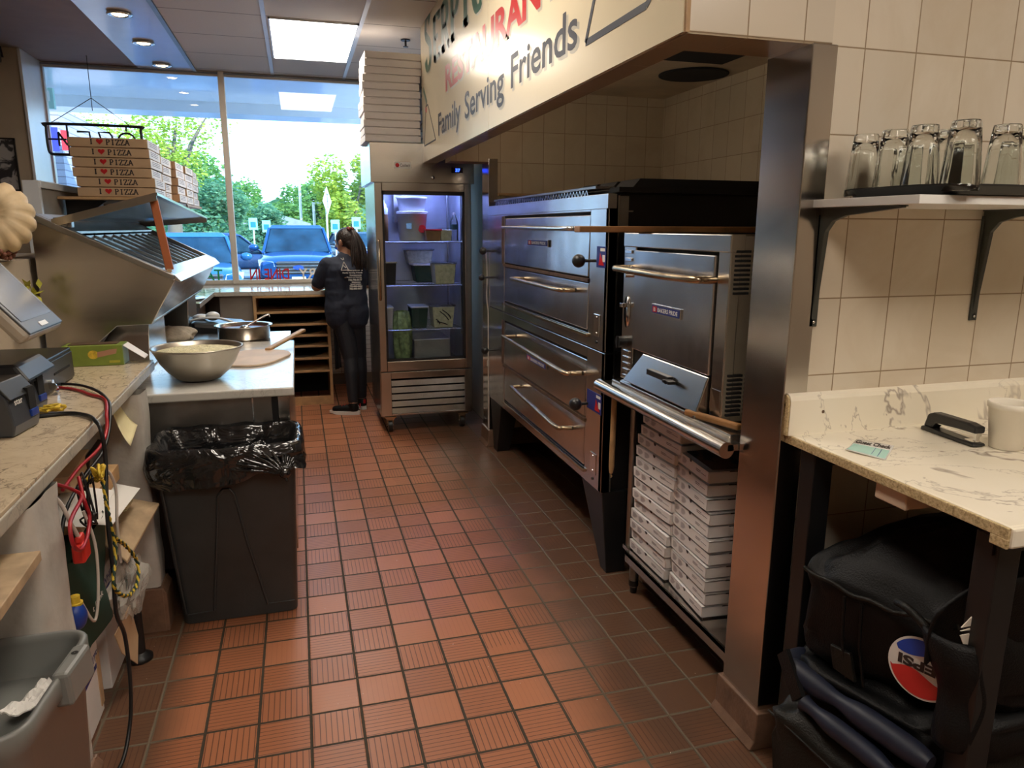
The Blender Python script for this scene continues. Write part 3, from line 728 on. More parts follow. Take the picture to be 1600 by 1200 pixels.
m = MB(); m.cyl((X - .035, .555, 1.10), .024, .036, 18, 'x'); m.box(X - .04, X - .03, .55, .56, 1.076, 1.124); part('thermostat_knob', m, 'black_plastic', t)
m = MB(); m.box(X - .003, X, -.178, -.12, .975, 1.045); part('rating_plate', m, 'chrome', t)
for z0, n in ((1.358, 10), (.962, 10)):
    m = MB()
    for k in range(n):
        for x0 in (1.353, 1.420, 1.487, 1.56): m.box(x0, x0 + .052, Y0 - .0045, Y0 + .004, z0 + k * .0145, z0 + .0075 + k * .0145)
    part('vent_slots', m, 'dull_black', t)

t = thing('oven_stand', 'stainless stand with lower shelf full of pizza boxes under the small oven', 'stand', (1.65, .15, 0))
m = MB(); m.box(1.30, 1.97, -.30, .60, .905, .935); part('top_shelf', m, 'steel_clean', t, bevel=.004)
m = MB(); m.tube([(1.268, .66, .898), (1.268, -.335, .898)], .026, 20); m.box(1.272, 1.32, -.335, .66, .895, .915)
part('tubular_rail', m, 'steel_clean', t)
m = MB(); m.box(1.365, 1.96, .49, .57, .165, .185); m.box(1.345, 1.97, -.32, .50, .165, .185); m.box(1.345, 1.352, -.32, .50, .135, .185); part('lower_shelf', m, 'steel_clean', t, bevel=.002)
for x, y in ((1.375, .465), (1.375, -.30), (1.93, .465), (1.93, -.30)):
    m = MB(); m.cyl((x, y, .03), .020, .135 if y > .4 else .875, 14); (m.cyl((x + .01, .548, .165), .014, .745, 12) if y > .4 else None); l = part('leg', m, 'steel_dark', t)
    m = MB(); m.lathe([(.001, 0), (.014, 0), (.016, .03), (.021, .035), (.021, .06)], 14, (x, y, 0)); part('adjustable_foot', m, 'black_metal', l)

# ------------------------------------------------------------------ pizza boxes
def pizza_box(name, lx, ly, h, label, group, loc, rz=0.0, text_side='-x', kind='w', art=False):
    """closed corrugated box, lid lapped over a tray; printed front on the text side"""
    t = thing(name, label, 'pizza box', loc, rz, group)
    body = 'white_card' if kind == 'w' else ['kraft', 'white_card']
    m = MB(); m.box(-lx / 2 + .010, lx / 2 - .008, -ly / 2 + .009, ly / 2 - .009, 0, h * .9)
    part('tray', m, 'white_card' if kind == 'w' else 'kraft', t, world=False, bevel=.002)
    m = MB()
    if kind == 'w':
        m.box(-lx / 2, lx / 2, -ly / 2, ly / 2, h * .86, h - .0035)
        m.prism([(-ly / 2, h - .0035), (ly / 2, h - .0035), (ly / 2 - .003, h * .14), (ly / 2 - .05, h * .10), (-ly / 2 + .05, h * .10), (-ly / 2 + .003, h * .14)], 'x', -lx / 2, -lx / 2 + .003)
        m.box(-lx / 2 + .003, lx / 2 - .02, -ly / 2, -ly / 2 + .002, h * .12, h - .0035); m.mi(1).box(-lx * .30, lx * .05, -ly / 2 - .0006, -ly / 2 + .001, h * .84, h * .91); m.mi(0)
    else:
        m.box(-lx / 2, lx / 2, -ly / 2, ly / 2, h * .05, h - .001)
    part('lid', m, ['white_card', 'ink'], t, world=False)
    m = MB(); x = -lx / 2 - .0006
    if kind == 'w':
        for a, b, hh in ((.42, .36, .52), (.30, .24, .70), (.30, .24, .58), (.42, .36, .40), (.30, .24, .44)): pass
        for c0 in (.44, .26, -.16):
            if c0 < 0: part('small_print', m, 'ink_grey', t, world=False); m = MB()
            for r_, wd in ((.70, .10), (.58, .13), (.46, .11), (.34, .08)):
                if c0 < 0 and r_ in (.70, .34): continue
                yy = ly * c0; m.box(x - .0004, x, yy - ly * wd, yy, h * r_, h * r_ + .0022)
        m.box(x - .0004, x, -ly * .44, -ly * .30, h * .5, h * .5 + .0015)
        part('small_print', m, 'ink_grey', t, world=False)
        m = MB(); m.add([(x - .0005, ly * .045, h * .99), (x - .0005, -ly * .03, h * .99), (x - .0005, -ly * .015, h * .78), (x - .0005, ly * .005, h * .74), (x - .0005, ly * .03, h * .80)], [(4, 3, 2, 1, 0)])
        part('finger_notch', m, 'ink', t, world=False)
    return t
random.seed(3)
LX, LY, LH = .40, .322, .0485
proto = pizza_box('pizza_box', LX, LY, LH, '', 'white pizza boxes under the small oven, left stack', (0, 0, 0))
n = 13
for k in range(n):
    z = .186 + k * LH; ii = n - 1 - k
    lab = 'white pizza box under the small oven, %s' % ('topmost of the left stack' if ii == 0 else 'bottom one of the left stack' if k == 0 else ORD[ii] + ' from the top of the left stack')
    loc = (1.374 + LX / 2 + random.uniform(-.006, .008) + (0.0 if ii < 2 else 0), .352 - .0028 * k + random.uniform(-.006, .006) + (-.02 if ii < 2 else 0), z); rz = random.uniform(-.025, .025)
    if k == 0:
        proto['label'] = lab; proto.location = loc; proto.rotation_euler = (0, 0, rz)
    else: dup(proto, loc, rz, lab)
n = 11; RH = .0505; LYR = .282
p2 = pizza_box('pizza_box', LX, LYR, RH, '', 'white pizza boxes under the small oven, right stack', (0, 0, 0))
for k in range(n):
    z = .186 + k * RH; ii = n - 1 - k
    lab = 'white pizza box under the small oven, %s' % ('bottom one of the right stack' if k == 0 else ORD[ii] + ' from the top of the right stack' if ii else '')
    loc = (1.378 + LX / 2 + random.uniform(-.008, .008) - .0005 * k, .018 + random.uniform(-.005, .005) + k * .0015, z); rz = -.07 + random.uniform(-.03, .03)
    if ii == 0: break
    if k == 0: p2['label'] = lab; p2.location = loc; p2.rotation_euler = (0, 0, rz)
    else: dup(p2, loc, rz, lab)
t = pizza_box('pizza_box', LX, LYR, RH, 'white pizza box with a dark city picture on its lid, topmost of the right stack', 'white pizza boxes under the small oven, right stack', loc, -.10)
m = MB(); m.box(-LX / 2 + .02, LX / 2 - .01, -LYR / 2 + .01, LYR / 2 - .01, RH - .001, RH + .0005)
part('lid_picture', m, sheet('city_photo_print', (0.16, 0.09, 0.06), (0.012, 0.03, 0.05), 7.0), t, world=False)

# wooden peels and sticks round the ovens
m = MB(); m.hexa([(1.075, .44, 1.5465), (1.075, .50, 1.5465), (1.93, .44, 1.5465), (1.93, .38, 1.5465)][:2] + [(1.95, .42, 1.5465), (1.95, .34, 1.5465)],
                 [(1.075, .44, 1.570), (1.075, .50, 1.570), (1.95, .42, 1.570), (1.95, .34, 1.570)])
top('wooden_board', m, 'wood_dark', 'long brown wooden board lying on the small oven, its end poking out in front', 'board', bevel=.004)
m = MB(); m.tube([(1.322, .625, .50), (1.325, .628, .53), (1.33, .632, .865)], [.008, .0125, .0125], 12); m.tube([(1.322, .624, .50), (1.322, .624, .478), (1.322, .616, .49)], .003, 6)
m.tube([(1.33, .632, .86), (1.31, .655, .90), (1.29, .66, .90)], .005, 8)
top('wooden_stick', m, 'wood', 'round wooden handle hanging in the gap between the tall ovens and the stand rail', 'tool handle')
m = MB(); m.bar((1.285, -.055, .950), (1.35, -.275, .950), .024, .022)
top('wooden_dowel', m, 'wood_dark', 'small round wooden handle lying in front of the small oven at its right corner', 'handle', bevel=.006)
m = MB(); m.tube([(1.375, 2.725, 1.785), (2.05, 2.725, 1.765)], .011, 10)
top('peel_handle', m, 'wood', 'thin wooden pole lying along the tiled wall behind the tall ovens', 'pole')
m = MB(); m.tube([(1.304, 2.739, .14), (1.304, 2.735, 1.0)], .006, 8); m.box(1.292, 1.312, 2.727, 2.737, .60, .64)
m.tube(spline([(1.302, 2.735, 1.0), (1.29, 2.728, 1.1), (1.295, 2.732, 1.25), (1.285, 2.73, 1.42)], 5), .005, 8)
top('gas_pipe', m, 'cable_white', 'thin pale pipe running up the far steel column beside the tall ovens', 'pipe')
# ------------------------------------------------------------------ the hanging restaurant sign
t = thing('restaurant_sign', 'long cream restaurant sign with green, red and black lettering on the soffit', 'sign', (.96, 1.38, 2.02))
m = MB(); m.box(.954, .9655, -.511, 1.352, 2.022, H - .002); m.box(.954, .9655, 1.356, 3.272, 2.022, H - .002)
ts = NT('glossy_cream_sign'); v_, _a = ts.pos(True)
ts.set(col=(0.80, 0.70, 0.50), rough=0.22, spec=0.32); ts.bump(ts.noise(v_, 3.0, 3.0), 0.06, 0.02); M['sign'] = ts.m
part('sign_board', m, 'sign', t)
U = (0, -1, 0); V = (0, 0, 1); xs = .9532
def sgn(nm, fn, mt, x=xs):
    m = MB(); fn(m, x); return part(nm, m, mt, t)
M['sign_green'] = mat('dark_green_letters', (0.02, 0.11, 0.065), 0.3)
M['sign_red'] = mat('red_letters', (0.50, 0.02, 0.02), 0.3)
M['sign_navy'] = mat('navy_letters', (0.012, 0.012, 0.025), 0.45)
M['sign_shadow'] = mat('grey_letter_shadow', (0.42, 0.385, 0.30), 0.35)
def wr_serp(m, x, dy=0, dz=0):
    serif(m, 'S', (x, 3.11 - dy, 2.60 + dz), U, V, .29, .345, .32, .12)
    serif(m, "ERPICO'S", (x, 2.79 - dy, 2.605 + dz), U, V, 2.2, .265, .33, .11)
def wr_rest(m, x, dy=0, dz=0): text(m, 'RESTAURANT', (x, 2.39 - dy, 2.360 + dz), U, V, 2.03, .150, .035)
def wr(s_, y0, y1, z0, z1):
    return lambda m, x, dy=0, dz=0: text(m, s_, (x, y0 - dy, z0 + dz), U, V, y0 - y1, z1 - z0, .014)
for nm, f, mt in (('green_lettering', wr_serp, 'sign_green'), ('red_lettering', wr_rest, 'sign_red'), ('black_lettering', wr('Family', 2.65, 1.98, 2.095, 2.272), 'sign_navy'), ('black_lettering', wr('Serving', 1.87, 1.08, 2.093, 2.272), 'sign_navy'), ('black_lettering', wr('Friends', .97, .19, 2.140, 2.275), 'sign_navy')):
    sgn(nm, f, mt); sgn('letter_shadow', lambda m, x, f=f: f(m, x, .022, -.014), 'sign_shadow', xs + .0004)
def tri(m, x, pts, w_):
    for a, b in zip(pts, pts[1:]): m.bar((x, a[0], a[1]), (x, b[0], b[1]), .0012, w_, up=(1, 0, 0)) if False else m.bar((x, a[0], a[1]), (x, b[0], b[1]), w_, .0010, up=(1, 0, 0))
sgn('slice_outline', lambda m, x: tri(m, x, [(.115, 2.135), (-.31, 2.133), (-.40, 2.19), (-.12, 2.55), (.115, 2.135)], .020), 'sign_navy')
sgn('slice_outline', lambda m, x: tri(m, x, [(3.19, 2.131), (2.75, 2.128), (3.02, 2.385), (3.10, 2.385), (3.19, 2.131)], .010), 'sign_navy')
sgn('pepper_mark', lambda m, x: tri(m, x, [(3.19, 2.51), (3.14, 2.47), (3.06, 2.40)], .035), 'sign_green')
sgn('pepper_mark', lambda m, x: tri(m, x, [(3.13, 2.37), (3.07, 2.355)], .03), 'sign_red')

# ------------------------------------------------------------------ glass-door refrigerator
t = thing('glass_door_refrigerator', 'tall stainless refrigerator with a glass door, standing on casters in the corner', 'refrigerator', (.95, 3.65, 0))
fx0, fx1, fy0, fy1 = .592, 1.302, 3.262, 3.97
s = MB(); s.box(fx0, fx0 + .03, fy0 + .03, fy1, .13, 2.02); s.box(fx1 - .03, fx1, fy0 + .03, fy1, .13, 2.02); s.box(fx0 + .03, fx1 - .03, fy1 - .03, fy1, .13, 2.02)
s.box(fx0 + .03, fx1 - .03, fy0 + .06, fy1 - .03, 1.90, 1.93); s.box(fx0 + .03, fx1 - .03, fy0 + .06, fy1 - .03, .48, .51); s.box(fx0 + .03, fx1 - .03, fy0 + .06, fy1 - .03, .13, .16)
part('cabinet', s, 'steel_clean', t, bevel=.002)
s = MB(); s.box(fx0 - .02, fx1 + .03, fy0 - .004, fy1 + .08, 1.879, 2.155); hd = part('header', s, 'steel_clean', t, bevel=.003)
s = MB(); s.box(.742, .862, fy0 - .009, fy0 - .003, 1.978, 2.022); nb = part('maker_plate', s, 'white', hd, bevel=.006)
s = MB(); text(s, 'Coolcraft' if False else 'Cooltech', (.785, fy0 - .010, 1.988), (1, 0, 0), (0, 0, 1), .07, .024, .01)
part('maker_lettering', s, 'ink', hd)
s = MB(); s.lathe([(.001, 0), (.014, 0), (.014, .002), (.001, .002)], 16, (.764, fy0 - .0095, 2.0), mtx=Matrix.Rotation(PI / 2, 3, 'X')); part('maker_emblem', s, 'red', hd)
s = MB(); s.box(1.16, 1.245, fy0 - .007, fy0 - .003, 1.955, 1.995); part('display_window', s, 'black_plastic', hd)
M['blue_led'] = emit('blue_led_digits', (0.02, 0.06, 1.0), 5.0)
s = MB(); text(s, '37', (1.19, fy0 - .008, 1.963), (1, 0, 0), (0, 0, 1), .035, .024, .03); part('display_digits', s, 'blue_led', hd)
s = MB(); s.lathe([(.001, 0), (.012, 0), (.012, .006), (.001, .006)], 16, (1.02, fy0 - .011, 1.918), mtx=Matrix.Rotation(PI / 2, 3, 'X')); part('lock', s, 'chrome', hd)
# door
d = MB()
z0, z1 = .497, 1.8785; a = .052
for q in ((fx0, fx0 + a, z0, z1), (fx1 - a, fx1, z0, z1), (fx0 + a, fx1 - a, z0, z0 + .075), (fx0 + a, fx1 - a, z1 - .06, z1)): d.box(q[0], q[1], fy0 - .03, fy0 + .028, q[2], q[3])
dr = part('door', d, 'steel_clean', t, bevel=.004)
s = MB()
for q in ((fx0 + a, fx0 + a + .014, z0 + .075, z1 - .06), (fx1 - a - .014, fx1 - a, z0 + .075, z1 - .06), (fx0 + a, fx1 - a, z0 + .075, z0 + .09), (fx0 + a, fx1 - a, z1 - .085, z1 - .06)): s.box(q[0], q[1], fy0 - .015, fy0 + .02, q[2], q[3])
part('gasket', s, 'black_plastic', dr)
part('door_glass', MB().box(fx0 + a + .01, fx1 - a - .01, fy0 - .004, fy0, z0 + .08, z1 - .07), 'glass_door', dr)
s = MB(); s.tube([(fx0 + .018, fy0 - .03, 1.47), (fx0 + .018, fy0 - .055, 1.46), (fx0 + .018, fy0 - .055, 1.05), (fx0 + .018, fy0 - .03, 1.04)], .009, 10); part('door_handle', s, 'bronze', dr)
# grille
s = MB(); s.box(fx0 + .004, fx0 + .08, fy0 - .012, fy0 + .03, .145, .485); s.box(fx1 - .06, fx1, fy0 - .012, fy0 + .03, .145, .485); s.box(fx0 + .08, fx1 - .06, fy0 - .012, fy0 + .03, .435, .485); s.box(fx0 + .08, fx1 - .06, fy0 - .012, fy0 + .03, .145, .160)
gr = part('lower_grille', s, 'steel_clean', t, bevel=.002)
s = MB()
for k in range(5):
    z = .165 + k * .054; s.prism([(fy0 - .022, z), (fy0 - .012, z + .04), (fy0 + .02, z + .046), (fy0 + .02, z + .042), (fy0 - .008, z + .036), (fy0 - .018, z)], 'x', fx0 + .08, fx1 - .06)
part('slats', s, 'chrome', gr)
part('grille_backing', MB().box(fx0 + .08, fx1 - .06, fy0 + .02, fy0 + .03, .16, .43), 'dull_black', gr)
# casters
for x, y in ((fx0 + .07, fy0 + .06), (fx1 - .07, fy0 + .06), (fx0 + .07, fy1 - .07), (fx1 - .07, fy1 - .08)):
    s = MB(); s.box(x - .045, x + .045, y - .045, y + .045, .122, .13); s.hexa([(x - .022, y - .005, .05), (x + .022, y - .005, .05), (x + .022, y + .035, .05), (x - .022, y + .035, .05)], [(x - .03, y - .02, .122), (x + .03, y - .02, .122), (x + .03, y + .03, .122), (x - .03, y + .03, .122)])
    c = part('caster', s, 'bronze', t)
    s = MB(); s.tube([(x - .016, y + .01, .052), (x + .016, y + .01, .052)], .050, 22); part('wheel', s, 'black_plastic', c)
    s = MB(); s.tube([(x - .026, y + .01, .052), (x + .026, y + .01, .052)], .014, 12); part('hub', s, 'chrome', c)
# interior light and lining
M['fridge_lining'] = mat('fridge_aluminium_lining', (0.62, 0.63, 0.66), 0.35, metal=0.4)
s = MB(); s.box(fx0 + .031, fx1 - .031, fy1 - .034, fy1 - .031, .51, 1.90); s.box(fx0 + .031, fx0 + .034, fy0 + .06, fy1 - .03, .51, 1.9); s.box(fx1 - .034, fx1 - .031, fy0 + .06, fy1 - .03, .51, 1.9); part('lining', s, 'fridge_lining', t)
M['fridge_led'] = emit('fridge_led_strip', (0.28, 0.36, 1.0), 42.0)
part('light_strip', MB().box(fx0 + .08, fx1 - .08, fy0 + .09, fy0 + .14, 1.862, 1.872), 'fridge_led', t)
s = MB(); s.box(.80, .92, 3.80, 3.96, 1.60, 1.90); s.cyl((.86, 3.78, 1.83), .02, .03, 12, 'y'); part('fan_housing', s, 'steel_dark', t)
for x in (.70, 1.20):
    for y in (3.36, 3.90):
        part('shelf_pilaster', MB().box(x - .004 if x < 1 else 1.245, (x - .004 if x < 1 else 1.245) + .01, y, y + .012, .75, 1.88) if x > 1 else MB().box(.628, .638, y, y + .012, .75, 1.88), 'chrome', t)
SH = [1.455, 1.13, .795]
for k, z in enumerate(SH):
    s = MB(); s.tube([(.635, 3.32, z), (1.26, 3.32, z)], .004, 6); s.tube([(.635, 3.91, z), (1.26, 3.91, z)], .004, 6); s.tube([(.635, 3.6, z - .004), (1.26, 3.6, z - .004)], .003, 6)
    for j in range(27): x = .645 + j * .0232; s.tube([(x, 3.32, z + .003), (x, 3.91, z + .003)], .0018, 5, False)
    part('wire_shelf', s, 'chrome', t)
def bucket(x, y, z, r, h, label, name='bucket', group=None):
    t = thing(name, label, 'bucket', (x, y, z), 0, group)
    part('pail', MB().lathe([(.001, 0), (r * .84, 0), (r * .86, .004), (r, h * .93), (r * 1.05, h * .93), (r * 1.05, h * .96), (r, h)], 32), 'white', t, world=False)
    part('rim', MB().lathe([(r, h * .985), (r * 1.06, h * .98), (r * 1.06, h * 1.02), (r * .98, h * 1.03), (.001, h * 1.02)], 32), 'white', t, world=False)
    return t
b = bucket(.90, 3.52, 1.462, .115, .215, 'white food bucket with a red spot on the top shelf of the refrigerator')
m = MB(); m.lathe([(.001, .0), (.03, .0)], 20, mtx=Matrix.Rotation(PI / 2, 3, 'X')); m.xf(Matrix.Translation((.06, -.100, .09))); part('red_spot', m, 'red', b, world=False)
m = MB(); m.box(-.06, -.02, -.113, -.111, .09, .13); part('faded_mark', m, 'teal_paper', b, world=False)
bucket(.90, 3.52, 1.685, .112, .10, 'white round tub stacked on top of the red-spotted bucket in the refrigerator', 'round_tub')
def tub(x, y, z, wx, wy, h, m1, m2, label, cat='food container', fill=.8, name='food_container'):
    t = thing(name, label, cat, (x, y, z))
    s = MB(); s.hexa([(-wx * .42, -wy * .42, 0), (wx * .42, -wy * .42, 0), (wx * .42, wy * .42, 0), (-wx * .42, wy * .42, 0)], [(-wx / 2, -wy / 2, h), (wx / 2, -wy / 2, h), (wx / 2, wy / 2, h), (-wx / 2, wy / 2, h)])
    part('tub', s, m1, t, world=False, bevel=.006)
    s = MB(); s.box(-wx * .54, wx * .54, -wy * .54, wy * .54, h, h + .014); part('rim', s, m2, t, world=False, bevel=.004)
    return t
tub(1.035, 3.40, 1.462, .12, .11, .075, 'wood_dark', 'red', 'small dark container with a red lid on the top refrigerator shelf')
M['cream'] = mat('cream_food', (0.62, 0.56, 0.36), 0.6, var=.2, vscale=40)
M['lettuce'] = mat('chopped_lettuce', (0.33, 0.40, 0.17), 0.6, var=.6, vscale=22, bump=.6, bscale=40)
tub(1.135, 3.40, 1.462, .09, .09, .085, 'cream', 'clear_plastic', 'small clear deli cup of white food beside the red-lidded container')
t = thing('water_bottle', 'clear plastic water bottle at the right end of the top refrigerator shelf', 'bottle', (1.205, 3.40, 1.462))
part('bottle_body', MB().lathe([(.001, 0), (.030, 0), (.031, .01), (.029, .03), (.031, .05), (.031, .12), (.028, .15), (.012, .185), (.011, .195)], 20), 'clear_plastic', t, world=False)
part('cap', MB().cyl((0, 0, .195), .013, .016, 14), 'white', t, world=False)
part('bottle_label', MB().lathe([(.0316, .085), (.0316, .125)], 20), 'green_bag', t, world=False)
t = thing('squeeze_bottle', 'white-topped brown bottle at the left end of the top refrigerator shelf', 'bottle', (.672, 3.42, 1.462))
part('bottle_body', MB().lathe([(.001, 0), (.032, 0), (.034, .16), (.030, .20)], 20), 'wood_dark', t, world=False)
part('cap', MB().lathe([(.034, .195), (.034, .24), (.026, .245), (.022, .27), (.010, .28), (.008, .30), (.001, .30)], 18), 'white', t, world=False)
tub(1.12, 3.44, 1.136, .17, .19, .155, 'cream', 'clear_plastic', 'tan square food tub at the right of the middle refrigerator shelf')
tub(1.03, 3.70, 1.136, .22, .20, .13, 'green_bag', 'white', 'dark food pan behind the tan tub on the middle refrigerator shelf')
tub(.99, 3.82, 1.28, .22, .16, .10, 'cream', 'clear_plastic', 'tray of yellow grated food high at the back of the middle refrigerator shelf')
tub(.70, 3.48, 1.136, .11, .18, .16, 'grey_fabric', 'chrome', 'tall steel pan at the left of the middle refrigerator shelf')
t = tub(1.10, 3.42, .801, .175, .17, .165, 'cream', 'clear_plastic', 'streaky square tub of cream dressing at the right of the lower refrigerator shelf')
m = MB()
for a_, b_, c_, d_ in ((-.03, .13, .04, .06), (-.01, .14, .05, .085), (-.05, .05, .03, .025), (-.06, .07, -.03, .03), (.03, .11, .055, .07)): m.tube(spline([(a_, -.083, b_), ((a_ + c_) / 2 + .008, -.081, (b_ + d_) / 2), (c_, -.079, d_)], 4), .004, 6)
part('dark_streaks', m, 'ink', t, world=False)
tub(.92, 3.46, .801, .13, .2, .155, 'green_bag', 'fridge_lining', 'dim square tub of greens in the middle of the lower refrigerator shelf')
tub(.675, 3.46, .801, .085, .2, .155, 'fridge_lining', 'white', 'pale printed tub at the left edge of the lower refrigerator shelf')
m = MB()
def bagf(u, v):
    a = 2 * PI * u; r = (.075 + .012 * math.sin(7 * a + 5 * v)) * (1 - .25 * abs(2 * v - 1) ** 3)
    return Vector((.79 + r * math.cos(a) * .9, 3.43 + r * math.sin(a), .52 + .41 * v * 1.0))
m.grid(bagf, 30, 24, closeu=True)
top('lettuce_bag', m, 'lettuce', 'tall clear bag of chopped pale green lettuce standing inside the refrigerator at left', 'bag of lettuce')
m = MB(); m.hexa([(.88, 3.45, .512), (1.18, 3.45, .512), (1.18, 3.9, .512), (.88, 3.9, .512)], [(.88, 3.47, .70), (1.18, 3.47, .70), (1.18, 3.9, .70), (.88, 3.9, .70)])
top('steel_pan', m, 'steel_dark', 'deep steel pan standing on the refrigerator floor', 'pan', bevel=.01)

# white boxes on top of the refrigerator
random.seed(11)
BX, BY, BH = .40, .36, .0505
pb = None
for st, (cx, nn, gl) in enumerate(((.742, 12, 'left'), (1.155, 11, 'right'))):
    for k in range(nn):
        ii = nn - 1 - k
        if gl == 'left': lab = 'plain white pizza box on the refrigerator, ' + ('topmost, close under the ceiling' if ii == 0 else 'bottom of the tall stack' if k == 0 else ORD[ii] + ' from the top of the tall stack')
        else: lab = 'white pizza box with red print behind the sign, ' + ('topmost of that stack' if ii == 0 else 'bottom of that stack' if k == 0 else ORD[ii] + ' from the top of that stack')
        lean = (k / nn) ** 2 * .02
        loc = (cx + random.uniform(-.006, .006) + (lean if gl == 'left' else 0), 3.46 + random.uniform(-.01, .01), 2.156 + k * BH); rz = random.uniform(-.025, .025) + (.03 if ii < 2 else 0)
        g = 'plain white boxes on the refrigerator' if gl == 'left' else 'red-printed boxes behind the sign'
        if k == 0:
            t = thing('pizza_box', lab, 'pizza box', loc, rz, g)
            bx2 = BX if gl == 'left' else .36
            m = MB(); m.box(-bx2 / 2 + .012, bx2 / 2 - .012, -BY / 2 + .012, BY / 2 - .012, 0, BH * .9); part('tray', m, 'white_card', t, world=False, bevel=.002)
            m = MB(); m.box(-bx2 / 2, bx2 / 2, -BY / 2, BY / 2, BH * .10, BH * .97); m.box(-bx2 * .36, -bx2 * .12, -BY / 2 - .002, -BY / 2 + .001, BH * .80, BH *.94)
            part('lid', m, 'white_card', t, world=False, bevel=.002)
            if gl == 'right':
                m = MB()
                for xx in (-.168, -.130): heart(m, (xx, -BY / 2 - .0008, .014), (1, 0, 0), (0, 0, 1), .020, .024)
                part('red_print', m, 'red', t, world=False)
            cur = t
        else: dup(cur, loc, rz, lab, g)

# ------------------------------------------------------------------ "I heart PIZZA" boxes on their high shelf
t = thing('box_shelf', 'narrow high shelf carrying the brown pizza boxes along the partition', 'shelf', (-.98, 3.6, 1.5))
part('board', MB().box(-1.25, -.735, 2.60, 4.78, 1.712, 1.728), 'wood', t, bevel=.002)
for y in (2.75, 3.65, 4.6):
    m = MB(); m.prism([(-1.25, 1.712), (-1.03, 1.712), (-1.25, 1.55)], 'y', y, y + .012); part('bracket', m, 'black_metal', t)
K = .0545; KX = .406
def kbox(label, loc, rz):
    t = thing('pizza_box', label, 'pizza box', loc, rz, 'brown pizza boxes on the high shelf')
    m = MB(); m.box(-KX / 2 + .003, KX / 2 - .003, -KX / 2 + .003, KX / 2 - .003, 0, K * .9); part('tray', m, 'kraft', t, world=False, bevel=.002)
    m = MB(); m.box(-KX / 2, KX / 2, -KX / 2, KX / 2, K * .05, K - .003); m.mi(1).box(KX / 2, KX / 2 + .002, -KX / 2 + .004, KX / 2 - .05, K * .04, K - .004)
    part('lid', m, ['kraft', 'white_card'], t, world=False, bevel=.0015)
    y = -KX / 2 - .0012; m = MB()
    serif(m, 'I', (-.095, y, K * .27), (1, 0, 0), (0, 0, 1), .020, .031, .36, .24)
    part('lettering', m, 'ink', t, world=False); m = MB(); serif(m, 'PIZZA', (-.012, y, K * .24), (1, 0, 0), (0, 0, 1), .124, .031, .27, .17)
    part('lettering', m, 'ink', t, world=False)
    m = MB(); heart(m, (-.062, y, K * .24), (1, 0, 0), (0, 0, 1), .038, .032); part('red_heart', m, 'red', t, world=False)
    m = MB(); x = KX / 2 + .0026
    for r_ in (.70, .52, .34):
        for c0 in (-.10, -.02, .06): m.box(x - .0005, x, c0 - .05, c0 + .026, K * r_, K * r_ + .003)
    m.add([(x, -.01, K * .93), (x, .012, K * .93), (x, .001, K * .71)], [(0, 1, 2)])
    part('side_print', m, 'ink_grey', t, world=False)
    return t
random.seed(5)
col_names = ['front', 'second', 'third', 'fourth', 'farthest']
first = None
for c_, nn in enumerate((6, 5, 5, 5, 5)):
    for k in range(nn):
        ii = nn - 1 - k
        lab = 'brown pizza box on the high shelf, %s of the %s stack' % ('topmost' if ii == 0 else 'bottom one' if k == 0 else ORD[ii] + ' from the top', col_names[c_])
        dx = (0.0, -.022, .012, .016, .0)[c_] - .018 * (k / nn) * (c_ == 0)
        loc = (-.945 + dx + random.uniform(-.006, .006), 2.81 + c_ * .415 + random.uniform(-.004, .004), 1.729 + k * K); rz = random.uniform(-.012, .012)
        if first is None: first = kbox(lab, loc, rz)
        else: dup(first, loc, rz, lab)
struct('wall_partition', MB().box(-1.32, -1.26, 2.36, 5.2, 0, 1.76), 'grey_paint')
struct('trim_18', MB().box(-1.33, -1.25, 2.35, 5.2, 1.76, 1.80), 'alu_blue', bevel=.004)
struct('wall_partition_mid', MB().box(-1.42, -1.10, 1.48, 2.33, 0, 1.42), 'tan_wall')
struct('trim_19', MB().box(-1.335, -1.255, 2.33, 2.36, 1.0, 1.80), 'alu_blue', bevel=.003)
struct('wall_partition_low', MB().box(-1.42, -1.10, -2.5, 1.48, 0, 1.42), 'tan_wall')
# neon sign hanging in the window
t = thing('neon_open_sign', 'unlit black-framed neon OPEN sign hanging in the window above the boxes', 'neon sign', (-1.53, 4.9, 2.15))
m = MB(); x0, x1, z0, z1 = -1.885, -1.18, 2.145, 2.385; y = 4.9
m.tube(spline([(x0 + .03, y, z0), (x1 - .03, y, z0), (x1, y, z0 + .03), (x1, y, z1 - .03), (x1 - .03, y, z1), (x0 + .03, y, z1), (x0, y, z1 - .03), (x0, y, z0 + .03), (x0 + .03, y, z0)], 5), .012, 8)
m.tube([(x0, y, (z0 + z1) / 2), (x0 + .14, y, (z0 + z1) / 2)], .008, 6); m.tube([(x0 + .15, y, z0), (x0 + .15, y, z1)], .008, 6); m.tube([(x1 - .11, y, z1 - .04), (x1 - .11, y, z1)], .008, 6)
part('frame', m, 'black_plastic', t)
def ltr(pts): m = MB(); m.tube([(a, y - .012, b) for a, b in pts], .0085, 7); part('neon_letter', m, 'black_plastic', t)
ltr([(-1.80, 2.21), (-1.80, 2.32), (-1.80, 2.32), (-1.74, 2.22), (-1.73, 2.21), (-1.73, 2.33)])
ltr([(-1.66, 2.33), (-1.57, 2.33), (-1.56, 2.21), (-1.66, 2.21)])
ltr([(-1.47, 2.19), (-1.47, 2.21), (-1.50, 2.33), (-1.42, 2.33), (-1.40, 2.30), (-1.40, 2.20)])
ltr([(-1.29 + .065 * math.cos(k / 16 * 2 * PI), 2.27 + .06 * math.sin(k / 16 * 2 * PI)) for k in range(17)])
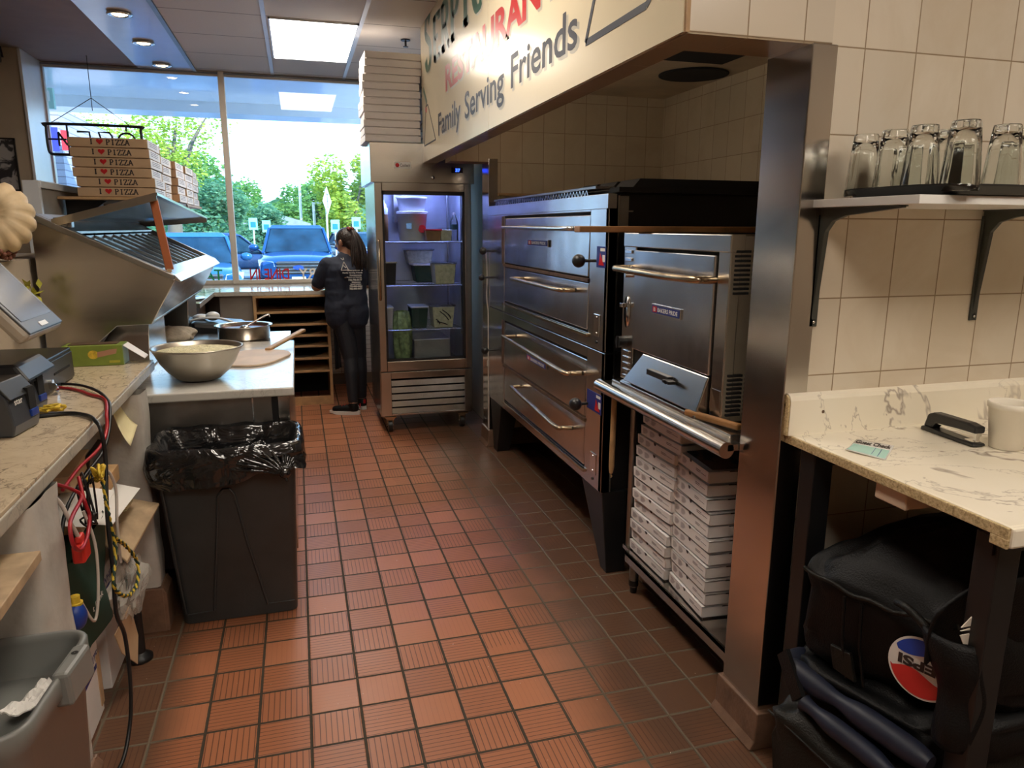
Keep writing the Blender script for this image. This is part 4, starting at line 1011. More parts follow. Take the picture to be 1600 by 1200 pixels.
m = MB(); m.box(-1.86, -1.81, y + .015, y + .02, 2.17, 2.36); part('blue_tube', m, emit('blue_neon_glow', (.05, .08, 1.0), 1.2), t)
m = MB(); m.box(-1.79, -1.745, y + .015, y + .02, 2.18, 2.34); part('red_tube', m, emit('red_neon_glow', (1.0, .10, .16), .8), t)
m = MB(); m.tube([(-1.53, 4.9, 2.60), (-1.86, 4.9, 2.385)], .003, 5); m.tube([(-1.53, 4.9, 2.60), (-1.25, 4.9, 2.385)], .003, 5); m.tube([(-1.53, 4.9, H), (-1.53, 4.9, 2.50)], .003, 5)
part('hanging_chain', m, 'chain', t)
# DINE IN letters on the glass, read from outside
def glass_word(word, xr, wd, mt, label, z=1.062, ht=.105):
    m = MB(); text(m, word, (xr, 5.2815, z), (-1, 0, 0), (0, 0, 1), wd, ht, .012)
    top('window_lettering', m, mt, label, 'window lettering', 'backwards words on the window')
M['vinyl_green'] = mat('green_vinyl', (0.01, 0.32, 0.10), .4)
glass_word('DINE IN', -.05, .36, 'red', 'red DINE IN letters on the window glass, seen backwards from inside')
glass_word('DELIVERY', .62, .58, 'paper', 'white DELIVERY letters at the bottom of the window beside the person')
glass_word('TAKE OUT', -.655, .62, 'vinyl_green', 'green TAKE OUT letters on the window left of the mullion')
# picture on the far wall
t = thing('framed_photograph', 'black and white photograph hanging on the tan wall left of the window', 'picture', (-2.3, 4.77, 1.84))
part('print', MB().box(-2.50, -2.095, 4.768, 4.776, 1.85, 2.24), 'bw_photo', t)
m = MB()
for q in ((-2.51, -2.085, 1.84, 1.851), (-2.51, -2.085, 2.239, 2.25), (-2.51, -2.50, 1.84, 2.25), (-2.096, -2.085, 1.84, 2.25)): m.box(q[0], q[1], 4.762, 4.779, q[2], q[3])
part('frame', m, 'black_plastic', t)
m = MB(); m.cyl((-2.20, 4.70, 2.84), .04, .11, 14, 'x'); m.box(-2.15, -2.13, 4.69, 4.78, 2.83, 2.85); m.tube([(-2.07, 4.70, 2.84), (-2.08, 4.70, 2.92)], .008, 8)
m.v = [Vector((v.x, v.y, min(v.z, 2.925))) for v in m.v]
top('security_camera', m, 'black_plastic', 'small black camera under the ceiling in the upper left corner', 'camera')
# ------------------------------------------------------------------ service counter on the left
t = thing('service_counter', 'tan marble-patterned counter on white plaster piers along the left side', 'counter', (-.95, 0, 0))
m = MB(); m.prism([(-.583, 1.205), (-.545, -1.6), (-1.098, -1.6), (-1.098, 1.205)], 'z', .990, 1.0); part('countertop', m, 'counter', t, bevel=.002)
m = MB(); m.prism([(-.581, 1.207), (-.543, -1.6), (-1.098, -1.6), (-1.098, 1.207)], 'z', .955, .990); part('counter_edge', m, 'counter_edge', t, bevel=.004)
def pier(y0, y1, x1):
    m = MB(); random.seed(int(y0 * 100))
    def f(u, v):
        a = u * 4; z = v * .955; q = [(x1, y0), (x1, y1), (-1.08, y1), (-1.08, y0)]; i = int(a) % 4; fr = a - int(a)
        p = Vector(q[i]).lerp(Vector(q[(i + 1) % 4]), fr)
        n = noise.noise(Vector((p.x * 14, p.y * 14, z * 9))) * .007
        e = min(fr, 1 - fr) * 4; k_ = .010 if e < .25 else 0
        c = Vector(((x1 - 1.08) / 2, (y0 + y1) / 2)); d = (p - c).normalized()
        return Vector((p.x + (d.x * n if i in (0, 3, 1) else 0) - (k_ if i == 0 and x1 - p.x < .001 else 0), p.y + d.y * n, z))
    m.grid(f, 48, 40, closeu=True)
    part('plaster_pier', m, 'plaster', t)
    b = MB(); b.prism([(x1 + .022, 0), (x1 + .022, .16), (x1 + .006, .185), (x1 - .02, .185), (x1 - .02, 0)], 'y', y0 - .012, y1 + .012); b.box(-1.08, x1 + .01, y0 - .014, y0 + .004, 0, .185); b.box(-1.08, x1 + .01, y1 - .004, y1 + .014, 0, .185)
    part('base_tile', b, 'cove', t, bevel=.004)
pier(.69, .80, -.545); pier(-.472, -.278, -.555)
part('back_panel', MB().box(-1.095, -1.06, -1.5, 1.2, 0, .955), 'plaster', t)
m = MB(); m.prism([(-.535, -.49), (-.50, -1.45), (-1.05, -1.45), (-1.05, -.49)], 'z', .845, .868)
top('plywood_shelf', m, 'off_wood', 'rough plywood shelf under the near left end of the counter', 'shelf', bevel=.002)

# the clutter in the open bay under the counter
def leafsheet(pts, mt, nm, lab, cat, thick=.0012):
    m = MB(); flat(m, pts); return top(nm, m, mt, lab, cat, solid=thick)
def slab(c, size, rx, ry, rz, mt, nm, lab, cat, grp=None, bev=.002):
    m = MB(); sx, sy, sz = size; m.box(-sx / 2, sx / 2, -sy / 2, sy / 2, -sz / 2, sz / 2)
    m.xf(Matrix.Translation(c) @ Matrix.Rotation(rz, 4, 'Z') @ Matrix.Rotation(ry, 4, 'Y') @ Matrix.Rotation(rx, 4, 'X')); return top(nm, m, mt, lab, cat, grp, bevel=bev)
part('middle_shelf', MB().box(-1.06, -.66, -.275, .685, .60, .615), 'off_wood', t)
slab((-.84, .33, .79), (.34, .30, .05), .0, -.02, .06, 'kraft', 'flat_carton', 'flattened brown cardboard carton lying highest under the counter', 'carton')
slab((-.80, .40, .72), (.38, .26, .055), .06, .03, -.06, 'wood', 'flat_carton', 'second brown carton under the counter, just beneath the flattened one', 'carton')
slab((-.83, .38, .655), (.36, .40, .05), -.02, .0, .03, 'kraft', 'flat_carton', 'lowest brown carton on the shelf under the counter', 'carton')
slab((-.68, .50, .73), (.02, .12, .20), .3, .25, -.1, 'black_plastic', 'clipboard', 'black clipboard leaning beside the cartons under the counter', 'clipboard')
slab((-.84, .10, .80), (.30, .22, .10), .1, 0, .2, mat('grey_plastic_bag', (.14, .13, .13), .3, bump=.6, bscale=14), 'crumpled_bag', 'crumpled dark grey bag under the counter, left of the cartons', 'bag', bev=.03)
m = MB()
def curl(u, v): return Vector((-.62 + .06 * u, .58 + .14 * v - .05 * u, .93 - .10 * u * (1.2 - v * .4) - .02 * math.sin(u * 3)))
m.grid(curl, 8, 8); top('curled_paper', m, 'yellow_paper', 'curled yellowed paper slip hanging just under the counter edge', 'paper', solid=.001)
leafsheet([(-.70, .02, .735), (-.575, .02, .715), (-.56, .27, .735), (-.70, .28, .765)], 'paper', 'paper_sheet', 'white paper sheet under the counter beside the cable bundle', 'paper')
leafsheet([(-.70, .22, .662), (-.575, .24, .630), (-.555, .58, .632), (-.69, .60, .668)], 'paper', 'paper_sheet', 'white paper sheet lying over the green bag under the counter', 'paper')
m = MB()
for k in range(5): m.box(-.66 + k * .002, -.575, .44 + k * .004, .545, .600 + k * .005, .603 + k * .005)
top('paper_stack', m, 'yellow_paper', 'small pile of yellowed papers on the brown board under the counter', 'papers')
m = MB(); m.hexa([(-.66, .36, .545), (-.565, .33, .455), (-.505, .62, .545), (-.66, .64, .585)], [(-.66, .36, .555), (-.565, .33, .465), (-.505, .62, .555), (-.66, .64, .595)])
top('brown_board', m, 'off_wood', 'torn brown fibreboard corner jutting out from under the counter', 'board', bevel=.002)
m = MB()
def gb(u, v):
    a = 2 * PI * u; z = .30 + .33 * v; w_ = .5 + .5 * v
    return Vector((-.72 + math.copysign(abs(math.cos(a)) ** .6, math.cos(a)) * (.10 + .012 * math.sin(5 * a + 6 * v)), .19 + math.copysign(abs(math.sin(a)) ** .6, math.sin(a)) * (.17 + .05 * w_ * v), z + .02 * math.sin(3 * a) * v))
m.grid(gb, 40, 14, closeu=True); m.grid(lambda u, v: Vector((-.72 + (u - .5) * .19, .19 + (v - .5) * .42, .615 + .025 * math.sin(u * 7 + v * 4))), 10, 10)
t = thing('green_tote_bag', 'dark green cloth bag with white lettering stuffed under the counter', 'bag', (-.72, .19, .30))
part('bag_body', m, 'green_bag', t)
m = MB(); text(m, 't Bank', (-.604, .05, .432), (0, 1, 0), (0, 0, 1), .12, .020, .01); part('lettering', m, 'paper', t)
def clutter_box(x0, x1, y0, y1, z0, z1, label, words, wy, wz):
    t = thing('cardboard_box', label, 'box', ((x0 + x1) / 2, (y0 + y1) / 2, z0), 0)
    part('carton', MB().box(x0, x1, y0, y1, z0, z1), 'white_card', t, bevel=.003)
    m = MB(); text(m, words, (x1 + .001, wy, wz), (0, 1, 0), (0, 0, 1), (y1 - wy) * .92, .026, .02); part('lettering', m, 'blue_print', t)
    m = MB(); m.box(x1, x1 + .001, y0 + .003, y1 - .003, wz - .028, wz - .012); part('printed_band', m, 'blue_print', t)
    return t
t = clutter_box(-.86, -.655, .33, .675, .002, .42, 'upper white carton printed WHITE 6 PO under the counter', 'WHITE 6 PO', .36, .36)
m = MB()
for k in range(5): m.tube([(-.654, .47, .15 + .03 * k), (-.654, .52 + .01 * math.sin(k * 2), .17 + .03 * k), (-.654, .60, .14 + .03 * k)], .0015, 4)
part('line_drawing', m, 'ink', t)
t = clutter_box(-.84, -.655, -.01, .22, .002, .36, 'lower white carton with a barcode behind the grey bin', 'WHITE', .09, .20)
m = MB(); random.seed(2); y = .03
while y < .15:
    wd = random.choice((.002, .004, .006)); m.box(-.655, -.654, y, y + wd, .265, .305); y += wd + random.choice((.002, .003, .005))
part('barcode', m, 'ink', t)
part('brown_side', MB().box(-.656, -.652, .19, .222, .03, .21), 'kraft', t)
leafsheet([(-.60, .22, .26), (-.585, .38, .28), (-.575, .40, .15), (-.57, .33, .08), (-.59, .24, .18)], 'kraft', 'paper_envelope', 'brown paper envelope sticking out at the floor beside the cartons', 'envelope', .003)
# clear crumpled bag
m = MB(); random.seed(8)
def crump(u, v):
    a = 2 * PI * u; b = PI * (v - .5); r = .095 * (1 + .45 * noise.noise(Vector((math.cos(a) * 2.2, math.sin(a) * 2.2, v * 4.5))) + .12 * noise.noise(Vector((math.cos(a) * 8, math.sin(a) * 8, v * 12))))
    return Vector((-.585 + .5 * r * math.cos(b) * math.cos(a), .40 + 1.5 * r * math.cos(b) * math.sin(a), .345 + r * math.sin(b)))
m.grid(crump, 44, 22, smooth=False, closeu=True)
top('clear_plastic_bag', m, NT('crinkled_clear_plastic').set(col=(.75, .72, .66), rough=.15, alpha=.38, spec=.9).m, 'crumpled clear plastic bag hanging below the printed cartons', 'plastic bag')
m = MB(); m.cyl((-.60, .50, .03), .022, .30, 12); m.lathe([(.001, 0), (.045, 0), (.045, .012), (.022, .03)], 16, (-.60, .50, 0))
top('black_post', m, 'black_metal', 'short black metal post standing on the floor under the counter', 'post')
# cables
def cable(pts, r, mt, label, cat='cable', n=7, twist=False):
    m = MB(); P = spline(pts, n)
    if twist:
        for ph in (0, PI):
            Q = []; d = 0
            for i, p in enumerate(P):
                if i: d += (p - P[i - 1]).length
                tg = (P[min(i + 1, len(P) - 1)] - P[max(i - 1, 0)]).normalized(); u, k_ = perp(tg); a = d * 170 + ph
                Q.append(p + (u * math.cos(a) + k_ * math.sin(a)) * r * .8)
            m.mi(0 if ph == 0 else 1).tube(Q, r, 6)
        m.mi(0); return top('twisted_cord', m, [mt, 'green_bag'], label, cat)
    m.tube(P, r, 8); return top('cable', m, mt, label, cat)
cable([(-.82, .67, 1.006), (-.73, .60, 1.006), (-.66, .50, 1.006), (-.60, .42, 1.008), (-.565, .30, 1.008), (-.553, .24, .995), (-.548, .20, .955), (-.555, .13, .92), (-.58, 0, .90), (-.59, -.12, .88)], .005, 'cable_red', 'thick red cable running over the counter edge from the printers')
cable([(-.82, .70, 1.012), (-.72, .63, 1.014), (-.64, .52, 1.012), (-.58, .38, 1.010), (-.556, .30, 1.004), (-.546, .22, .95), (-.553, .14, .90), (-.58, .03, .86), (-.60, -.10, .80), (-.61, -.16, .66)], .005, 'cable_black', 'black cable lying against the thick red one over the counter edge')
cable([(-.88, .18, 1.006), (-.80, .21, 1.006), (-.72, .22, 1.006), (-.65, .23, 1.007), (-.59, .18, 1.008), (-.553, .11, 1.007), (-.532, .075, .985), (-.528, .07, .90), (-.528, .02, .75), (-.525, 0, .60), (-.525, -.02, .46), (-.520, .02, .36), (-.515, .0, .22), (-.52, -.04, .10), (-.54, -.12, .02), (-.60, -.18, .012)], .006, 'cable_black', 'long black cable from the counter down to the floor', n=9)
cable([(-.59, -.28, .96), (-.575, -.22, .93), (-.56, -.14, .885), (-.545, -.13, .86), (-.54, -.23, .85), (-.53, -.30, .845), (-.525, -.31, .80), (-.525, -.26, .765), (-.53, -.18, .765), (-.535, -.12, .80), (-.54, -.13, .85), (-.56, -.08, .90)], .005, 'cable_red', 'red cable coiled in a loop beside the white pier')
cable([(-.60, -.27, .95), (-.56, -.26, .90), (-.545, -.24, .83), (-.54, -.21, .775)], .005, 'cable_white', 'off-white cable ending in the red plug beside the pier')
cable([(-.56, .06, .87), (-.54, .12, .85), (-.53, .15, .78), (-.53, .12, .68), (-.535, .13, .55)], .0045, 'cable_white', 'thin off-white cable hanging in front of the green bag')
cable([(-.545, -.13, .82), (-.53, -.12, .72), (-.53, -.14, .60), (-.54, -.17, .52), (-.55, -.22, .60)], .004, 'cable_white', 'thin pale cable looping down to the blue plug')
cable([(-.535, .04, .85), (-.525, .02, .75), (-.52, .03, .64), (-.52, -.03, .56), (-.515, .01, .50), (-.51, .10, .455), (-.51, .20, .45), (-.515, .24, .50), (-.52, .14, .60), (-.525, .04, .68), (-.53, .03, .80)], .004, 'cable_yellow', 'yellow and green twisted cord hanging in a loop under the counter', 'cord', twist=True)
m = MB()
random.seed(4)
P = [(-.545 + random.uniform(-.022, .022), .02 + random.uniform(-.035, .035), .875 + random.uniform(-.03, .03)) for _ in range(22)]
m.tube(spline(P, 5), .0045, 6); top('knotted_cord', m, 'cable_yellow', 'knot of yellow cord tied round the cables under the counter edge', 'cord')
m = MB(); P = [(-.55 + random.uniform(-.02, .02), -.06 + random.uniform(-.03, .03), .83 + random.uniform(-.075, .075)) for _ in range(26)]
m.tube(spline(P, 5), .0028, 6); top('cable_bundle', m, 'cable_black', 'tangled bundle of thin black cable beside the yellow knot', 'cable')
m = MB(); P = [(-.60 + random.uniform(-.05, .05), .28 + random.uniform(-.04, .04), 1.012 + random.uniform(-.006, .012)) for _ in range(18)]
P = [(-.72 + .8 * (p[0] + .60), .275 + .5 * (p[1] - .28), p[2]) for p in P]
m.tube(spline(P, 5), .004, 6); top('cord_bundle', m, 'cable_yellow', 'small bundle of yellow cord lying on the counter before the printer', 'cord')
m = MB(); m.box(-.555, -.525, -.235, -.175, .715, .765); m.box(-.548, -.532, -.225, -.185, .765, .785)
top('red_plug', m, mat('red_plastic', (.62, .03, .02), .4), 'red plug hanging from the off-white cable', 'plug', bevel=.006)
m = MB(); m.sphere((-.56, -.24, .575), (.025, .03, .038)); t = thing('blue_plug', 'blue taped plug with yellow cap hanging above the grey bin', 'plug', (-.56, -.24, .535)); part('plug_body', m, 'blue', t)
m = MB(); m.cyl((-.56, -.235, .60), .012, .03, 12); m.cyl((-.56, -.235, .606), .018, .006, 10); part('yellow_cap', m, 'cable_yellow', t)

# point of sale gear
t = thing('touchscreen_register', 'tilted touchscreen register monitor on a black base on the counter', 'cash register', (-.86, .36, 1.135))
ex = Vector((0, 1, 0)); p0 = Vector((-.685, .11, 1.262)); ez = Vector((-.42, 0, .52)).normalized(); en = ez.cross(ex) * -1
en = Vector((.78, 0, .63)).normalized()
Wd, Ht = .31, .36
def mon(u, v, w_): return p0 + ex * (u * Wd) + ez * (v * Ht) + en * w_
def slabm(m, u0, u1, v0, v1, w0, w1): return m.hexa([mon(u0, v0, w0), mon(u1, v0, w0), mon(u1, v1, w0), mon(u0, v1, w0)], [mon(u0, v0, w1), mon(u1, v0, w1), mon(u1, v1, w1), mon(u0, v1, w1)])
m = MB(); slabm(m, 0, 1, 0, 1, -.045, -.004); part('monitor_case', m, mat('champagne_plastic', (.42, .37, .30), .35), t, bevel=.012)
m = MB(); slabm(m, .02, .98, .015, .985, -.006, 0); part('bezel', m, 'black_plastic', t, bevel=.004)
m = MB(); slabm(m, .08, .92, .13, .94, 0, .0015); part('screen', m, mat('dark_touch_glass', (.09, .085, .08), .16, var=.1, spec=.9), t)
m = MB(); slabm(m, .40, .60, .045, .085, 0, .0015); part('maker_label', m, 'white', t)
m = MB(); m.hexa([(-.98, .16, 1.12), (-.72, .16, 1.12), (-.72, .42, 1.12), (-.98, .42, 1.12)], [(-.95, .18, 1.17), (-.76, .18, 1.17), (-.76, .40, 1.17), (-.95, .40, 1.17)])
m.bar((-.92, .28, 1.16), (-.84, .28, 1.35), .12, .05); part('stand', m, 'black_plastic', t, bevel=.01)
t = thing('cash_drawer', 'black cash drawer with keys in its lock under the register', 'cash drawer', (-.89, .50, 1.0))
part('drawer_case', MB().box(-1.08, -.80, .38, .86, 1.001, 1.118), 'black_plastic', t, bevel=.005)
m = MB(); m.box(-.80, -.794, .39, .85, 1.01, 1.105); fr = part('drawer_front', m, 'black_plastic', t, bevel=.002)
part('slot', MB().box(-.794, -.792, .62, .80, 1.055, 1.062), 'dull_black', fr)
m = MB(); m.cyl((-.794, .56, 1.04), .012, .012, 14, 'x'); m.cyl((-.78, .545, 1.03), .013, .004, 12, 'y'); m.cyl((-.775, .56, 1.015), .014, .004, 12, 'x'); m.bar((-.785, .56, 1.04), (-.772, .575, 1.012), .006, .003); part('keys', m, 'chrome', fr)
def printer(x, y, label, z=1.001):
    t = thing('receipt_printer', label, 'printer', (x, y, z), -.12, 'receipt printers')
    m = MB(); m.prism([(-.13, 0), (.085, 0), (.092, .03), (.080, .105), (.05, .142), (-.13, .142)], 'y', -.075, .075); part('case', m, mat('slate_plastic', (.05, .055, .065), .3) if not M.get('slate') else M['slate'], t, world=False, bevel=.006)
    m = MB(); m.prism([(.052, .1425), (.084, .100), (.09, .102), (.056, .148), (-.10, .148), (-.10, .1425)], 'y', -.072, .072); part('cover', m, 'black_plastic', t, world=False, bevel=.003)
    m = MB(); m.box(.05, .091, .022, .060, .055, .118); part('paper_slot', m, 'dull_black', t, world=False)
    m = MB(); m.box(.088, .096, .02, .062, .035, .055); part('blue_button_panel', m, 'blue', t, world=False, bevel=.002)
    m = MB(); text(m, 'star', (.0905, -.055, .085), (0, 1, 0), (-.14, 0, .99), .045, .014, .01); part('maker_lettering', m, 'paper', t, world=False)
M['slate'] = mat('slate_plastic', (.045, .05, .06), .28)
printer(-.80, .08, 'nearer black receipt printer on the counter, closest to the camera')
printer(-.835, .275, 'farther black receipt printer on the counter beside the cash drawer')
t = thing('glove_carton', 'green carton of gloves with a yellow pepper picture on the counter', 'carton', (-.765, 1.12, 1.0))
part('carton', MB().box(-.90, -.675, 1.095, 1.20, 1.001, 1.085), 'green_card', t, bevel=.002)
m = MB(); m.hexa([(-.672, 1.10, 1.08), (-.60, 1.12, 1.02), (-.60, 1.20, 1.02), (-.672, 1.19, 1.08)], [(-.672, 1.10, 1.083), (-.60, 1.12, 1.023), (-.60, 1.20, 1.023), (-.672, 1.19, 1.083)]); part('open_flap', m, 'white_card', t)
m = MB(); m.box(-.88, -.70, 1.12, 1.18, 1.084, 1.088); part('opening', m, 'rust', t)
m = MB(); m.lathe([(.001, 0), (.018, 0)], 16, mtx=Matrix.Rotation(PI / 2, 3, 'X') @ Matrix.Diagonal((1.1, 1, 1))); m.xf(Matrix.Translation((-.785, 1.0942, 1.048))); part('pepper_picture', m, 'cable_yellow', t)
m = MB(); flat(m, [(-.77, 1.0940, 1.058), (-.77, 1.0940, 1.036), (-.70, 1.0940, 1.05), (-.695, 1.0940, 1.07), (-.72, 1.0940, 1.068)]); part('hand_picture', m, 'skin', t)
m = MB(); m.box(-.728, -.688, 1.0938, 1.0945, 1.012, 1.022); part('small_print', m, 'leaf_yellow', t)
# pumpkin on the low partition
t = thing('pumpkin', 'ribbed tan pumpkin on the low tan partition at the left edge', 'pumpkin', (-1.13, 1.24, 1.44))
m = MB()
def pk(u, v):
    a = 2 * PI * u; b = PI * (v - .5); rr = 1 - .09 * abs(math.cos(a * 7.5)) ** 7
    r = .158 * math.cos(b) ** .8 * rr if abs(v - .5) < .4999 else .0
    dip = -.035 * math.exp(-((1 - abs(2 * v - 1)) * 7) ** 2) * (1 if v > .5 else -1)
    return Vector((r * math.cos(a), (.088 * math.sin(b) + dip), r * math.sin(a)))
m.grid(pk, 77, 24, closeu=True); m.xf(Matrix.Translation((0, 0, .155)) @ Matrix.Rotation(.25, 4, 'Z') @ Matrix.Rotation(-.35, 4, 'X')); part('rind', m, 'pumpkin', t, world=False)
m = MB(); random.seed(6)
for k in range(160):
    a = random.uniform(0, 2 * PI); r = random.uniform(.02, .14); m.sphere((-1.17 + r * math.cos(a) * .55 + .03, 1.22 + r * math.sin(a), 1.433 + random.uniform(0, .035)), .010, 6, 4)
o = top('dried_berries', m, 'berry', 'heap of small dried berries under the pumpkin', 'berries'); o['kind'] = 'stuff'
m = MB(); random.seed(16)
for k in range(46):
    a = random.uniform(0, 2 * PI); c = Vector((-1.045 + random.uniform(-.025, .03), 1.26 + random.uniform(-.08, .08), 1.22 + random.uniform(-.10, .12))); d = Vector((random.uniform(-1, 1), random.uniform(-1, 1), random.uniform(-1, 1))).normalized(); u, k_ = perp(d)
    m.add([c - d * .03, c + u * .012, c + d * .03, c - u * .012], [(0, 1, 2, 3)])
o = top('leafy_garland', m, 'leaf_yellow', 'yellow-green leafy garland between the register and the steel topping unit', 'garland', solid=.001)

# ------------------------------------------------------------------ refrigerated topping unit
t = thing('topping_unit', 'large slanted stainless pizza topping unit with its lid propped open', 'prep unit', (-.8, 2.4, .9))
ya, yb = 1.50, 3.36
side = [(-1.07, 1.612), (-.525, 1.338), (-.512, 1.318), (-.63, 1.116), (-.775, 1.112), (-.88, 1.02), (-.95, .905), (-1.07, .905)]
m = MB(); m.prism(side, 'y', ya, ya + .018); part('side_panel', m, 'steel_clean', t, bevel=.003)
m = MB(); m.prism([(-1.07, 1.624), (-.515, 1.345), (-.515, 1.318), (-1.07, 1.592)], 'y', ya - .014, ya + .03); part('side_rim', m, 'steel_dark', t, bevel=.004)
m = MB(); m.prism(side, 'y', yb - .018, yb); part('side_panel', m, 'steel_clean', t, bevel=.003)
m = MB(); m.prism([(-1.07, 1.624), (-.515, 1.345), (-.515, 1.315), (-1.07, 1.592)], 'y', yb - .03, yb + .01); part('side_rim', m, 'steel_dark', t, bevel=.004)
m = MB(); m.prism([(-.512, 1.318), (-.53, 1.318), (-.645, 1.125), (-.63, 1.116)], 'y', ya + .018, yb - .018); m.prism([(-.63, 1.116), (-.62, 1.13), (-.95, 1.13), (-.95, 1.112)], 'y', ya + .018, yb - .018); part('front_panel', m, 'steel_clean', t)
m = MB(); m.prism([(-.575, 1.372), (-.515, 1.343), (-.488, 1.312), (-.492, 1.307), (-.520, 1.318), (-.575, 1.352)], 'y', ya + .02, yb - .005); part('front_lip', m, 'steel_clean', t, bevel=.002)
m = MB(); m.box(-1.07, -1.05, ya + .018, yb - .018, 1.12, 1.61); m.prism([(-1.05, 1.615), (-.90, 1.54), (-.90, 1.52), (-1.05, 1.595)], 'y', ya + .02, yb - .02); part('back_panel', m, 'steel_dark', t)
m = MB(); m.prism([(-.91, 1.53), (-.90, 1.53), (-.90, 1.37), (-.60, 1.23), (-.575, 1.36), (-.565, 1.36), (-.595, 1.215), (-.91, 1.355)], 'y', ya + .02, yb - .02); part('well', m, 'steel_dark', t)
for k in range(9):
    y0 = ya + .12 + k * .195; m = MB()
    m.prism([(-.90, 1.520), (-.60, 1.372), (-.60, 1.358), (-.90, 1.506)], 'y', y0, y0 + .016)
    part('pan_divider', m, 'steel', t)
m = MB(); m.prism([(-.895, 1.43), (-.605, 1.29), (-.605, 1.285), (-.895, 1.425)], 'y', ya + .03, yb - .03); part('dark_pan_floor', m, 'black_metal', t)
# lid
def lp(u, v, dz=0):   # u along Y, v hinge->front
    y = ya - .01 + u * (yb - ya + .04); zf = 1.712 - .085 * u
    return Vector((-.985 + .43 * v, y, 1.592 + (zf - 1.592) * v + dz))
m = MB(); m.hexa([lp(0, 0, -.006), lp(0, 1, -.006), lp(1, 1, -.006), lp(1, 0, -.006)], [lp(0, 0), lp(0, 1), lp(1, 1), lp(1, 0)])
for u0 in (0, 1):
    a, b = lp(u0, 0), lp(u0, 1); m.hexa([a + Vector((0, -.003, -.035)), b + Vector((0, -.003, -.035)), b + Vector((0, .003, -.035)), a + Vector((0, .003, -.035))], [a + Vector((0, -.003, 0)), b + Vector((0, -.003, 0)), b + Vector((0, .003, 0)), a + Vector((0, .003, 0))])
a, b = lp(0, 1), lp(1, 1); m.hexa([a + Vector((-.004, 0, -.012)), a + Vector((.004, 0, -.012)), b + Vector((.004, 0, -.012)), b + Vector((-.004, 0, -.012))], [a + Vector((-.004, 0, 0)), a + Vector((.004, 0, 0)), b + Vector((.004, 0, 0)), b + Vector((-.004, 0, 0))])
lid = part('lid', m, 'steel_clean', t)
m = MB(); c = lp(.62, .96, .004); m.tube([c, c + Vector((-.01, 0, .03)), c + Vector((-.015, .05, .03)), c + Vector((-.005, .05, .0))], .006, 8); part('lid_handle', m, 'steel_dark', lid)
m = MB(); m.box(-.985, -.915, ya + .015, ya + .06, 1.555, 1.60); m.box(-.97, -.93, ya - .005, ya + .02, 1.56, 1.60); part('hinge_bracket', m, 'steel_dark', t, bevel=.004)
# recessed base under the overhang
for y0, y1 in ((1.53, 2.02), (2.85, 3.3)):
    m = MB(); m.hexa([(-.94, y0, .905), (-.66, y0, .905), (-.66, y1, .905), (-.94, y1, .905)], [(-.80, y0 + .07, 1.115), (-.66, y0 + .07, 1.115), (-.66, y1, 1.115), (-.80, y1, 1.115)]); part('recessed_base', m, 'steel_clean', t, bevel=.002)
m = MB(); m.bar((-.578, 1.545, 1.690), (-.535, 1.535, 1.365), .034, .018, up=(0, 1, 0)); part('reflector', MB().box(-.546, -.526, 1.522, 1.530, 1.355, 1.37), 'kraft', t)
top('prop_stick', m, 'orange_wood', 'orange-brown wooden stick propping the steel topping lid open', 'stick', bevel=.002)

# ------------------------------------------------------------------ prep table
t = thing('prep_table', 'low prep table with a white marble slab and stainless body', 'table', (-.6, 1.8, 0))
m = MB(); m.box(-1.045, -.005, .945, 2.30, .862, .90); part('marble_slab', m, 'prep_marble', t, bevel=.006)
m = MB(); m.box(-1.045, -.03, 2.304, 2.76, .862, .896); part('steel_top', m, 'steel_clean', t, bevel=.003)
m = MB(); m.box(-1.04, -.10, .985, 2.72, .12, .862); b = part('cabinet', m, 'steel_dark', t, bevel=.003)
m = MB(); m.box(-.078, -.028, 1.01, 2.70, .14, .85); part('door_panel', m, 'steel_clean', t, bevel=.003)
m = MB(); m.box(-.100, -.078, .992, 2.70, .14, .855); part('black_gasket', m, 'black_plastic', t)
m = MB(); m.box(-.18, -.174, .980, .986, .14, .86); part('seam', m, 'chrome', b)
for x, y in ((-1.0, 1.03), (-.15, 1.03), (-1.0, 2.65), (-.15, 2.65)):
    m = MB(); m.cyl((x, y, 0), .024, .125, 12); part('leg', m, 'black_metal', t)
# bowl of cheese
M['bowl_metal'] = steel('hammered_bowl_steel', (0.50, 0.46, 0.40), 0.28, 0.45, 0.3, 0.15)
t = thing('mixing_bowl', 'large dull steel mixing bowl full of grated cheese on the marble slab', 'bowl', (-.405, 1.215, .901))
m = MB(); m.lathe([(.001, 0), (.06, 0), (.09, .008), (.125, .040), (.155, .080), (.176, .125), (.186, .142), (.190, .146), (.187, .150), (.180, .146), (.170, .122), (.12, .045), (.001, .012)], 48); part('bowl_shell', m, 'bowl_metal', t, world=False)
m = MB()
def ch(u, v):
    a = 2 * PI * u; r = .176 * v; n_ = noise.noise(Vector((r * math.cos(a) * 40, r * math.sin(a) * 40, 0))) * .006
    return Vector((r * math.cos(a), r * math.sin(a), .128 + .012 * (1 - v * v) + n_ * (1 - v ** 6)))
m.grid(ch, 60, 30, closeu=True); o = part('cheese', m, 'cheese', t, world=False); o['kind'] = 'stuff'
t = thing('sauce_pan', 'round steel pan of red tomato sauce at the back of the prep table', 'pan', (-.30, 2.50, .897))
m = MB(); m.lathe([(.001, 0), (.145, 0), (.15, .006), (.152, .071), (.168, .078), (.168, .082), (.148, .078), (.145, .01), (.001, .006)], 48); part('pan_shell', m, 'steel_clean', t, world=False)
m = MB(); m.lathe([(.001, .064), (.148, .062)], 36); part('sauce', m, 'sauce', t, world=False)
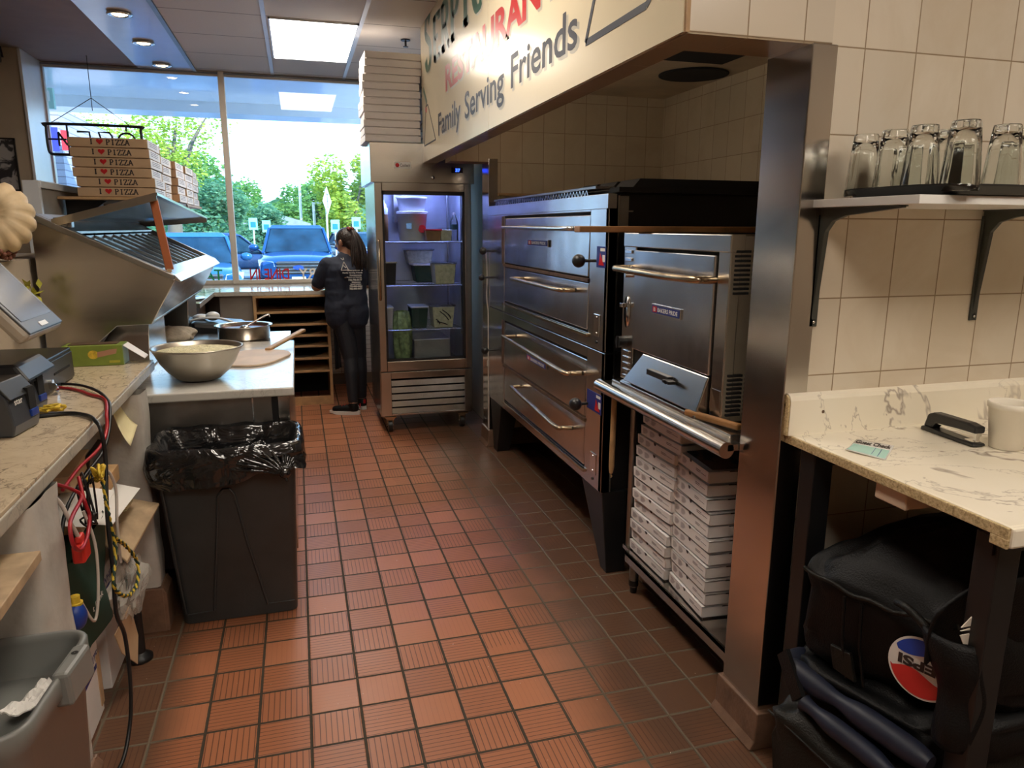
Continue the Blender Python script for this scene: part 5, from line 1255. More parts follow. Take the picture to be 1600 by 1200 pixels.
m = MB(); m.tube([(-.28, 2.46, .975), (-.17, 2.50, 1.03), (-.15, 2.50, 1.035), (-.145, 2.50, 1.02)], .006, 8); m.sphere((-.29, 2.46, .965), (.03, .03, .015))
top('ladle', m, 'chrome', 'steel ladle resting in the pan of tomato sauce', 'ladle')
t = thing('pizza_peel', 'flour-dusted wooden pizza peel lying behind the cheese bowl', 'peel', (-.2, 1.72, .901))
m = MB(); P = []
c = Vector((-.215, 1.70)); ax = Vector((.36, .93)).normalized(); bx = Vector((ax.y, -ax.x))
for k in range(40):
    a = 2 * PI * k / 40; cx, sy = math.cos(a), math.sin(a); q = c + ax * (math.copysign(abs(cx) ** .55, cx) * .235) + bx * (math.copysign(abs(sy) ** .6, sy) * (.165 if cx < .3 else .165 - .06 * (cx - .3)))
    P.append((q.x, q.y))
m.prism(P, 'z', .902, .912); part('blade', m, 'wood_peel', t, bevel=.003)
m = MB(); a = c + ax * .20; b = c + ax * .70 + Vector((.012, 0)); m.bar((a.x, a.y, .915), (b.x, b.y, .952), .034, .018); part('handle', m, 'wood', t, bevel=.006)
m = MB()
def cl(u, v):
    a = 2 * PI * u; b = PI * (v - .5); n_ = noise.noise(Vector((math.cos(a) * 1.6, math.sin(a) * 1.6, v * 3))) ; n2 = noise.noise(Vector((math.cos(a) * 5, math.sin(a) * 5, v * 7)))
    r = 1 + .28 * n_ + .16 * n2
    return Vector((-.705 + .150 * r * math.cos(b) * math.cos(a), 2.38 + .105 * r * math.cos(b) * math.sin(a), .895 + .085 * (math.sin(b) * r + .75) * .62 + .006))
m.grid(cl, 40, 20, closeu=True); m.v = [Vector((v.x, v.y, max(v.z, .8975))) for v in m.v]
top('crumpled_cloth', m, 'cloth', 'crumpled off-white cloth on the steel part of the prep table', 'cloth', sub=1)
t = thing('black_utility_bin', 'black bin with white items standing behind the prep table', 'bin', (-.52, 3.02, 0))
m = MB(); m.hexa([(-.61, 2.86, 0), (-.38, 2.86, 0), (-.38, 3.16, 0), (-.61, 3.16, 0)], [(-.65, 2.82, .965), (-.33, 2.82, .93), (-.33, 3.2, .93), (-.65, 3.2, .965)]); part('bin_body', m, 'black_plastic', t, bevel=.03)
m = MB(); m.tube(spline([(-.645, 2.83, .97), (-.58, 2.83, .985), (-.48, 2.83, .985), (-.40, 2.83, .96), (-.36, 2.85, .935)], 5), .008, 8); part('rim', m, 'alu_blue', t)
m = MB(); m.sphere((-.52, 2.95, .985), (.045, .045, .03)); m.sphere((-.60, 3.0, .975), (.05, .05, .02)); part('white_contents', m, 'white', t)

# ------------------------------------------------------------------ the big black waste bin
t = thing('waste_bin', 'tall black rectangular waste bin with a black liner, in front of the prep table', 'waste bin', (-.26, .80, 0))
def rrect(x0, x1, y0, y1, r, n=6):
    P = []
    for cx, cy, a0 in ((x1 - r, y0 + r, -90), (x1 - r, y1 - r, 0), (x0 + r, y1 - r, 90), (x0 + r, y0 + r, 180)):
        for k in range(n + 1): a = math.radians(a0 + 90 * k / n); P.append((cx + r * math.cos(a), cy + r * math.sin(a)))
    return P
def ringskin(m, rings, close_bottom=True, smooth=True):
    n = len(rings[0]); vs = [p for r in rings for p in r]; fs = []
    for i in range(len(rings) - 1):
        for j in range(n): fs.append((i * n + j, i * n + (j + 1) % n, (i + 1) * n + (j + 1) % n, (i + 1) * n + j))
    m.add(vs, fs, smooth)
    if close_bottom: m.add(rings[0], [tuple(range(n - 1, -1, -1))])
    return m
def lerp(a, b, t): return a + (b - a) * t
rings = []
for k in range(9):
    s_ = k / 8; rings.append([(x, y, .02 + .70 * s_ if k else .003) for x, y in rrect(lerp(-.480, -.520, s_), lerp(-.040, -.012, s_), lerp(.705, .640, s_), lerp(.93, .955, s_), .035)])
m = ringskin(MB(), rings); part('bin_body', m, 'bin_plastic', t)
def front(x, z): return (lerp(x, x, 0), lerp(.705, .640, (z - .02) / .70) - .0015, z)
m = MB()
m.tube([front(-.36, .05), front(-.32, .40), front(-.305, .55), front(-.285, .575), front(-.262, .575), front(-.245, .55), front(-.215, .35), front(-.155, .05)], .0055, 8)
m.tube([front(-.465, .05), front(-.50, .62)], .004, 6); m.tube([front(-.155, .05), front(-.05, .05)], .003, 6); m.tube([front(-.36, .05), front(-.46, .045)], .003, 6)
part('moulded_ribs', m, 'bin_plastic', t)
# liner folded over the rim
P0 = rrect(-.525, -.005, .632, .962, .05, 10)
def lring(off, z, amp, seed, drop=0.0):
    out = []
    n = len(P0); cx, cy = -.265, .797
    for j, (x, y) in enumerate(P0):
        dx, dy = x - cx, y - cy; L = math.hypot(dx, dy); nx, ny = dx / L, dy / L
        q = noise.noise(Vector((x * 9 + seed, y * 9, z * 14))) + .6 * noise.noise(Vector((x * 26 + seed, y * 26, z * 22)))
        o = off + amp * q
        zz = z + .010 * noise.noise(Vector((x * 12, y * 12, seed * 3.1)))
        if drop and y < .70: zz += drop * noise.noise(Vector((x * 5.0, 7.7, 0))) - .012 * (x + .265)
        out.append((x + nx * o, y + ny * o * 1.0, zz))
    return out
def dense(P, k=3):
    out = []
    for i in range(len(P)):
        a, b = P[i], P[(i + 1) % len(P)]; d = math.hypot(a[0] - b[0], a[1] - b[1]); n = max(1, int(d / .012))
        for q in range(n): out.append((lerp(a[0], b[0], q / n), lerp(a[1], b[1], q / n)))
    return out
P0 = dense(P0)
rings = [lring(-.09, .40, .05, 1), lring(-.06, .55, .035, 1.3), lring(-.035, .66, .02, 1.7), lring(-.012, .735, .010, 2.2), lring(.004, .752, .008, 2.6), lring(.018, .742, .010, 3.0), lring(.026, .71, .014, 3.5), lring(.028, .67, .016, 4.0, .03), lring(.030, .64, .018, 4.4, .05), lring(.030, .622, .016, 4.6, .07)]
m = ringskin(MB(), rings, close_bottom=True); part('bin_liner', m, 'liner', t)
# gathered knot at the right front corner with radiating folds
kx, ky, kz = -.052, .588, .640
m = MB(); m.sphere((kx, ky - .002, kz), (.022, .018, .020), 12, 8); m.tube([(kx, ky, kz), (kx + .008, ky - .012, kz - .03)], [.012, .004], 7)
for k in range(13):
    a = math.radians(12 + k * 13.5); L = .20 - .05 * abs(math.sin(a * 1.0)) if k > 6 else .10
    ex_, ez_ = kx + math.cos(a) * L * (1.0 if math.cos(a) < 0 else .38), kz + min(.085, math.sin(a) * L * .55 + .012)
    m.tube([(kx, ky, kz), ((kx + ex_) / 2, ky + .006, (kz + ez_) / 2 + .004), (ex_, ky + .020, ez_)], [.012, .010, .004], 8)
part('liner_knot', m, 'liner', t)

# ------------------------------------------------------------------ grey tub bin at the bottom left
t = thing('grey_bin', 'grey plastic bin with moulded grip holding paper napkins, bottom left corner', 'bin', (-.70, -.76, 0))
A = [(-.975, -.90), (-.475, -.875), (-.447, -.50), (-.975, -.50)]
def quadr(s_, r, z, n=6):
    P = [Vector(a) for a in A]; c = sum(P, Vector((0, 0))) / 4; P = [c + (p - c) * s_ for p in P]; out = []
    for i in range(4):
        p = P[i]; a = P[i - 1]; b = P[(i + 1) % 4]; u = (a - p).normalized() * r; v = (b - p).normalized() * r
        for k in range(n + 1): q = k / n; out.append((*((p + u) * (1 - q) ** 2 + p * 2 * q * (1 - q) + (p + v) * q * q), z))
    return out
rings = [quadr(.84, .05, .003), quadr(.86, .05, .05), quadr(.95, .05, .62), quadr(1.0, .06, .635), quadr(1.0, .06, .672), quadr(.985, .06, .678), quadr(.95, .055, .676), quadr(.945, .055, .66), quadr(.92, .05, .60), quadr(.88, .05, .585)]
m = ringskin(MB(), rings); m.add(rings[-1], [tuple(range(len(rings[-1])))]); part('bin_shell', m, 'grey_plastic', t)
m = MB(); a = Vector((-.455, -.585)); b = Vector((-.468, -.70)); m.hexa([(a.x - .012, a.y, .61), (a.x + .025, a.y, .61), (b.x + .025, b.y, .61), (b.x - .012, b.y, .61)], [(a.x - .012, a.y, .685), (a.x + .02, a.y, .685), (b.x + .02, b.y, .685), (b.x - .012, b.y, .685)]); g = part('grip', m, 'grey_plastic', t, bevel=.008)
m = MB(); m.lathe([(.001, 0), (.007, 0)], 14, (-.455, -.622, .6862)); part('hole', m, 'dull_black', g)
def napkin(c, s_, label, seed):
    m = MB()
    def f(u, v):
        x = (u - .5) * s_ * 1.6; y = (v - .5) * s_ * .7; z = .02 + .35 * s_ * abs(u - .45) + .012 * noise.noise(Vector((u * 5, v * 5, seed)))
        return Vector((c[0] + x * math.cos(seed) - y * math.sin(seed), c[1] + x * math.sin(seed) + y * math.cos(seed), c[2] + z))
    m.grid(f, 14, 8, smooth=False); top('paper_napkin', m, 'paper', label, 'napkin', 'napkins in the grey bin', solid=.003)
napkin((-.535, -.655, .588), .068, 'folded white paper napkin, right-hand one in the grey bin', 1.0)
napkin((-.655, -.715, .588), .062, 'crumpled white paper napkin, left-hand one in the grey bin', 2.6)

# ------------------------------------------------------------------ window counter and its shelf unit
t = thing('window_counter', 'L-shaped pale marble counter running under the window', 'counter', (-.6, 4.5, 0))
m = MB(); m.prism([(-1.25, 3.46), (-.655, 3.46), (-.655, 4.40), (.58, 4.40), (.58, 5.235), (-1.25, 5.235)], 'z', .985, 1.022); part('countertop', m, marble('glossy_pale_marble', (.56, .54, .48), (.34, .31, .27), 4.0, .12, .02), t, bevel=.003)
m = MB(); m.box(-1.25, -.735, 3.49, 4.44, 0, .985); part('left_cabinet', m, 'grey_paint', t)
m = MB(); m.box(-.735, -.60, 4.70, 5.2, 0, .985); m.box(-.62, -.352, 4.44, 4.50, 0, .985); part('front_panel', m, 'grey_paint', t)
t = thing('tray_shelf_unit', 'open pine shelf unit with seven narrow shelves under the window counter', 'shelf unit', (-.04, 4.6, 0))
m = MB(); m.box(-.350, -.325, 4.385, 5.0, 0, .982); m.box(.258, .283, 4.385, 5.0, 0, .982); m.box(-.325, .258, 4.385, 5.0, .965, .982); part('side_frame', m, 'wood', t, bevel=.002)
for z in (.845, .735, .635, .540, .430, .315):
    part('shelf', MB().box(-.325, .258, 4.392, 4.98, z - .018, z), 'wood', t, bevel=.002)
part('plinth', MB().box(-.325, .258, 4.392, 4.42, 0, .075), 'wood', t); part('back_panel', MB().box(-.325, .258, 4.98, 5.0, 0, .965), 'dull_black', t)
random.seed(9)
for z, nm in ((.735, 'second'), (.635, 'third'), (.540, 'fourth'), (.430, 'fifth')):
    m = MB(); m.lathe([(.001, 0), (.24, 0), (.255, .012), (.26, .012), (.243, -.001)], 36, (-.03 + random.uniform(-.02, .02), 4.68, z + .002), sx=1, sy=1)
    top('pizza_tray', m, 'black_metal', 'dark round pizza tray on the %s shelf from the top of the pine unit' % nm, 'tray', 'pizza trays in the pine shelf unit')
m = MB(); m.lathe([(.001, 0), (.20, 0), (.215, .010), (.218, .010), (.203, -.002)], 40, (-.86, 3.78, 1.026)); top('pizza_pan', m, 'steel_clean', 'round silver pizza pan lying on the left arm of the window counter', 'pan')
m = MB(); m.box(-.83, -.79, 3.66, 3.70, 1.028, 1.075); top('wooden_block', m, 'wood_dark', 'small dark wooden block standing on the silver pizza pan', 'block', bevel=.003)
# ------------------------------------------------------------------ right-hand marble table
t = thing('side_table', 'cream marble laminate table with chipped raw left edge and black steel legs', 'table', (1.9, -.87, 0))
XR = 2.75
m = MB(); m.box(1.335, XR, -1.205, -.523, .975, 1.0); m.box(1.335, XR, -1.212, -1.18, .955, .9985); part('tabletop', m, 'calacatta', t, bevel=.006)
m = MB(); m.box(1.327, 1.3352, -1.208, -.526, .975, .9985); m.box(1.327, 1.3352, -1.208, -1.17, .955, .976); part('chipboard_edge', m, 'chipboard', t, bevel=.002)
m = MB(); m.prism([(-.524, .9995), (-.546, .9995), (-.546, 1.098), (-.541, 1.110), (-.530, 1.117), (-.521, 1.113), (-.521, 1.09), (-.528, 1.088)], 'x', 1.322, XR); b = part('backsplash', m, 'calacatta', t)
m = MB(); m.prism([(-.525, 1.0), (-.543, 1.0), (-.543, 1.096), (-.538, 1.107), (-.530, 1.113), (-.523, 1.110), (-.523, 1.092), (-.529, 1.09)], 'x', 1.317, 1.3225); part('raw_end', m, 'chipboard', b)
m = MB(); m.cyl((1.43, -.5465, 1.062), .005, .002, 10, 'y'); part('screw', m, 'rust', b)
for x, y in ((1.345, -.632), (1.365, -1.165), (2.6, -.632), (2.6, -1.165)):
    m = MB(); m.box(x, x + .062, y, y + .055, 0, .955 if y < -1 else .975); part('leg', m, 'black_metal', t, bevel=.003)
m = MB(); m.box(1.36, 2.66, -1.155, -1.125, .915, .955); m.box(1.36, 2.66, -.62, -.59, .93, .974); part('apron_rail', m, 'black_metal', t)
m = MB(); m.box(1.345, 1.75, -.945, -.85, .930, .9745); part('wood_cleat', m, 'wood_peel', t, bevel=.004)
m = MB(); m.box(1.60, 1.72, -.90, -.86, .885, .930); top('yellow_tag', m, 'leaf_yellow', 'small yellow tag hanging under the marble table', 'tag')
# guest check
t = thing('guest_check', 'pale green guest check slip lying on the marble table', 'receipt', (1.45, -.71, 1.0))
A_, B_, C_, D_ = Vector((1.481, -.627, 1.0015)), Vector((1.531, -.706, 1.0015)), Vector((1.415, -.801, 1.0015)), Vector((1.372, -.709, 1.0015))
def gp(u, v): return D_.lerp(C_, u).lerp(A_.lerp(B_, u), v)
m = MB(); m.grid(lambda u, v: gp(u, v) + Vector((0, 0, .012 * max(0, .35 - v) * (1 - u))), 6, 8); part('slip', m, 'paper', t, solid=.0006)
m = MB(); m.grid(lambda u, v: gp(.03 + .94 * u, .05 + .56 * v) + Vector((0, 0, .001 + .012 * max(0, .30 - v * .7) * (1 - u))), 6, 6); part('green_field', m, 'teal_paper', t)
uu = (B_ - A_).normalized(); vv = (A_ - D_).normalized()
m = MB(); text(m, 'Guest Check', gp(.04, .67) + Vector((0, 0, .0012)), uu, vv, .088, .036, .05); part('lettering', m, 'ink', t)
m = MB()
for u in (.62, .78): a, b = gp(u, .06), gp(u, .6); m.bar(a + Vector((0, 0, .0016)), b + Vector((0, 0, .0016)), .0012, .0004)
part('ruled_lines', m, 'blue', t)
# stapler
t = thing('stapler', 'black stapler on the marble table beside the foam cup', 'stapler', (1.745, -.685, 1.0005), -PI / 2 - .08)
m = MB(); m.prism([(-.095, 0), (.085, 0), (.095, .004), (.090, .010), (-.085, .014), (-.095, .010)], 'y', -.019, .019); part('base', m, 'black_plastic', t, world=False, bevel=.003)
m = MB(); m.prism([(-.090, .012), (-.078, .050), (-.06, .058), (.06, .060), (.090, .055), (.090, .036), (.02, .034), (-.045, .030), (-.06, .012)], 'y', -.016, .016); part('arm', m, 'black_plastic', t, world=False, bevel=.005)
m = MB(); m.box(-.05, .086, -.009, .009, .028, .038); m.box(.076, .084, -.006, .006, .012, .036); part('staple_track', m, 'chrome', t, world=False)
m = MB(); m.box(.055, .082, -.012, .012, .012, .0145); part('anvil', m, 'chrome', t, world=False)
t = thing('foam_cup', 'white foam cup standing on the marble table at the right edge', 'cup', (1.805, -.795, 1.0005))
m = MB(); m.lathe([(.001, .002), (.034, .002), (.036, 0), (.038, .002), (.050, .106), (.053, .108), (.054, .120), (.051, .124), (.048, .120), (.047, .106), (.035, .01), (.001, .008)], 40); part('cup_body', m, 'foam', t, world=False)
# wall shelf with glasses
t = thing('wall_shelf', 'white wall shelf on two dark brackets carrying the drinking glasses', 'shelf', (1.9, -.7, 1.617))
part('board', MB().box(1.352, 2.6, -.874, -.521, 1.617, 1.637), 'white', t, bevel=.0015)
for x in (1.372, 1.930):
    m = MB(); P = [(-.521, 1.6165), (-.80, 1.6165), (-.80, 1.611), (-.62, 1.596), (-.572, 1.582), (-.549, 1.555), (-.527, 1.32), (-.527, 1.305), (-.521, 1.305)]
    m.prism(P, 'x', x + .006, x + .020); m.prism([(-.521, 1.6), (-.527, 1.6), (-.527, 1.30), (-.521, 1.30)], 'x', x, x + .026); m.prism([(-.521, 1.6168), (-.80, 1.6168), (-.80, 1.6135), (-.521, 1.6135)], 'x', x, x + .026)
    br = part('bracket', m, mat('bracket_grey_green', (.055, .06, .052), .35) if x < 1.5 else bpy.data.materials['bracket_grey_green'], t, bevel=.003)
    m = MB()
    for z in (1.595, 1.313): m.sphere((x + .013, -.529, z), (.0045, .003, .0045), 8, 6)
    part('screw', m, 'chrome', br)
m = MB(); rr = lambda o: [(x, y) for x, y in rrect(1.40 - o, 2.2 + o, -.885 - o * .6, -.555 + o * .6, .09, 8)]
ringskin(m, [[(x, y, 1.6385) for x, y in rr(-.02)], [(x, y, 1.6385) for x, y in rr(-.004)], [(x, y, 1.659) for x, y in rr(.008)], [(x, y, 1.661) for x, y in rr(.016)], [(x, y, 1.657) for x, y in rr(.006)], [(x, y, 1.644) for x, y in rr(-.008)]])
m.add([(x, y, 1.644) for x, y in rr(-.008)], [tuple(range(len(rr(0))))])
top('serving_tray', m, 'black_plastic', 'black rounded serving tray on the wall shelf under the glasses', 'tray')
m = MB(); N = 10; prof = [(.040, 0, 1), (.0405, .006, 1), (.0385, .045, 0), (.034, .10, 0), (.0295, .145, 0), (.0275, .150, 1), (.001, .150, 1)]
inner = [(.001, .135, 1), (.024, .133, 1), (.030, .10, 1), (.0365, .02, 1), (.0375, .002, 1), (.040, 0, 1)]
def facet(r, z, rnd, n=40):
    out = []
    for k in range(n):
        a = 2 * PI * k / n; q = 1 if rnd else 1 - .045 * abs(math.cos(a * N / 2)); out.append((r * q * math.cos(a), r * q * math.sin(a), z))
    return out
ringskin(m, [facet(*p) for p in prof], close_bottom=False); ringskin(m, [facet(*p) for p in inner], close_bottom=False)
gl = None
for k, (x, y, lb) in enumerate(((1.435, -.600, 'leftmost of the row along the shelf edge'), (1.440, -.690, 'second from the left in the front row'), (1.440, -.778, 'third from the left in the front row'), (1.462, -.868, 'tallest-looking one nearest the camera'),
                                (1.545, -.640, 'half hidden behind the second glass of the front row'), (1.560, -.735, 'behind the third glass of the front row'), (1.640, -.700, 'seen in the gap right of the nearest glass'), (1.610, -.840, 'cut by the right edge of the picture'),
                                (1.70, -.79, 'behind the glass at the right edge of the picture'))):
    lab = 'upturned drinking glass, ' + lb
    if gl is None:
        gl = bpy.data.objects.new('drinking_glass', m.mesh('drinking_glass', mats_of('glass'))); C.objects.link(gl); gl['category'] = 'glass'; gl['group'] = 'upturned glasses on the tray'; o = gl
    else: o = gl.copy(); C.objects.link(o)
    o.location = (x, y, 1.6450); o['label'] = lab; o.rotation_euler = (0, 0, k * .7)

# ------------------------------------------------------------------ insulated delivery bags piled under the table
def softbag(fp, z0, z1, seed, amp=.018, dome=.04, ex=.34, nu=72, nv=30):
    m = MB()
    def f(u, v):
        a = 2 * PI * u; b = PI * (v - .5); sg = lambda x, e: math.copysign(abs(x) ** e, x)
        cx = sg(math.cos(b), ex) * sg(math.cos(a), ex); cy = sg(math.cos(b), ex) * sg(math.sin(a), ex); cz = sg(math.sin(b), ex)
        s_, t_ = (cx + 1) / 2, (cy + 1) / 2
        p = Vector(fp[0]) * (1 - s_) * (1 - t_) + Vector(fp[3]) * s_ * (1 - t_) + Vector(fp[1]) * (1 - s_) * t_ + Vector(fp[2]) * s_ * t_
        z = z0 + (z1 - z0) * (cz + 1) / 2 + (dome * (1 - cx * cx) * (1 - cy * cy) if cz > 0 else 0)
        q = Vector((cx * 1.3 + seed, cy * 1.3, cz * 1.3)); n1 = noise.noise(q * 1.4); n2 = noise.noise(q * 4.0); n3 = 1 - abs(noise.noise(q * 2.2 + Vector((9, 3, 1)))) * 3
        d = amp * (n1 * 1.6 + n2 * 1.0 + max(0, n3) * .9); c = sum((Vector(k) for k in fp), Vector((0, 0))) / 4
        dirv = (p - c); dirv = dirv.normalized() if dirv.length > 1e-5 else Vector((0, 0))
        z2 = z + d * cz
        return Vector((p.x + dirv.x * d * (1 - abs(cz) ** 4 * .7), p.y + dirv.y * d * (1 - abs(cz) ** 4 * .7), max(z0, z2)))
    m.grid(f, nu, nv, closeu=True); return m
FA = [(1.275, -.665), (1.43, -1.085), (2.0, -1.085), (1.95, -.61)]
FB = [(1.195, -.70), (1.30, -1.085), (1.98, -1.085), (1.93, -.66)]
t = thing('insulated_bag', 'dusty black insulated delivery bag at the bottom of the pile under the table', 'delivery bag', (1.6, -.9, 0), 0, 'delivery bags under the marble table')
part('bag_body', softbag(FB, .002, .315, 3.0, .02, .03), 'grey_fabric', t)
m = MB(); m.tube(spline([(1.20, -.72, .285), (1.215, -.80, .275), (1.245, -.92, .25), (1.28, -1.06, .22)], 5), .0035, 6); part('seam', m, 'cable_white' if False else 'grey_fabric', t)
t = thing('insulated_bag', 'flattened black bag with padded navy straps in the middle of the pile', 'delivery bag', (1.6, -.9, .32), 0, 'delivery bags under the marble table')
FC = [(1.25, -.67), (1.38, -1.09), (2.0, -1.09), (1.95, -.64)]
part('bag_body', softbag(FC, .325, .435, 7.0, .014, .01), 'black_fabric', t)
for k, (pts, r) in enumerate((([(1.33, -.68, .395), (1.272, -.70, .405), (1.266, -.74, .404), (1.278, -.80, .398), (1.30, -.90, .395), (1.322, -1.0, .392), (1.345, -1.10, .385)], .030),
                              ([(1.245, -.80, .355), (1.262, -.88, .345), (1.285, -.97, .335), (1.30, -1.05, .325), (1.315, -1.12, .32)], .026))):
    P = spline(pts, 8); R = [r * (1 - .35 * abs(math.sin(i * .16 + k)) ** 8) for i in range(len(P))]
    m = MB(); m.tube(P, R, 14); part('padded_strap', m, 'navy_fabric', t)
m = MB(); m.bar((1.247, -.70, .44), (1.236, -.79, .36), .05, .012, up=(1, 0, 0)); part('strap_binding', m, 'black_fabric', t)
t = thing('insulated_bag', 'black insulated bag with a round red, white and blue emblem, topping the pile', 'delivery bag', (1.6, -.9, .435), 0, 'delivery bags under the marble table')
BAGA = t
part('bag_body', softbag(FA, .438, .705, 1.0, .016, .13), 'black_fabric', t)
e0 = Vector((1.270, -.66)); e1 = Vector((1.425, -1.10)); ed = (e1 - e0).normalized(); en2 = Vector((-ed.y, ed.x)) * -1
if en2.x > 0: en2 = -en2
def face(s_, z, o=0.0): p = e0 + ed * s_ + en2 * o; return Vector((p.x, p.y, z))
m = MB(); m.tube([face(s_, .700 - .03 * math.sin(s_ * 7) + .004 * math.sin(s_ * 60), .008) for s_ in [.05 + k * .02 for k in range(20)]], .006, 7); part('piping', m, 'grey_fabric', t)
for s_ in (.17, .215):
    m = MB(); m.tube([face(s_, .66, .014), face(s_ + .01, .55, .022), face(s_ + .03, .45, .020)], .004, 6); m.box(0, .0001, 0, .0001, .5, .5001) if False else None
    part('webbing_edge', m, 'black_fabric', t)
m = MB(); m.hexa([face(.165, .46, .012), face(.165, .46, .026), face(.225, .45, .026), face(.225, .45, .012)], [face(.15, .52, .012), face(.15, .52, .024), face(.205, .52, .024), face(.205, .52, .012)]); part('webbing_loop', m, 'grey_fabric', t, bevel=.003)
# cola emblem
CS, CZ, RR = .370, .566, .076
def disk(m, fn, o, n=48):
    pts = [fn(k / n) for k in range(n)]; m.add([face(CS + a, CZ + b, o) for a, b in pts], [tuple(range(n))]); return m
def seg(a0, a1, wave, n=24):
    out = []
    for k in range(n + 1): a = math.radians(a0 + (a1 - a0) * k / n); out.append((RR * .93 * math.cos(a), RR * .93 * math.sin(a)))
    x1_, x0_ = out[-1][0], out[0][0]
    for k in range(1, n): x = x1_ + (x0_ - x1_) * k / n; out.append((x, (out[-1][1] * 0 + wave(x))))
    return out
m = MB(); disk(m, lambda q: (RR * math.cos(2 * PI * q), RR * math.sin(2 * PI * q)), .019); em = part('emblem_disc', m, 'paper', t)
# printed upside down on the bag: blue crest above, red below, as seen
pb_ = seg(32, 148, lambda x: .032 + .008 * math.sin(x * 45)); m = MB(); m.add([face(CS + a, CZ + b, .0205) for a, b in pb_], [tuple(range(len(pb_)))]); part('blue_crest', m, mat('emblem_blue', (.01, .06, .42), .35), em)
pr_ = seg(-12, -168, lambda x: -.016 + .010 * math.sin(x * 45 + 2.6)); m = MB(); m.add([face(CS + a, CZ + b, .0205) for a, b in pr_], [tuple(range(len(pr_)))]); part('red_crest', m, mat('emblem_red', (.62, .03, .03), .35), em)
m = MB(); text(m, 'PEPSI', face(CS + .060, CZ + .020, .0215), tuple(-Vector((ed.x, ed.y, 0))), (0, 0, -1), .112, .026, .045); part('lettering', m, 'ink', em)
# folded flap over the emblem's right side
m = MB()
def fl(u, v):
    s_ = .428 + .07 * u + .02 * math.sin(v * 3); z = .70 - .25 * v; return face(s_ - .05 * (1 - v) * (1 - u), z, .050 + .035 * math.sin(PI * (u * .8 + .1)) + .01 * math.sin(v * 9))
m.grid(fl, 14, 18); part('folded_flap', m, 'black_fabric', t, solid=.008)
m = MB(); m.tube(spline([face(.30, .705, .02), face(.34, .715, .05), face(.39, .69, .06), face(.43, .64, .06), face(.46, .58, .05)], 6), [.010] * 25, 8); part('carry_strap', m, 'grey_fabric', t)
t = thing('insulated_bag', 'black insulated bag with cream lettering fragments, wedged at the right behind the table leg', 'delivery bag', (2.3, -.9, 0), 0, 'delivery bags under the marble table')
part('bag_body', softbag([(2.06, -.62), (2.04, -1.12), (2.6, -1.12), (2.6, -.62)], .002, .70, 5.0, .016, .04), 'grey_fabric', t)
m = MB(); m.grid(lambda u, v: Vector((1.325 + .42 * u, -1.098 + .02 * math.sin(u * 6 + v * 2) + .03 * (1 - v), .62 + v * (.13 + .09 * math.sin(PI * min(1, u * 2.2) * .5)) + .01 * math.sin(u * 11))), 20, 10)
fp_ = part('standing_flap', m, 'black_fabric', BAGA, solid=.006)
m = MB()
for P in ([(0, 0), (.035, .03), (.075, .035), (.07, .02), (.03, .0)], [(.0, -.008), (.04, -.004), (.085, .004), (.09, -.006), (.05, -.012)], [(.0, -.018), (.03, -.018), (.055, -.03), (.03, -.045), (.012, -.04)], [(.055, -.016), (.085, -.016), (.085, -.035), (.06, -.028)]):
    m.add([(1.340 + a * 1.0, -1.128, .742 + b) for a, b in P], [tuple(range(len(P)))])
part('cream_print', m, 'foam', fp_, solid=.002)
# ------------------------------------------------------------------ the person at the window counter
PB = dict(pel=(.415, 4.13, .90))
def hand(m, wrist, d, side, palm_n):
    w_ = Vector(wrist); d = Vector(d).normalized(); n_ = Vector(palm_n).normalized(); s_ = d.cross(n_).normalized() * side
    m.cone(w_, w_ + d * .045, .024, .026, 10)
    for k in (-1, 0, 1): m.cone(w_ + d * .03 + s_ * k * .018, w_ + d * .075 + s_ * k * .021, .016, .013, 8)
    for k, L in zip((-1.5, -.5, .5, 1.5), (.055, .072, .078, .066)):
        b = w_ + d * .080 + s_ * k * .0195; a = b + d * L * .5 + n_ * .004; c = a + d * L * .45 + n_ * .016
        m.cone(b, a, .0095, .0085, 8); m.cone(a, c, .0085, .0072, 8)
    b = w_ + d * .028 + s_ * .024; a = b + (d * .5 + s_ * .8).normalized() * .034; m.cone(b, a, .012, .0105, 8); m.cone(a, a + (d * .9 + s_ * .35 + n_ * .3).normalized() * .030, .0105, .009, 8)
b = MB()
HC = Vector((.432, 4.15, 1.445)); fd = Vector((-.72, .68, -.18)).normalized(); sd = Vector((0, 0, 1)).cross(fd).normalized(); ud = fd.cross(sd)
R3 = Matrix((sd, fd, ud)).transposed()          # columns: left side, face direction, up
def hp(x, y, z): return HC + R3 @ Vector((x, y, z))
b.sphere(HC + R3 @ Vector((0, -.010, .018)), (.074, .092, .088), 24, 16, R3); b.sphere(hp(0, .022, -.035), (.056, .066, .076), 20, 12, R3)
b.sphere(hp(0, .052, -.085), (.030, .026, .022), 12, 8, R3)                           # chin
b.cone(hp(0, .085, .012), hp(0, .106, -.022), .010, .013, 8); b.sphere(hp(.011, .098, -.028), .008, 8, 6); b.sphere(hp(-.011, .098, -.028), .008, 8, 6)   # nose
b.sphere(hp(0, .086, -.054), (.022, .010, .006), 10, 6, R3); b.sphere(hp(0, .085, -.063), (.018, .010, .006), 10, 6, R3)                                       # lips
for sx in (-1, 1):
    b.sphere(hp(sx * .030, .072, .004), (.014, .010, .010), 10, 8, R3)                # lids
    b.sphere(hp(sx * .030, .078, .022), (.018, .008, .005), 10, 6, R3)                # brow
    b.sphere(hp(sx * .074, -.004, -.012), (.010, .018, .030), 12, 8, R3); b.sphere(hp(sx * .080, -.014, -.004), (.006, .014, .022), 10, 8, R3)   # ears
b.cone(hp(0, -.015, -.05), (.418, 4.135, 1.30), .047, .052, 16)
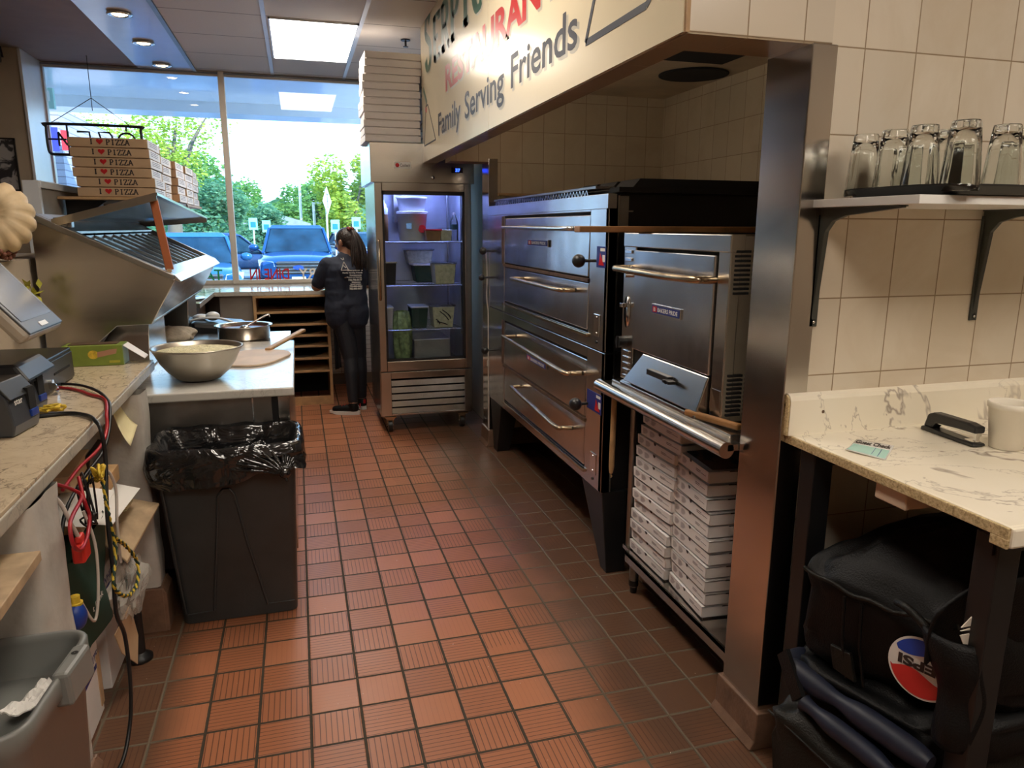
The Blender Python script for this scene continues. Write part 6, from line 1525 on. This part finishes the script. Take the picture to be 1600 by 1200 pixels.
b.cone((.418, 4.13, 1.29), (.415, 4.12, 1.20), .075, .11, 16)
for x0, r0 in ((.345, .085), (.49, .085)): b.cone((x0, 4.125, 1.22), (x0 + (.012 if x0 < .4 else -.012), 4.13, 1.00), r0 + .012, r0, 16)
b.cone((.33, 4.12, 1.255), (.505, 4.12, 1.255), .062, .062, 16)
b.cone((.355, 4.125, .90), (.475, 4.125, .90), .105, .105, 16)
sL, eL, wL = Vector((.272, 4.11, 1.255)), Vector((.178, 4.17, 1.075)), Vector((.255, 4.40, 1.062))
sR, eR, wR = Vector((.558, 4.13, 1.255)), Vector((.610, 4.24, 1.085)), Vector((.500, 4.44, 1.062))
for s_, e_, w_, sgn_ in ((sL, eL, wL, 1), (sR, eR, wR, -1)):
    b.cone(s_, e_, .054, .043, 14); b.cone(e_, w_, .043, .026, 14); hand(b, w_ + (w_ - e_).normalized() * .012 + Vector((0, 0, -.008)), (w_ - e_) * Vector((.6, 1, 0)), sgn_, (0, 0, -1))
kn = {}
for nm, hip, knee, ank, toe in (('L', (.362, 4.12, .86), (.425, 4.05, .475), (.425, 3.955, .095), (.275, 4.015, .035)), ('R', (.478, 4.13, .86), (.505, 4.15, .475), (.515, 4.14, .095), (.475, 4.29, .035))):
    hip, knee, ank, toe = map(Vector, (hip, knee, ank, toe)); kn[nm] = (hip, knee, ank, toe)
    b.cone(hip, knee, .088, .058, 16); cal = knee.lerp(ank, .32) + Vector((.0, -.012, 0)); b.cone(knee, cal, .055, .055, 14); b.cone(cal, ank, .055, .036, 14)
    b.cone(ank, ank + Vector((0, 0, -.045)), .036, .034, 10); b.cone(ank + Vector((0, 0, -.055)), toe, .032, .026, 10)
body = remesh(b, .0055, 3)
c0 = Vector((.415, 4.10, 0)); body.v = [v - c0 for v in body.v]
po = bpy.data.objects.new('person', body.mesh('person', mats_of('skin'))); C.objects.link(po); po.location = c0; W[po.name] = Matrix.Translation(c0)
po['label'] = 'person in navy T-shirt and black leggings leaning on the window counter, back turned, long ponytail'; po['category'] = 'person'
# T-shirt
s = MB()
s.cone((.418, 4.128, 1.295), (.415, 4.12, 1.21), .074, .118, 18)
for x0 in (.343, .492): s.cone((x0, 4.125, 1.215), (x0 + (.008 if x0 < .4 else -.008), 4.13, 1.02), .105, .104, 18)
s.cone((.33, 4.12, 1.255), (.505, 4.12, 1.255), .070, .070, 16)

for x0 in (.350, .484): s.cone((x0, 4.125, 1.02), (x0, 4.122, .86), .106, .120, 18); s.cone((x0, 4.122, .86), (x0, 4.117, .81), .120, .114, 18)
s.cone((.35, 4.122, .93), (.484, 4.122, .93), .113, .113, 18)
s.cone(sL, sL.lerp(eL, .80), .066, .062, 14); s.cone(sR, sR.lerp(eR, .75), .066, .060, 14)
s = remesh(s, .006, 9)
out = []
for v in s.v:
    f_ = noise.noise(Vector((v.x * 9, v.y * 9, v.z * 16))) * .006 + noise.noise(Vector((v.x * 22, v.y * 22, v.z * 30))) * .003
    d_ = Vector((v.x - .415, v.y - 4.12, 0)); d_ = d_.normalized() if d_.length > .02 else Vector((0, 0, 0)); out.append(v + d_ * f_)
s.v = out
part('t_shirt', s, 'shirt', po)
def backy(x, z):
    best = min((v for v in SV if abs(v.x - x) < .02 and abs(v.z - z) < .02), key=lambda v: v.y, default=None); return best.y if best else 4.02
SV = [v + c0 for v in s.v]
def prt(words, x, z, wd, ht, mt='paper', bold=.05):
    m = MB(); vs, fs = glyphs(words, bold)
    m.add([(x + u * wd, min(backy(x + wd * q, z + ht / 2) for q in (0, .5, 1)) - .004, z + w_ * ht) for u, w_ in vs], fs); return m
m = MB()
ZL = [('Serpico s', 0.425, 1.206, 0.128, .014), ('Family Serving Friends', 0.389, 1.186, 0.160, .014), ('Restaurant', 0.445, 1.168, 0.096, .012), ('Pizzeria and Catering', 0.421, 1.150, 0.120, .012), ('732-796-0177', 0.433, 1.126, 0.112, .018), ('Matawan', 0.461, 1.110, 0.072, .011), ('Second Location', 0.449, 1.094, 0.088, .011), ('732-840-0404', 0.441, 1.073, 0.104, .016), ('732-840-0477', 0.441, 1.053, 0.104, .016)]
for a in ZL:
    q = prt(*a); m.add(q.v, q.f)
part('shirt_lettering', m, 'paper', po)
m = MB(); y_ = backy(.40, 1.23) - .006
for a, b_ in (((.378, 1.215), (.402, 1.285)), ((.402, 1.285), (.435, 1.222)), ((.378, 1.215), (.445, 1.218)), ((.39, 1.26), (.418, 1.235)), ((.395, 1.30), (.378, 1.315)), ((.402, 1.30), (.398, 1.318))): m.bar((a[0], y_, a[1]), (b_[0], y_, b_[1]), .006, .003, up=(0, 1, 0))
part('slice_logo', m, 'paper', po)
# leggings and black apron tail
l = MB()
for nm in 'LR':
    hip, knee, ank, toe = kn[nm]; cal = knee.lerp(ank, .32) + Vector((0, -.012, 0)); l.cone(hip, knee, .094, .064, 16); l.cone(knee, cal, .061, .061, 14); l.cone(cal, knee.lerp(ank, .94), .061, .042, 14)
l.cone((.36, 4.125, .88), (.475, 4.125, .88), .108, .108, 16)
part('leggings', remesh(l, .0065, 2), 'leggings', po)
m = MB(); m.grid(lambda u, v: Vector((.285 + .05 * u + .02 * v, 4.16 + .10 * u - .02 * v, .98 - .62 * v)) + Vector((.006 * math.sin(u * 9 + v * 4), 0, 0)), 8, 14); part('apron', m, 'leggings', po, solid=.004)
# hair
h = MB(); h.sphere(HC + R3 @ Vector((0, -.016, .024)), (.082, .096, .090), 28, 18, R3); h.sphere(hp(0, -.055, -.02), (.066, .050, .062), 20, 12, R3)
h = remesh(h, .005, 2)
h.v = [v if (R3.transposed() @ (v - HC)).y < .052 + .0 * v.z else HC + R3 @ Vector(((R3.transposed() @ (v - HC)).x * .93, min((R3.transposed() @ (v - HC)).y, .062), (R3.transposed() @ (v - HC)).z)) for v in h.v]
part('hair', h, 'hair', po)
m = MB(); random.seed(21); b0 = Vector((.478, 4.09, 1.545))
for k in range(70):
    a = random.uniform(0, 2 * PI); r_ = random.uniform(0, 1) ** .5; ox, oy = math.cos(a) * r_, math.sin(a) * r_
    e = random.uniform(-.02, .05)
    P = spline([b0 + Vector((ox * .015, oy * .015, 0)), b0 + Vector((.028 + ox * .030, -.028 + oy * .02, -.05)), b0 + Vector((.045 + ox * .062, -.045 + oy * .028, -.15)), b0 + Vector((.050 + ox * .070, -.05 + oy * .028, -.25)), b0 + Vector((.052 + ox * .060, -.05 + oy * .024, -.325 + e))], 5)
    n_ = len(P); m.tube(P, [.009 * (1 - .75 * (i / n_) ** 4) for i in range(n_)], 6)
part('ponytail', m, 'hair', po)
m = MB()
for k in range(9):
    a = 2 * PI * k / 9; m.sphere((b0.x - .006 + .022 * math.cos(a), b0.y + .022 * math.sin(a), b0.z + .004 + .006 * (k % 2)), (.013, .013, .012), 8, 6)
part('scrunchie', m, mat('dusty_red_scrunchie', (.30, .07, .06), .8, var=.4, vscale=40), po)
# shoes
for nm in 'LR':
    hip, knee, ank, toe = kn[nm]; d = (toe - ank); d.z = 0; d.normalize(); sd_ = Vector((-d.y, d.x, 0)); heel = Vector((ank.x, ank.y, 0)) - d * .055
    def sh(u, v, up): pass
    m = MB(); P = []
    for k in range(20):
        q = k / 19; wv = .036 * (math.sin(PI * (.12 + q * .80)) ** .5) * (1 + .25 * math.sin(PI * q * 1.2 - .5)); P.append((q * .262, wv))
    ol = [heel + d * x + sd_ * w_ for x, w_ in P] + [heel + d * x - sd_ * w_ for x, w_ in reversed(P)]
    rings = [[p + Vector((0, 0, z + .012 * max(0, ((p - heel).dot(d) - .19) / .07) * (z < .01))) for p in ol] for z in (.002, .030)]
    ringskin(m, [[tuple(p) for p in r] for r in rings], smooth=False); m.add(rings[1], [tuple(range(len(ol)))]); so = part('shoe_sole', m, 'white', po, bevel=.004)
    m = MB(); m.cone(heel + d * .045 + Vector((0, 0, .055)), heel + d * .21 + Vector((0, 0, .042)), .038, .030, 14); m.cone(heel + d * .05 + Vector((0, 0, .05)), heel + d * .055 + Vector((0, 0, .085)), .040, .040, 14); m.v = [Vector((v.x, v.y, max(v.z, .026))) for v in m.v]
    m = remesh(m, .005, 2); u_ = part('shoe', m, 'black_fabric', po)
    m = MB()
    for q in (.10, .125, .15): c_ = heel + d * q + Vector((0, 0, .088 - (q - .10) * .25)); m.tube([c_ + sd_ * .022, c_ + Vector((0, 0, .004)), c_ - sd_ * .022], .003, 5)
    m.bar(heel - d * .004 + Vector((0, 0, .06)), heel - d * .006 + Vector((0, 0, .095)), .02, .005); part('laces', m, 'red', u_)
# ------------------------------------------------------------------ outside: cars, trees, signs, brick wing
def paint(name, col): return mat(name, col, .16, metal=.35, var=.03)
M['tire'] = mat('tire_rubber', (.01, .01, .011), .7)
M['car_glass'] = mat('car_window_glass', (.008, .03, .06), .18, spec=.12, var=.5, vscale=2)
M['lamp_glass'] = mat('headlamp_glass', (.65, .75, .8), .1, metal=.5)
def car(name, label, loc, rz, col, L=4.9, Wd=1.98, Hh=1.76, suv=True):
    t = thing(name, label, 'car', loc, rz, None); hw = Wd / 2
    P = paint(name + '_paint', col)
    # local: x to the car's left, -y forward
    hood = Hh * (.60 if suv else .58)
    st = [(-L / 2, .45, hood * .80, .90), (-L / 2 + .12, .36, hood * .93, .97), (-L / 2 + .75, .34, hood * .99, 1.0), (-L / 2 + 1.25, .34, hood * 1.02, 1.0), (0, .32, hood * 1.04, 1.0), (L / 2 - .9, .34, hood * 1.05, 1.0), (L / 2 - .1, .38, hood * 1.02, .96), (L / 2, .48, hood * .9, .90)]
    rings = []
    for y, zb, zt, w_ in st:
        a = hw * w_; rings.append([(-a * .9, y, zb), (a * .9, y, zb), (a, y, zb + .12), (a, y, (zb + zt) / 2), (a * .97, y, zt - .10), (a * .86, y, zt), (0, y, zt + .035), (-a * .86, y, zt), (-a * .97, y, zt - .10), (-a, y, (zb + zt) / 2), (-a, y, zb + .12)])
    m = MB(); ringskin(m, rings); m.add(rings[-1], [tuple(range(len(rings[-1])))]); part('body', m, P, t, world=False, sub=2)
    y0, y1, y2, y3 = -L / 2 + 1.15, -L / 2 + 1.85, (L / 2 - .75 if suv else L / 2 - 1.25), (L / 2 - .25 if suv else L / 2 - .55)
    zb = hood * 1.0; a, b_ = hw * .88, hw * .70
    def ring(y, z, w_): return (y, z, w_)
    m = MB(); m.hexa([(-a, y0, zb), (a, y0, zb), (a, y3, zb), (-a, y3, zb)], [(-b_, y1, Hh - .06), (b_, y1, Hh - .06), (b_, y2, Hh - .06), (-b_, y2, Hh - .06)]); part('windows', m, 'car_glass', t, world=False, bevel=.06)
    m = MB(); m.hexa([(-b_ - .03, y1 - .06, Hh - .09), (b_ + .03, y1 - .06, Hh - .09), (b_ + .03, y2 + .06, Hh - .09), (-b_ - .03, y2 + .06, Hh - .09)], [(-b_ + .06, y1 + .1, Hh), (b_ - .06, y1 + .1, Hh), (b_ - .06, y2 - .1, Hh), (-b_ + .06, y2 - .1, Hh)])
    for sx in (-1, 1):
        m.bar((sx * a, y0 - .02, zb - .02), (sx * (b_ + .01), y1 - .02, Hh - .07), .07, .05); m.bar((sx * a, y3 + .02, zb), (sx * (b_ + .01), y2 + .02, Hh - .07), .10, .06); m.bar((sx * (a + .01), .15, zb), (sx * (b_ + .02), .10, Hh - .07), .05, .09)
    part('roof', m, P, t, world=False, bevel=.02)
    for sx in (-1, 1):
        for y in (-L / 2 + .92, L / 2 - .95):
            m = MB(); m.tube([(sx * (hw - .22), y, .36), (sx * (hw + .005), y, .36)], .36, 24); wl = part('wheel', m, 'tire', t, world=False)
            m = MB(); m.tube([(sx * (hw - .02), y, .36), (sx * (hw + .012), y, .36)], .23, 18); part('rim', m, 'chrome', wl, world=False)
        m = MB(); m.hexa([(sx * hw * .56, -L / 2 - .01, hood * .70), (sx * hw * .95, -L / 2 + .12, hood * .72), (sx * hw * .93, -L / 2 + .3, hood * .72), (sx * hw * .56, -L / 2 + .2, hood * .70)], [(sx * hw * .60, -L / 2 + .0, hood * .82), (sx * hw * .97, -L / 2 + .14, hood * .86), (sx * hw * .93, -L / 2 + .3, hood * .86), (sx * hw * .60, -L / 2 + .2, hood * .82)]); part('headlight', m, 'lamp_glass', t, world=False)
        m = MB(); m.sphere((sx * (hw + .12), y0 + .35, hood + .12), (.13, .07, .09), 12, 8); part('door_mirror', m, P, t, world=False)
    m = MB(); m.box(-hw * .52, hw * .52, -L / 2 - .015, -L / 2 + .1, hood * .52, hood * .83); g = part('grille', m, 'black_plastic', t, world=False, bevel=.02)
    m = MB()
    for k in range(4): z = hood * (.56 + .075 * k); m.box(-hw * .54, hw * .54, -L / 2 - .03, -L / 2, z, z + .022)
    part('grille_bars', m, 'chrome', g, world=False)
    m = MB(); m.lathe([(.001, 0), (.13, 0)], 24, mtx=Matrix.Rotation(PI / 2, 3, 'X') @ Matrix.Diagonal((1, .45, 1))); m.xf(Matrix.Translation((0, -L / 2 - .035, hood * .68))); part('badge', m, 'blue', g, world=False)
    m = MB(); m.box(-.17, .17, -L / 2 - .04, -L / 2 - .02, hood * .36, hood * .46); part('number_plate', m, 'yellow_paper', t, world=False)
    m = MB(); m.box(-hw * .8, hw * .8, -L / 2 - .02, -L / 2 + .15, .30, .40); part('lower_bumper', m, 'black_plastic', t, world=False, bevel=.03)
    return t
car('suv_car', 'blue sport utility car parked facing the window, right of the mullion', (.04, 19.5, -.15), 0, (.006, .055, .20))
car('hatchback_car', 'light blue car parked facing the window, left of the mullion', (-2.15, 15.6, -.15), .12, (.015, .10, .26), 4.3, 1.82, 1.58, True)
car('sedan_car', 'dark blue car standing sideways behind the mullion between the other two', (-2.3, 23.7, -.15), PI / 2 + .1, (.02, .05, .13), 4.7, 1.85, 1.52, False)
car('distant_car', 'small dark car far away at the right of the blue sport utility car', (2.6, 34, -.15), .2, (.03, .06, .10), 4.6, 1.85, 1.5, False)
# trees
def leafmat(nm, c1, c2):
    t = NT(nm); v, _ = t.pos(True); t.set(col=t.ramp(t.noise(v, 2.2, 3.0), (.35, c1), (.65, c2)), rough=.55, spec=.25)
    tr = t.n('ShaderNodeBsdfTranslucent'); tr.inputs[0].default_value = (c2[0] * 1.2, c2[1] * 1.2, c2[2] * .8, 1); mx = t.n('ShaderNodeMixShader'); mx.inputs[0].default_value = .4
    t.link(t.p.outputs[0], mx.inputs[1]); t.link(tr.outputs[0], mx.inputs[2]); t.link(mx.outputs[0], t.out.inputs[0]); return t.m
M['leaf_a'] = leafmat('sunlit_yellow_green_leaves', (.12, .22, .03), (.38, .46, .07)); M['leaf_b'] = leafmat('green_leaves', (.04, .14, .05), (.16, .30, .08)); M['leaf_c'] = leafmat('blue_green_leaves', (.04, .13, .08), (.12, .27, .16))
M['bark'] = mat('grey_bark', (.12, .10, .08), .9)
def tree(x, y, h, r, n, lm, label, zc=None, size=.10, nb=9, squash=.8, grp='trees beyond the parking lot', trunk=True):
    t = thing('tree', label, 'tree', (x, y, -.15), 0, grp); rnd = random.Random(int(x * 71 + y * 13)); zc = zc or h - r * squash
    bl = [(Vector((rnd.uniform(-1, 1) * r * .75, rnd.uniform(-1, 1) * r * .6, zc + rnd.uniform(-.8, .8) * r * squash)), r * rnd.uniform(.30, .55)) for _ in range(nb)]
    m = MB(); vs = []; fs = []
    for k in range(n):
        c_, rb = bl[rnd.randrange(nb)]; d = Vector((rnd.gauss(0, 1), rnd.gauss(0, 1), rnd.gauss(0, 1))).normalized(); p = c_ + d * rb * rnd.uniform(.55, 1.08) ; a = Vector((rnd.gauss(0, 1), rnd.gauss(0, 1), rnd.gauss(0, 1))).normalized(); u, q = perp(a); s_ = size * rnd.uniform(.6, 1.3); o = len(vs)
        vs += [p - u * s_, p + q * s_ * .5, p + u * s_, p - q * s_ * .5]; fs.append((o, o + 1, o + 2, o + 3))
    m.add(vs, fs); part('foliage', m, lm, t, world=False)
    if trunk:
        m = MB(); m.tube([(0, 0, 0), (.03 * r, 0, zc * .5), (0, .05, zc)], [.05 * h, .035 * h, .015 * h], 8)
        for c_, rb in bl[:5]: m.tube([(0, .02, zc * .55), tuple(c_ * .6 + Vector((0, 0, zc * .3))), tuple(c_)], [.018 * h, .012 * h, .004 * h], 6)
        part('trunk', m, 'bark', t, world=False)
    return t
tree(-3.0, 18.7, 4.9, 1.35, 4600, 'leaf_a', 'leafy tree in the left pane, sunlit, nearest one behind the brown pizza boxes', size=.055, nb=12, squash=.62, zc=3.75)
tree(-6.0, 21.5, 4.9, 1.2, 2200, 'leaf_a', 'sparse treetop seen above the neon sign', size=.05, nb=8, squash=.6, zc=3.9)
tree(-3.9, 33, 3.7, 2.0, 9000, 'leaf_c', 'broad dark green tree left of the mullion', size=.10, nb=14, squash=.75, zc=1.9)
tree(-1.75, 37, 3.2, 1.5, 7000, 'leaf_c', 'rounded blue-green tree just right of the mullion', size=.10, nb=12, squash=.7, zc=1.55)
tree(-1.4, 56, 4.2, 2.2, 7000, 'leaf_b', 'pale green tree in the distance above the sport utility car roof', size=.16, nb=14)
tree(2.6, 66, 5.0, 2.5, 7000, 'leaf_b', 'distant green tree behind the lamp post', size=.17, nb=14)
tree(3.7, 48, 6.2, 2.4, 8000, 'leaf_a', 'tall yellow-green tree beside the refrigerator edge', size=.15, nb=14, squash=1.1)
tree(-9.0, 58, 6.5, 4.0, 5000, 'leaf_b', 'distant tree line mass at the far left', size=.2, nb=12)
tree(9.0, 60, 7.5, 3.0, 5000, 'leaf_b', 'distant green tree behind the tall yellow-green one', size=.2, nb=12)
tree(-5.6, 70, 5.6, 3.0, 5000, 'leaf_b', 'distant low green tree behind the mullion', size=.2, nb=12)
m = MB(); random.seed(14)
m.grid(lambda u, v: Vector((-14 + 34 * u, 72 + 2 * math.sin(u * 9), -.15 + (3.6 + .6 * math.sin(u * 23) + .3 * math.sin(u * 71)) * v)), 120, 6)
m.grid(lambda u, v: Vector((-14 + 34 * u, 72 + 2 * math.sin(u * 9) + 3 * v, 3.45 + .6 * math.sin(u * 23) + .3 * math.sin(u * 71) - v * 1.5)), 120, 4)
top('hedge', m, 'leaf_c', 'long dark hedge at the far side of the parking lot', 'hedge', sub=1)
# posts and signs
for x, y, h in ((.40, 50, 4.7), (1.25, 50, 3.2)):
    m = MB(); m.tube([(x, y, -.15), (x, y, h)], .09, 8); m.box(x - .1, x + .7, y - .1, y + .1, h - .1, h)
    top('lamp_post', m, 'alu', 'tall pale lamp post above the sport utility car roof' if h > 4 else 'shorter pale lamp post right of the tall one', 'lamp post', 'lamp posts in the parking lot')
M['sign_blue'] = mat('blue_sign_face', (.01, .16, .45), .4)
def psign(x, y, z, label):
    t = thing('parking_sign', label, 'sign', (x, y, -.15), 0, 'accessible parking signs')
    m = MB(); m.tube([(x, y, -.15), (x, y, z + .3)], .03, 8); part('post', m, 'alu', t)
    m = MB(); m.box(x - .15, x + .15, y - .04, y - .03, z - .12, z + .30); pl = part('plate', m, mat('teal_sign', (.22, .55, .60), .4) if 'teal_sign' not in bpy.data.materials else bpy.data.materials['teal_sign'], t)
    m = MB(); m.box(x - .09, x + .09, y - .05, y - .04, z - .03, z + .16); part('blue_square', m, 'sign_blue', pl)
psign(-1.45, 26.4, 1.58, 'pale blue parking sign right of the mullion, left one of the pair')
psign(-1.02, 27, 1.50, 'pale blue parking sign right of the mullion, right one of the pair')
psign(1.38, 25, 1.52, 'pale parking sign left of the ponytail')
psign(2.12, 25, 1.62, 'pale parking sign above the ponytail')
t = thing('crossing_sign', 'grey diamond pedestrian crossing sign on a post, right of the lamp posts', 'sign', (1.07, 23.4, -.1), 1.15)
m = MB(); m.prism([(0, 2.05), (.38, 2.50), (0, 2.98), (-.38, 2.50)], 'y', -.01, .0); part('diamond_plate', m, mat('weathered_sign', (.45, .46, .44), .5), t, world=False)
m = MB(); m.tube([(0, .03, 0), (0, .03, 2.9)], .035, 8); part('post', m, 'alu', t, world=False)
m = MB(); m.tube([(-.02, -.02, 2.3), (0, -.02, 2.5), (.05, -.02, 2.3)], .02, 5); m.tube([(0, -.02, 2.5), (0, -.02, 2.66)], .03, 5); m.sphere((0, -.02, 2.74), .045, 8, 6); part('walker_figure', m, 'dark_trim', t, world=False)
t = thing('shelter', 'small dark-roofed shelter far behind the parking signs', 'shelter', (-.9, 40, -.15))
m = MB(); m.prism([(-1.7, 1.75), (0, 2.25), (1.7, 1.75), (1.7, 1.65), (-1.7, 1.65)], 'y', 38.8, 41.2); m.v = [v + Vector((-.9, 0, 0)) for v in m.v]; part('roof', m, 'dark_trim', t)
for x in (-2.3, .5): part('post', MB().box(x - .06, x + .06, 39, 39.12, -.15, 1.68), 'dark_trim', t)
# brick wing at the left
br = tiles('grey_brick_wing', (.30, .29, .34), (.16, .15, .18), (0, 2), .22, .08, 0, 0, gw=.012, rough=.8)
struct('wall_outside_brick', MB().box(-4.2, -2.66, 8.3, 11.5, -.15, 2.98), br)

t = thing('hanging_shop_sign', 'small teal and white hanging sign under the outside canopy, upper left of the window', 'sign', (-2.38, 7.0, 2.72))
part('sign_box', MB().box(-2.52, -2.25, 6.6, 6.66, 2.73, 2.93), 'teal_paper', t)
m = MB(); m.box(-2.50, -2.28, 6.594, 6.60, 2.80, 2.90); part('white_field', m, 'paper', t)
m = MB(); m.bar((-2.42, 6.592, 2.90), (-2.38, 6.592, 2.84), .02, .002, up=(0, 1, 0)); m.bar((-2.34, 6.592, 2.90), (-2.31, 6.592, 2.84), .02, .002, up=(0, 1, 0)); part('red_strokes', m, 'red', t)
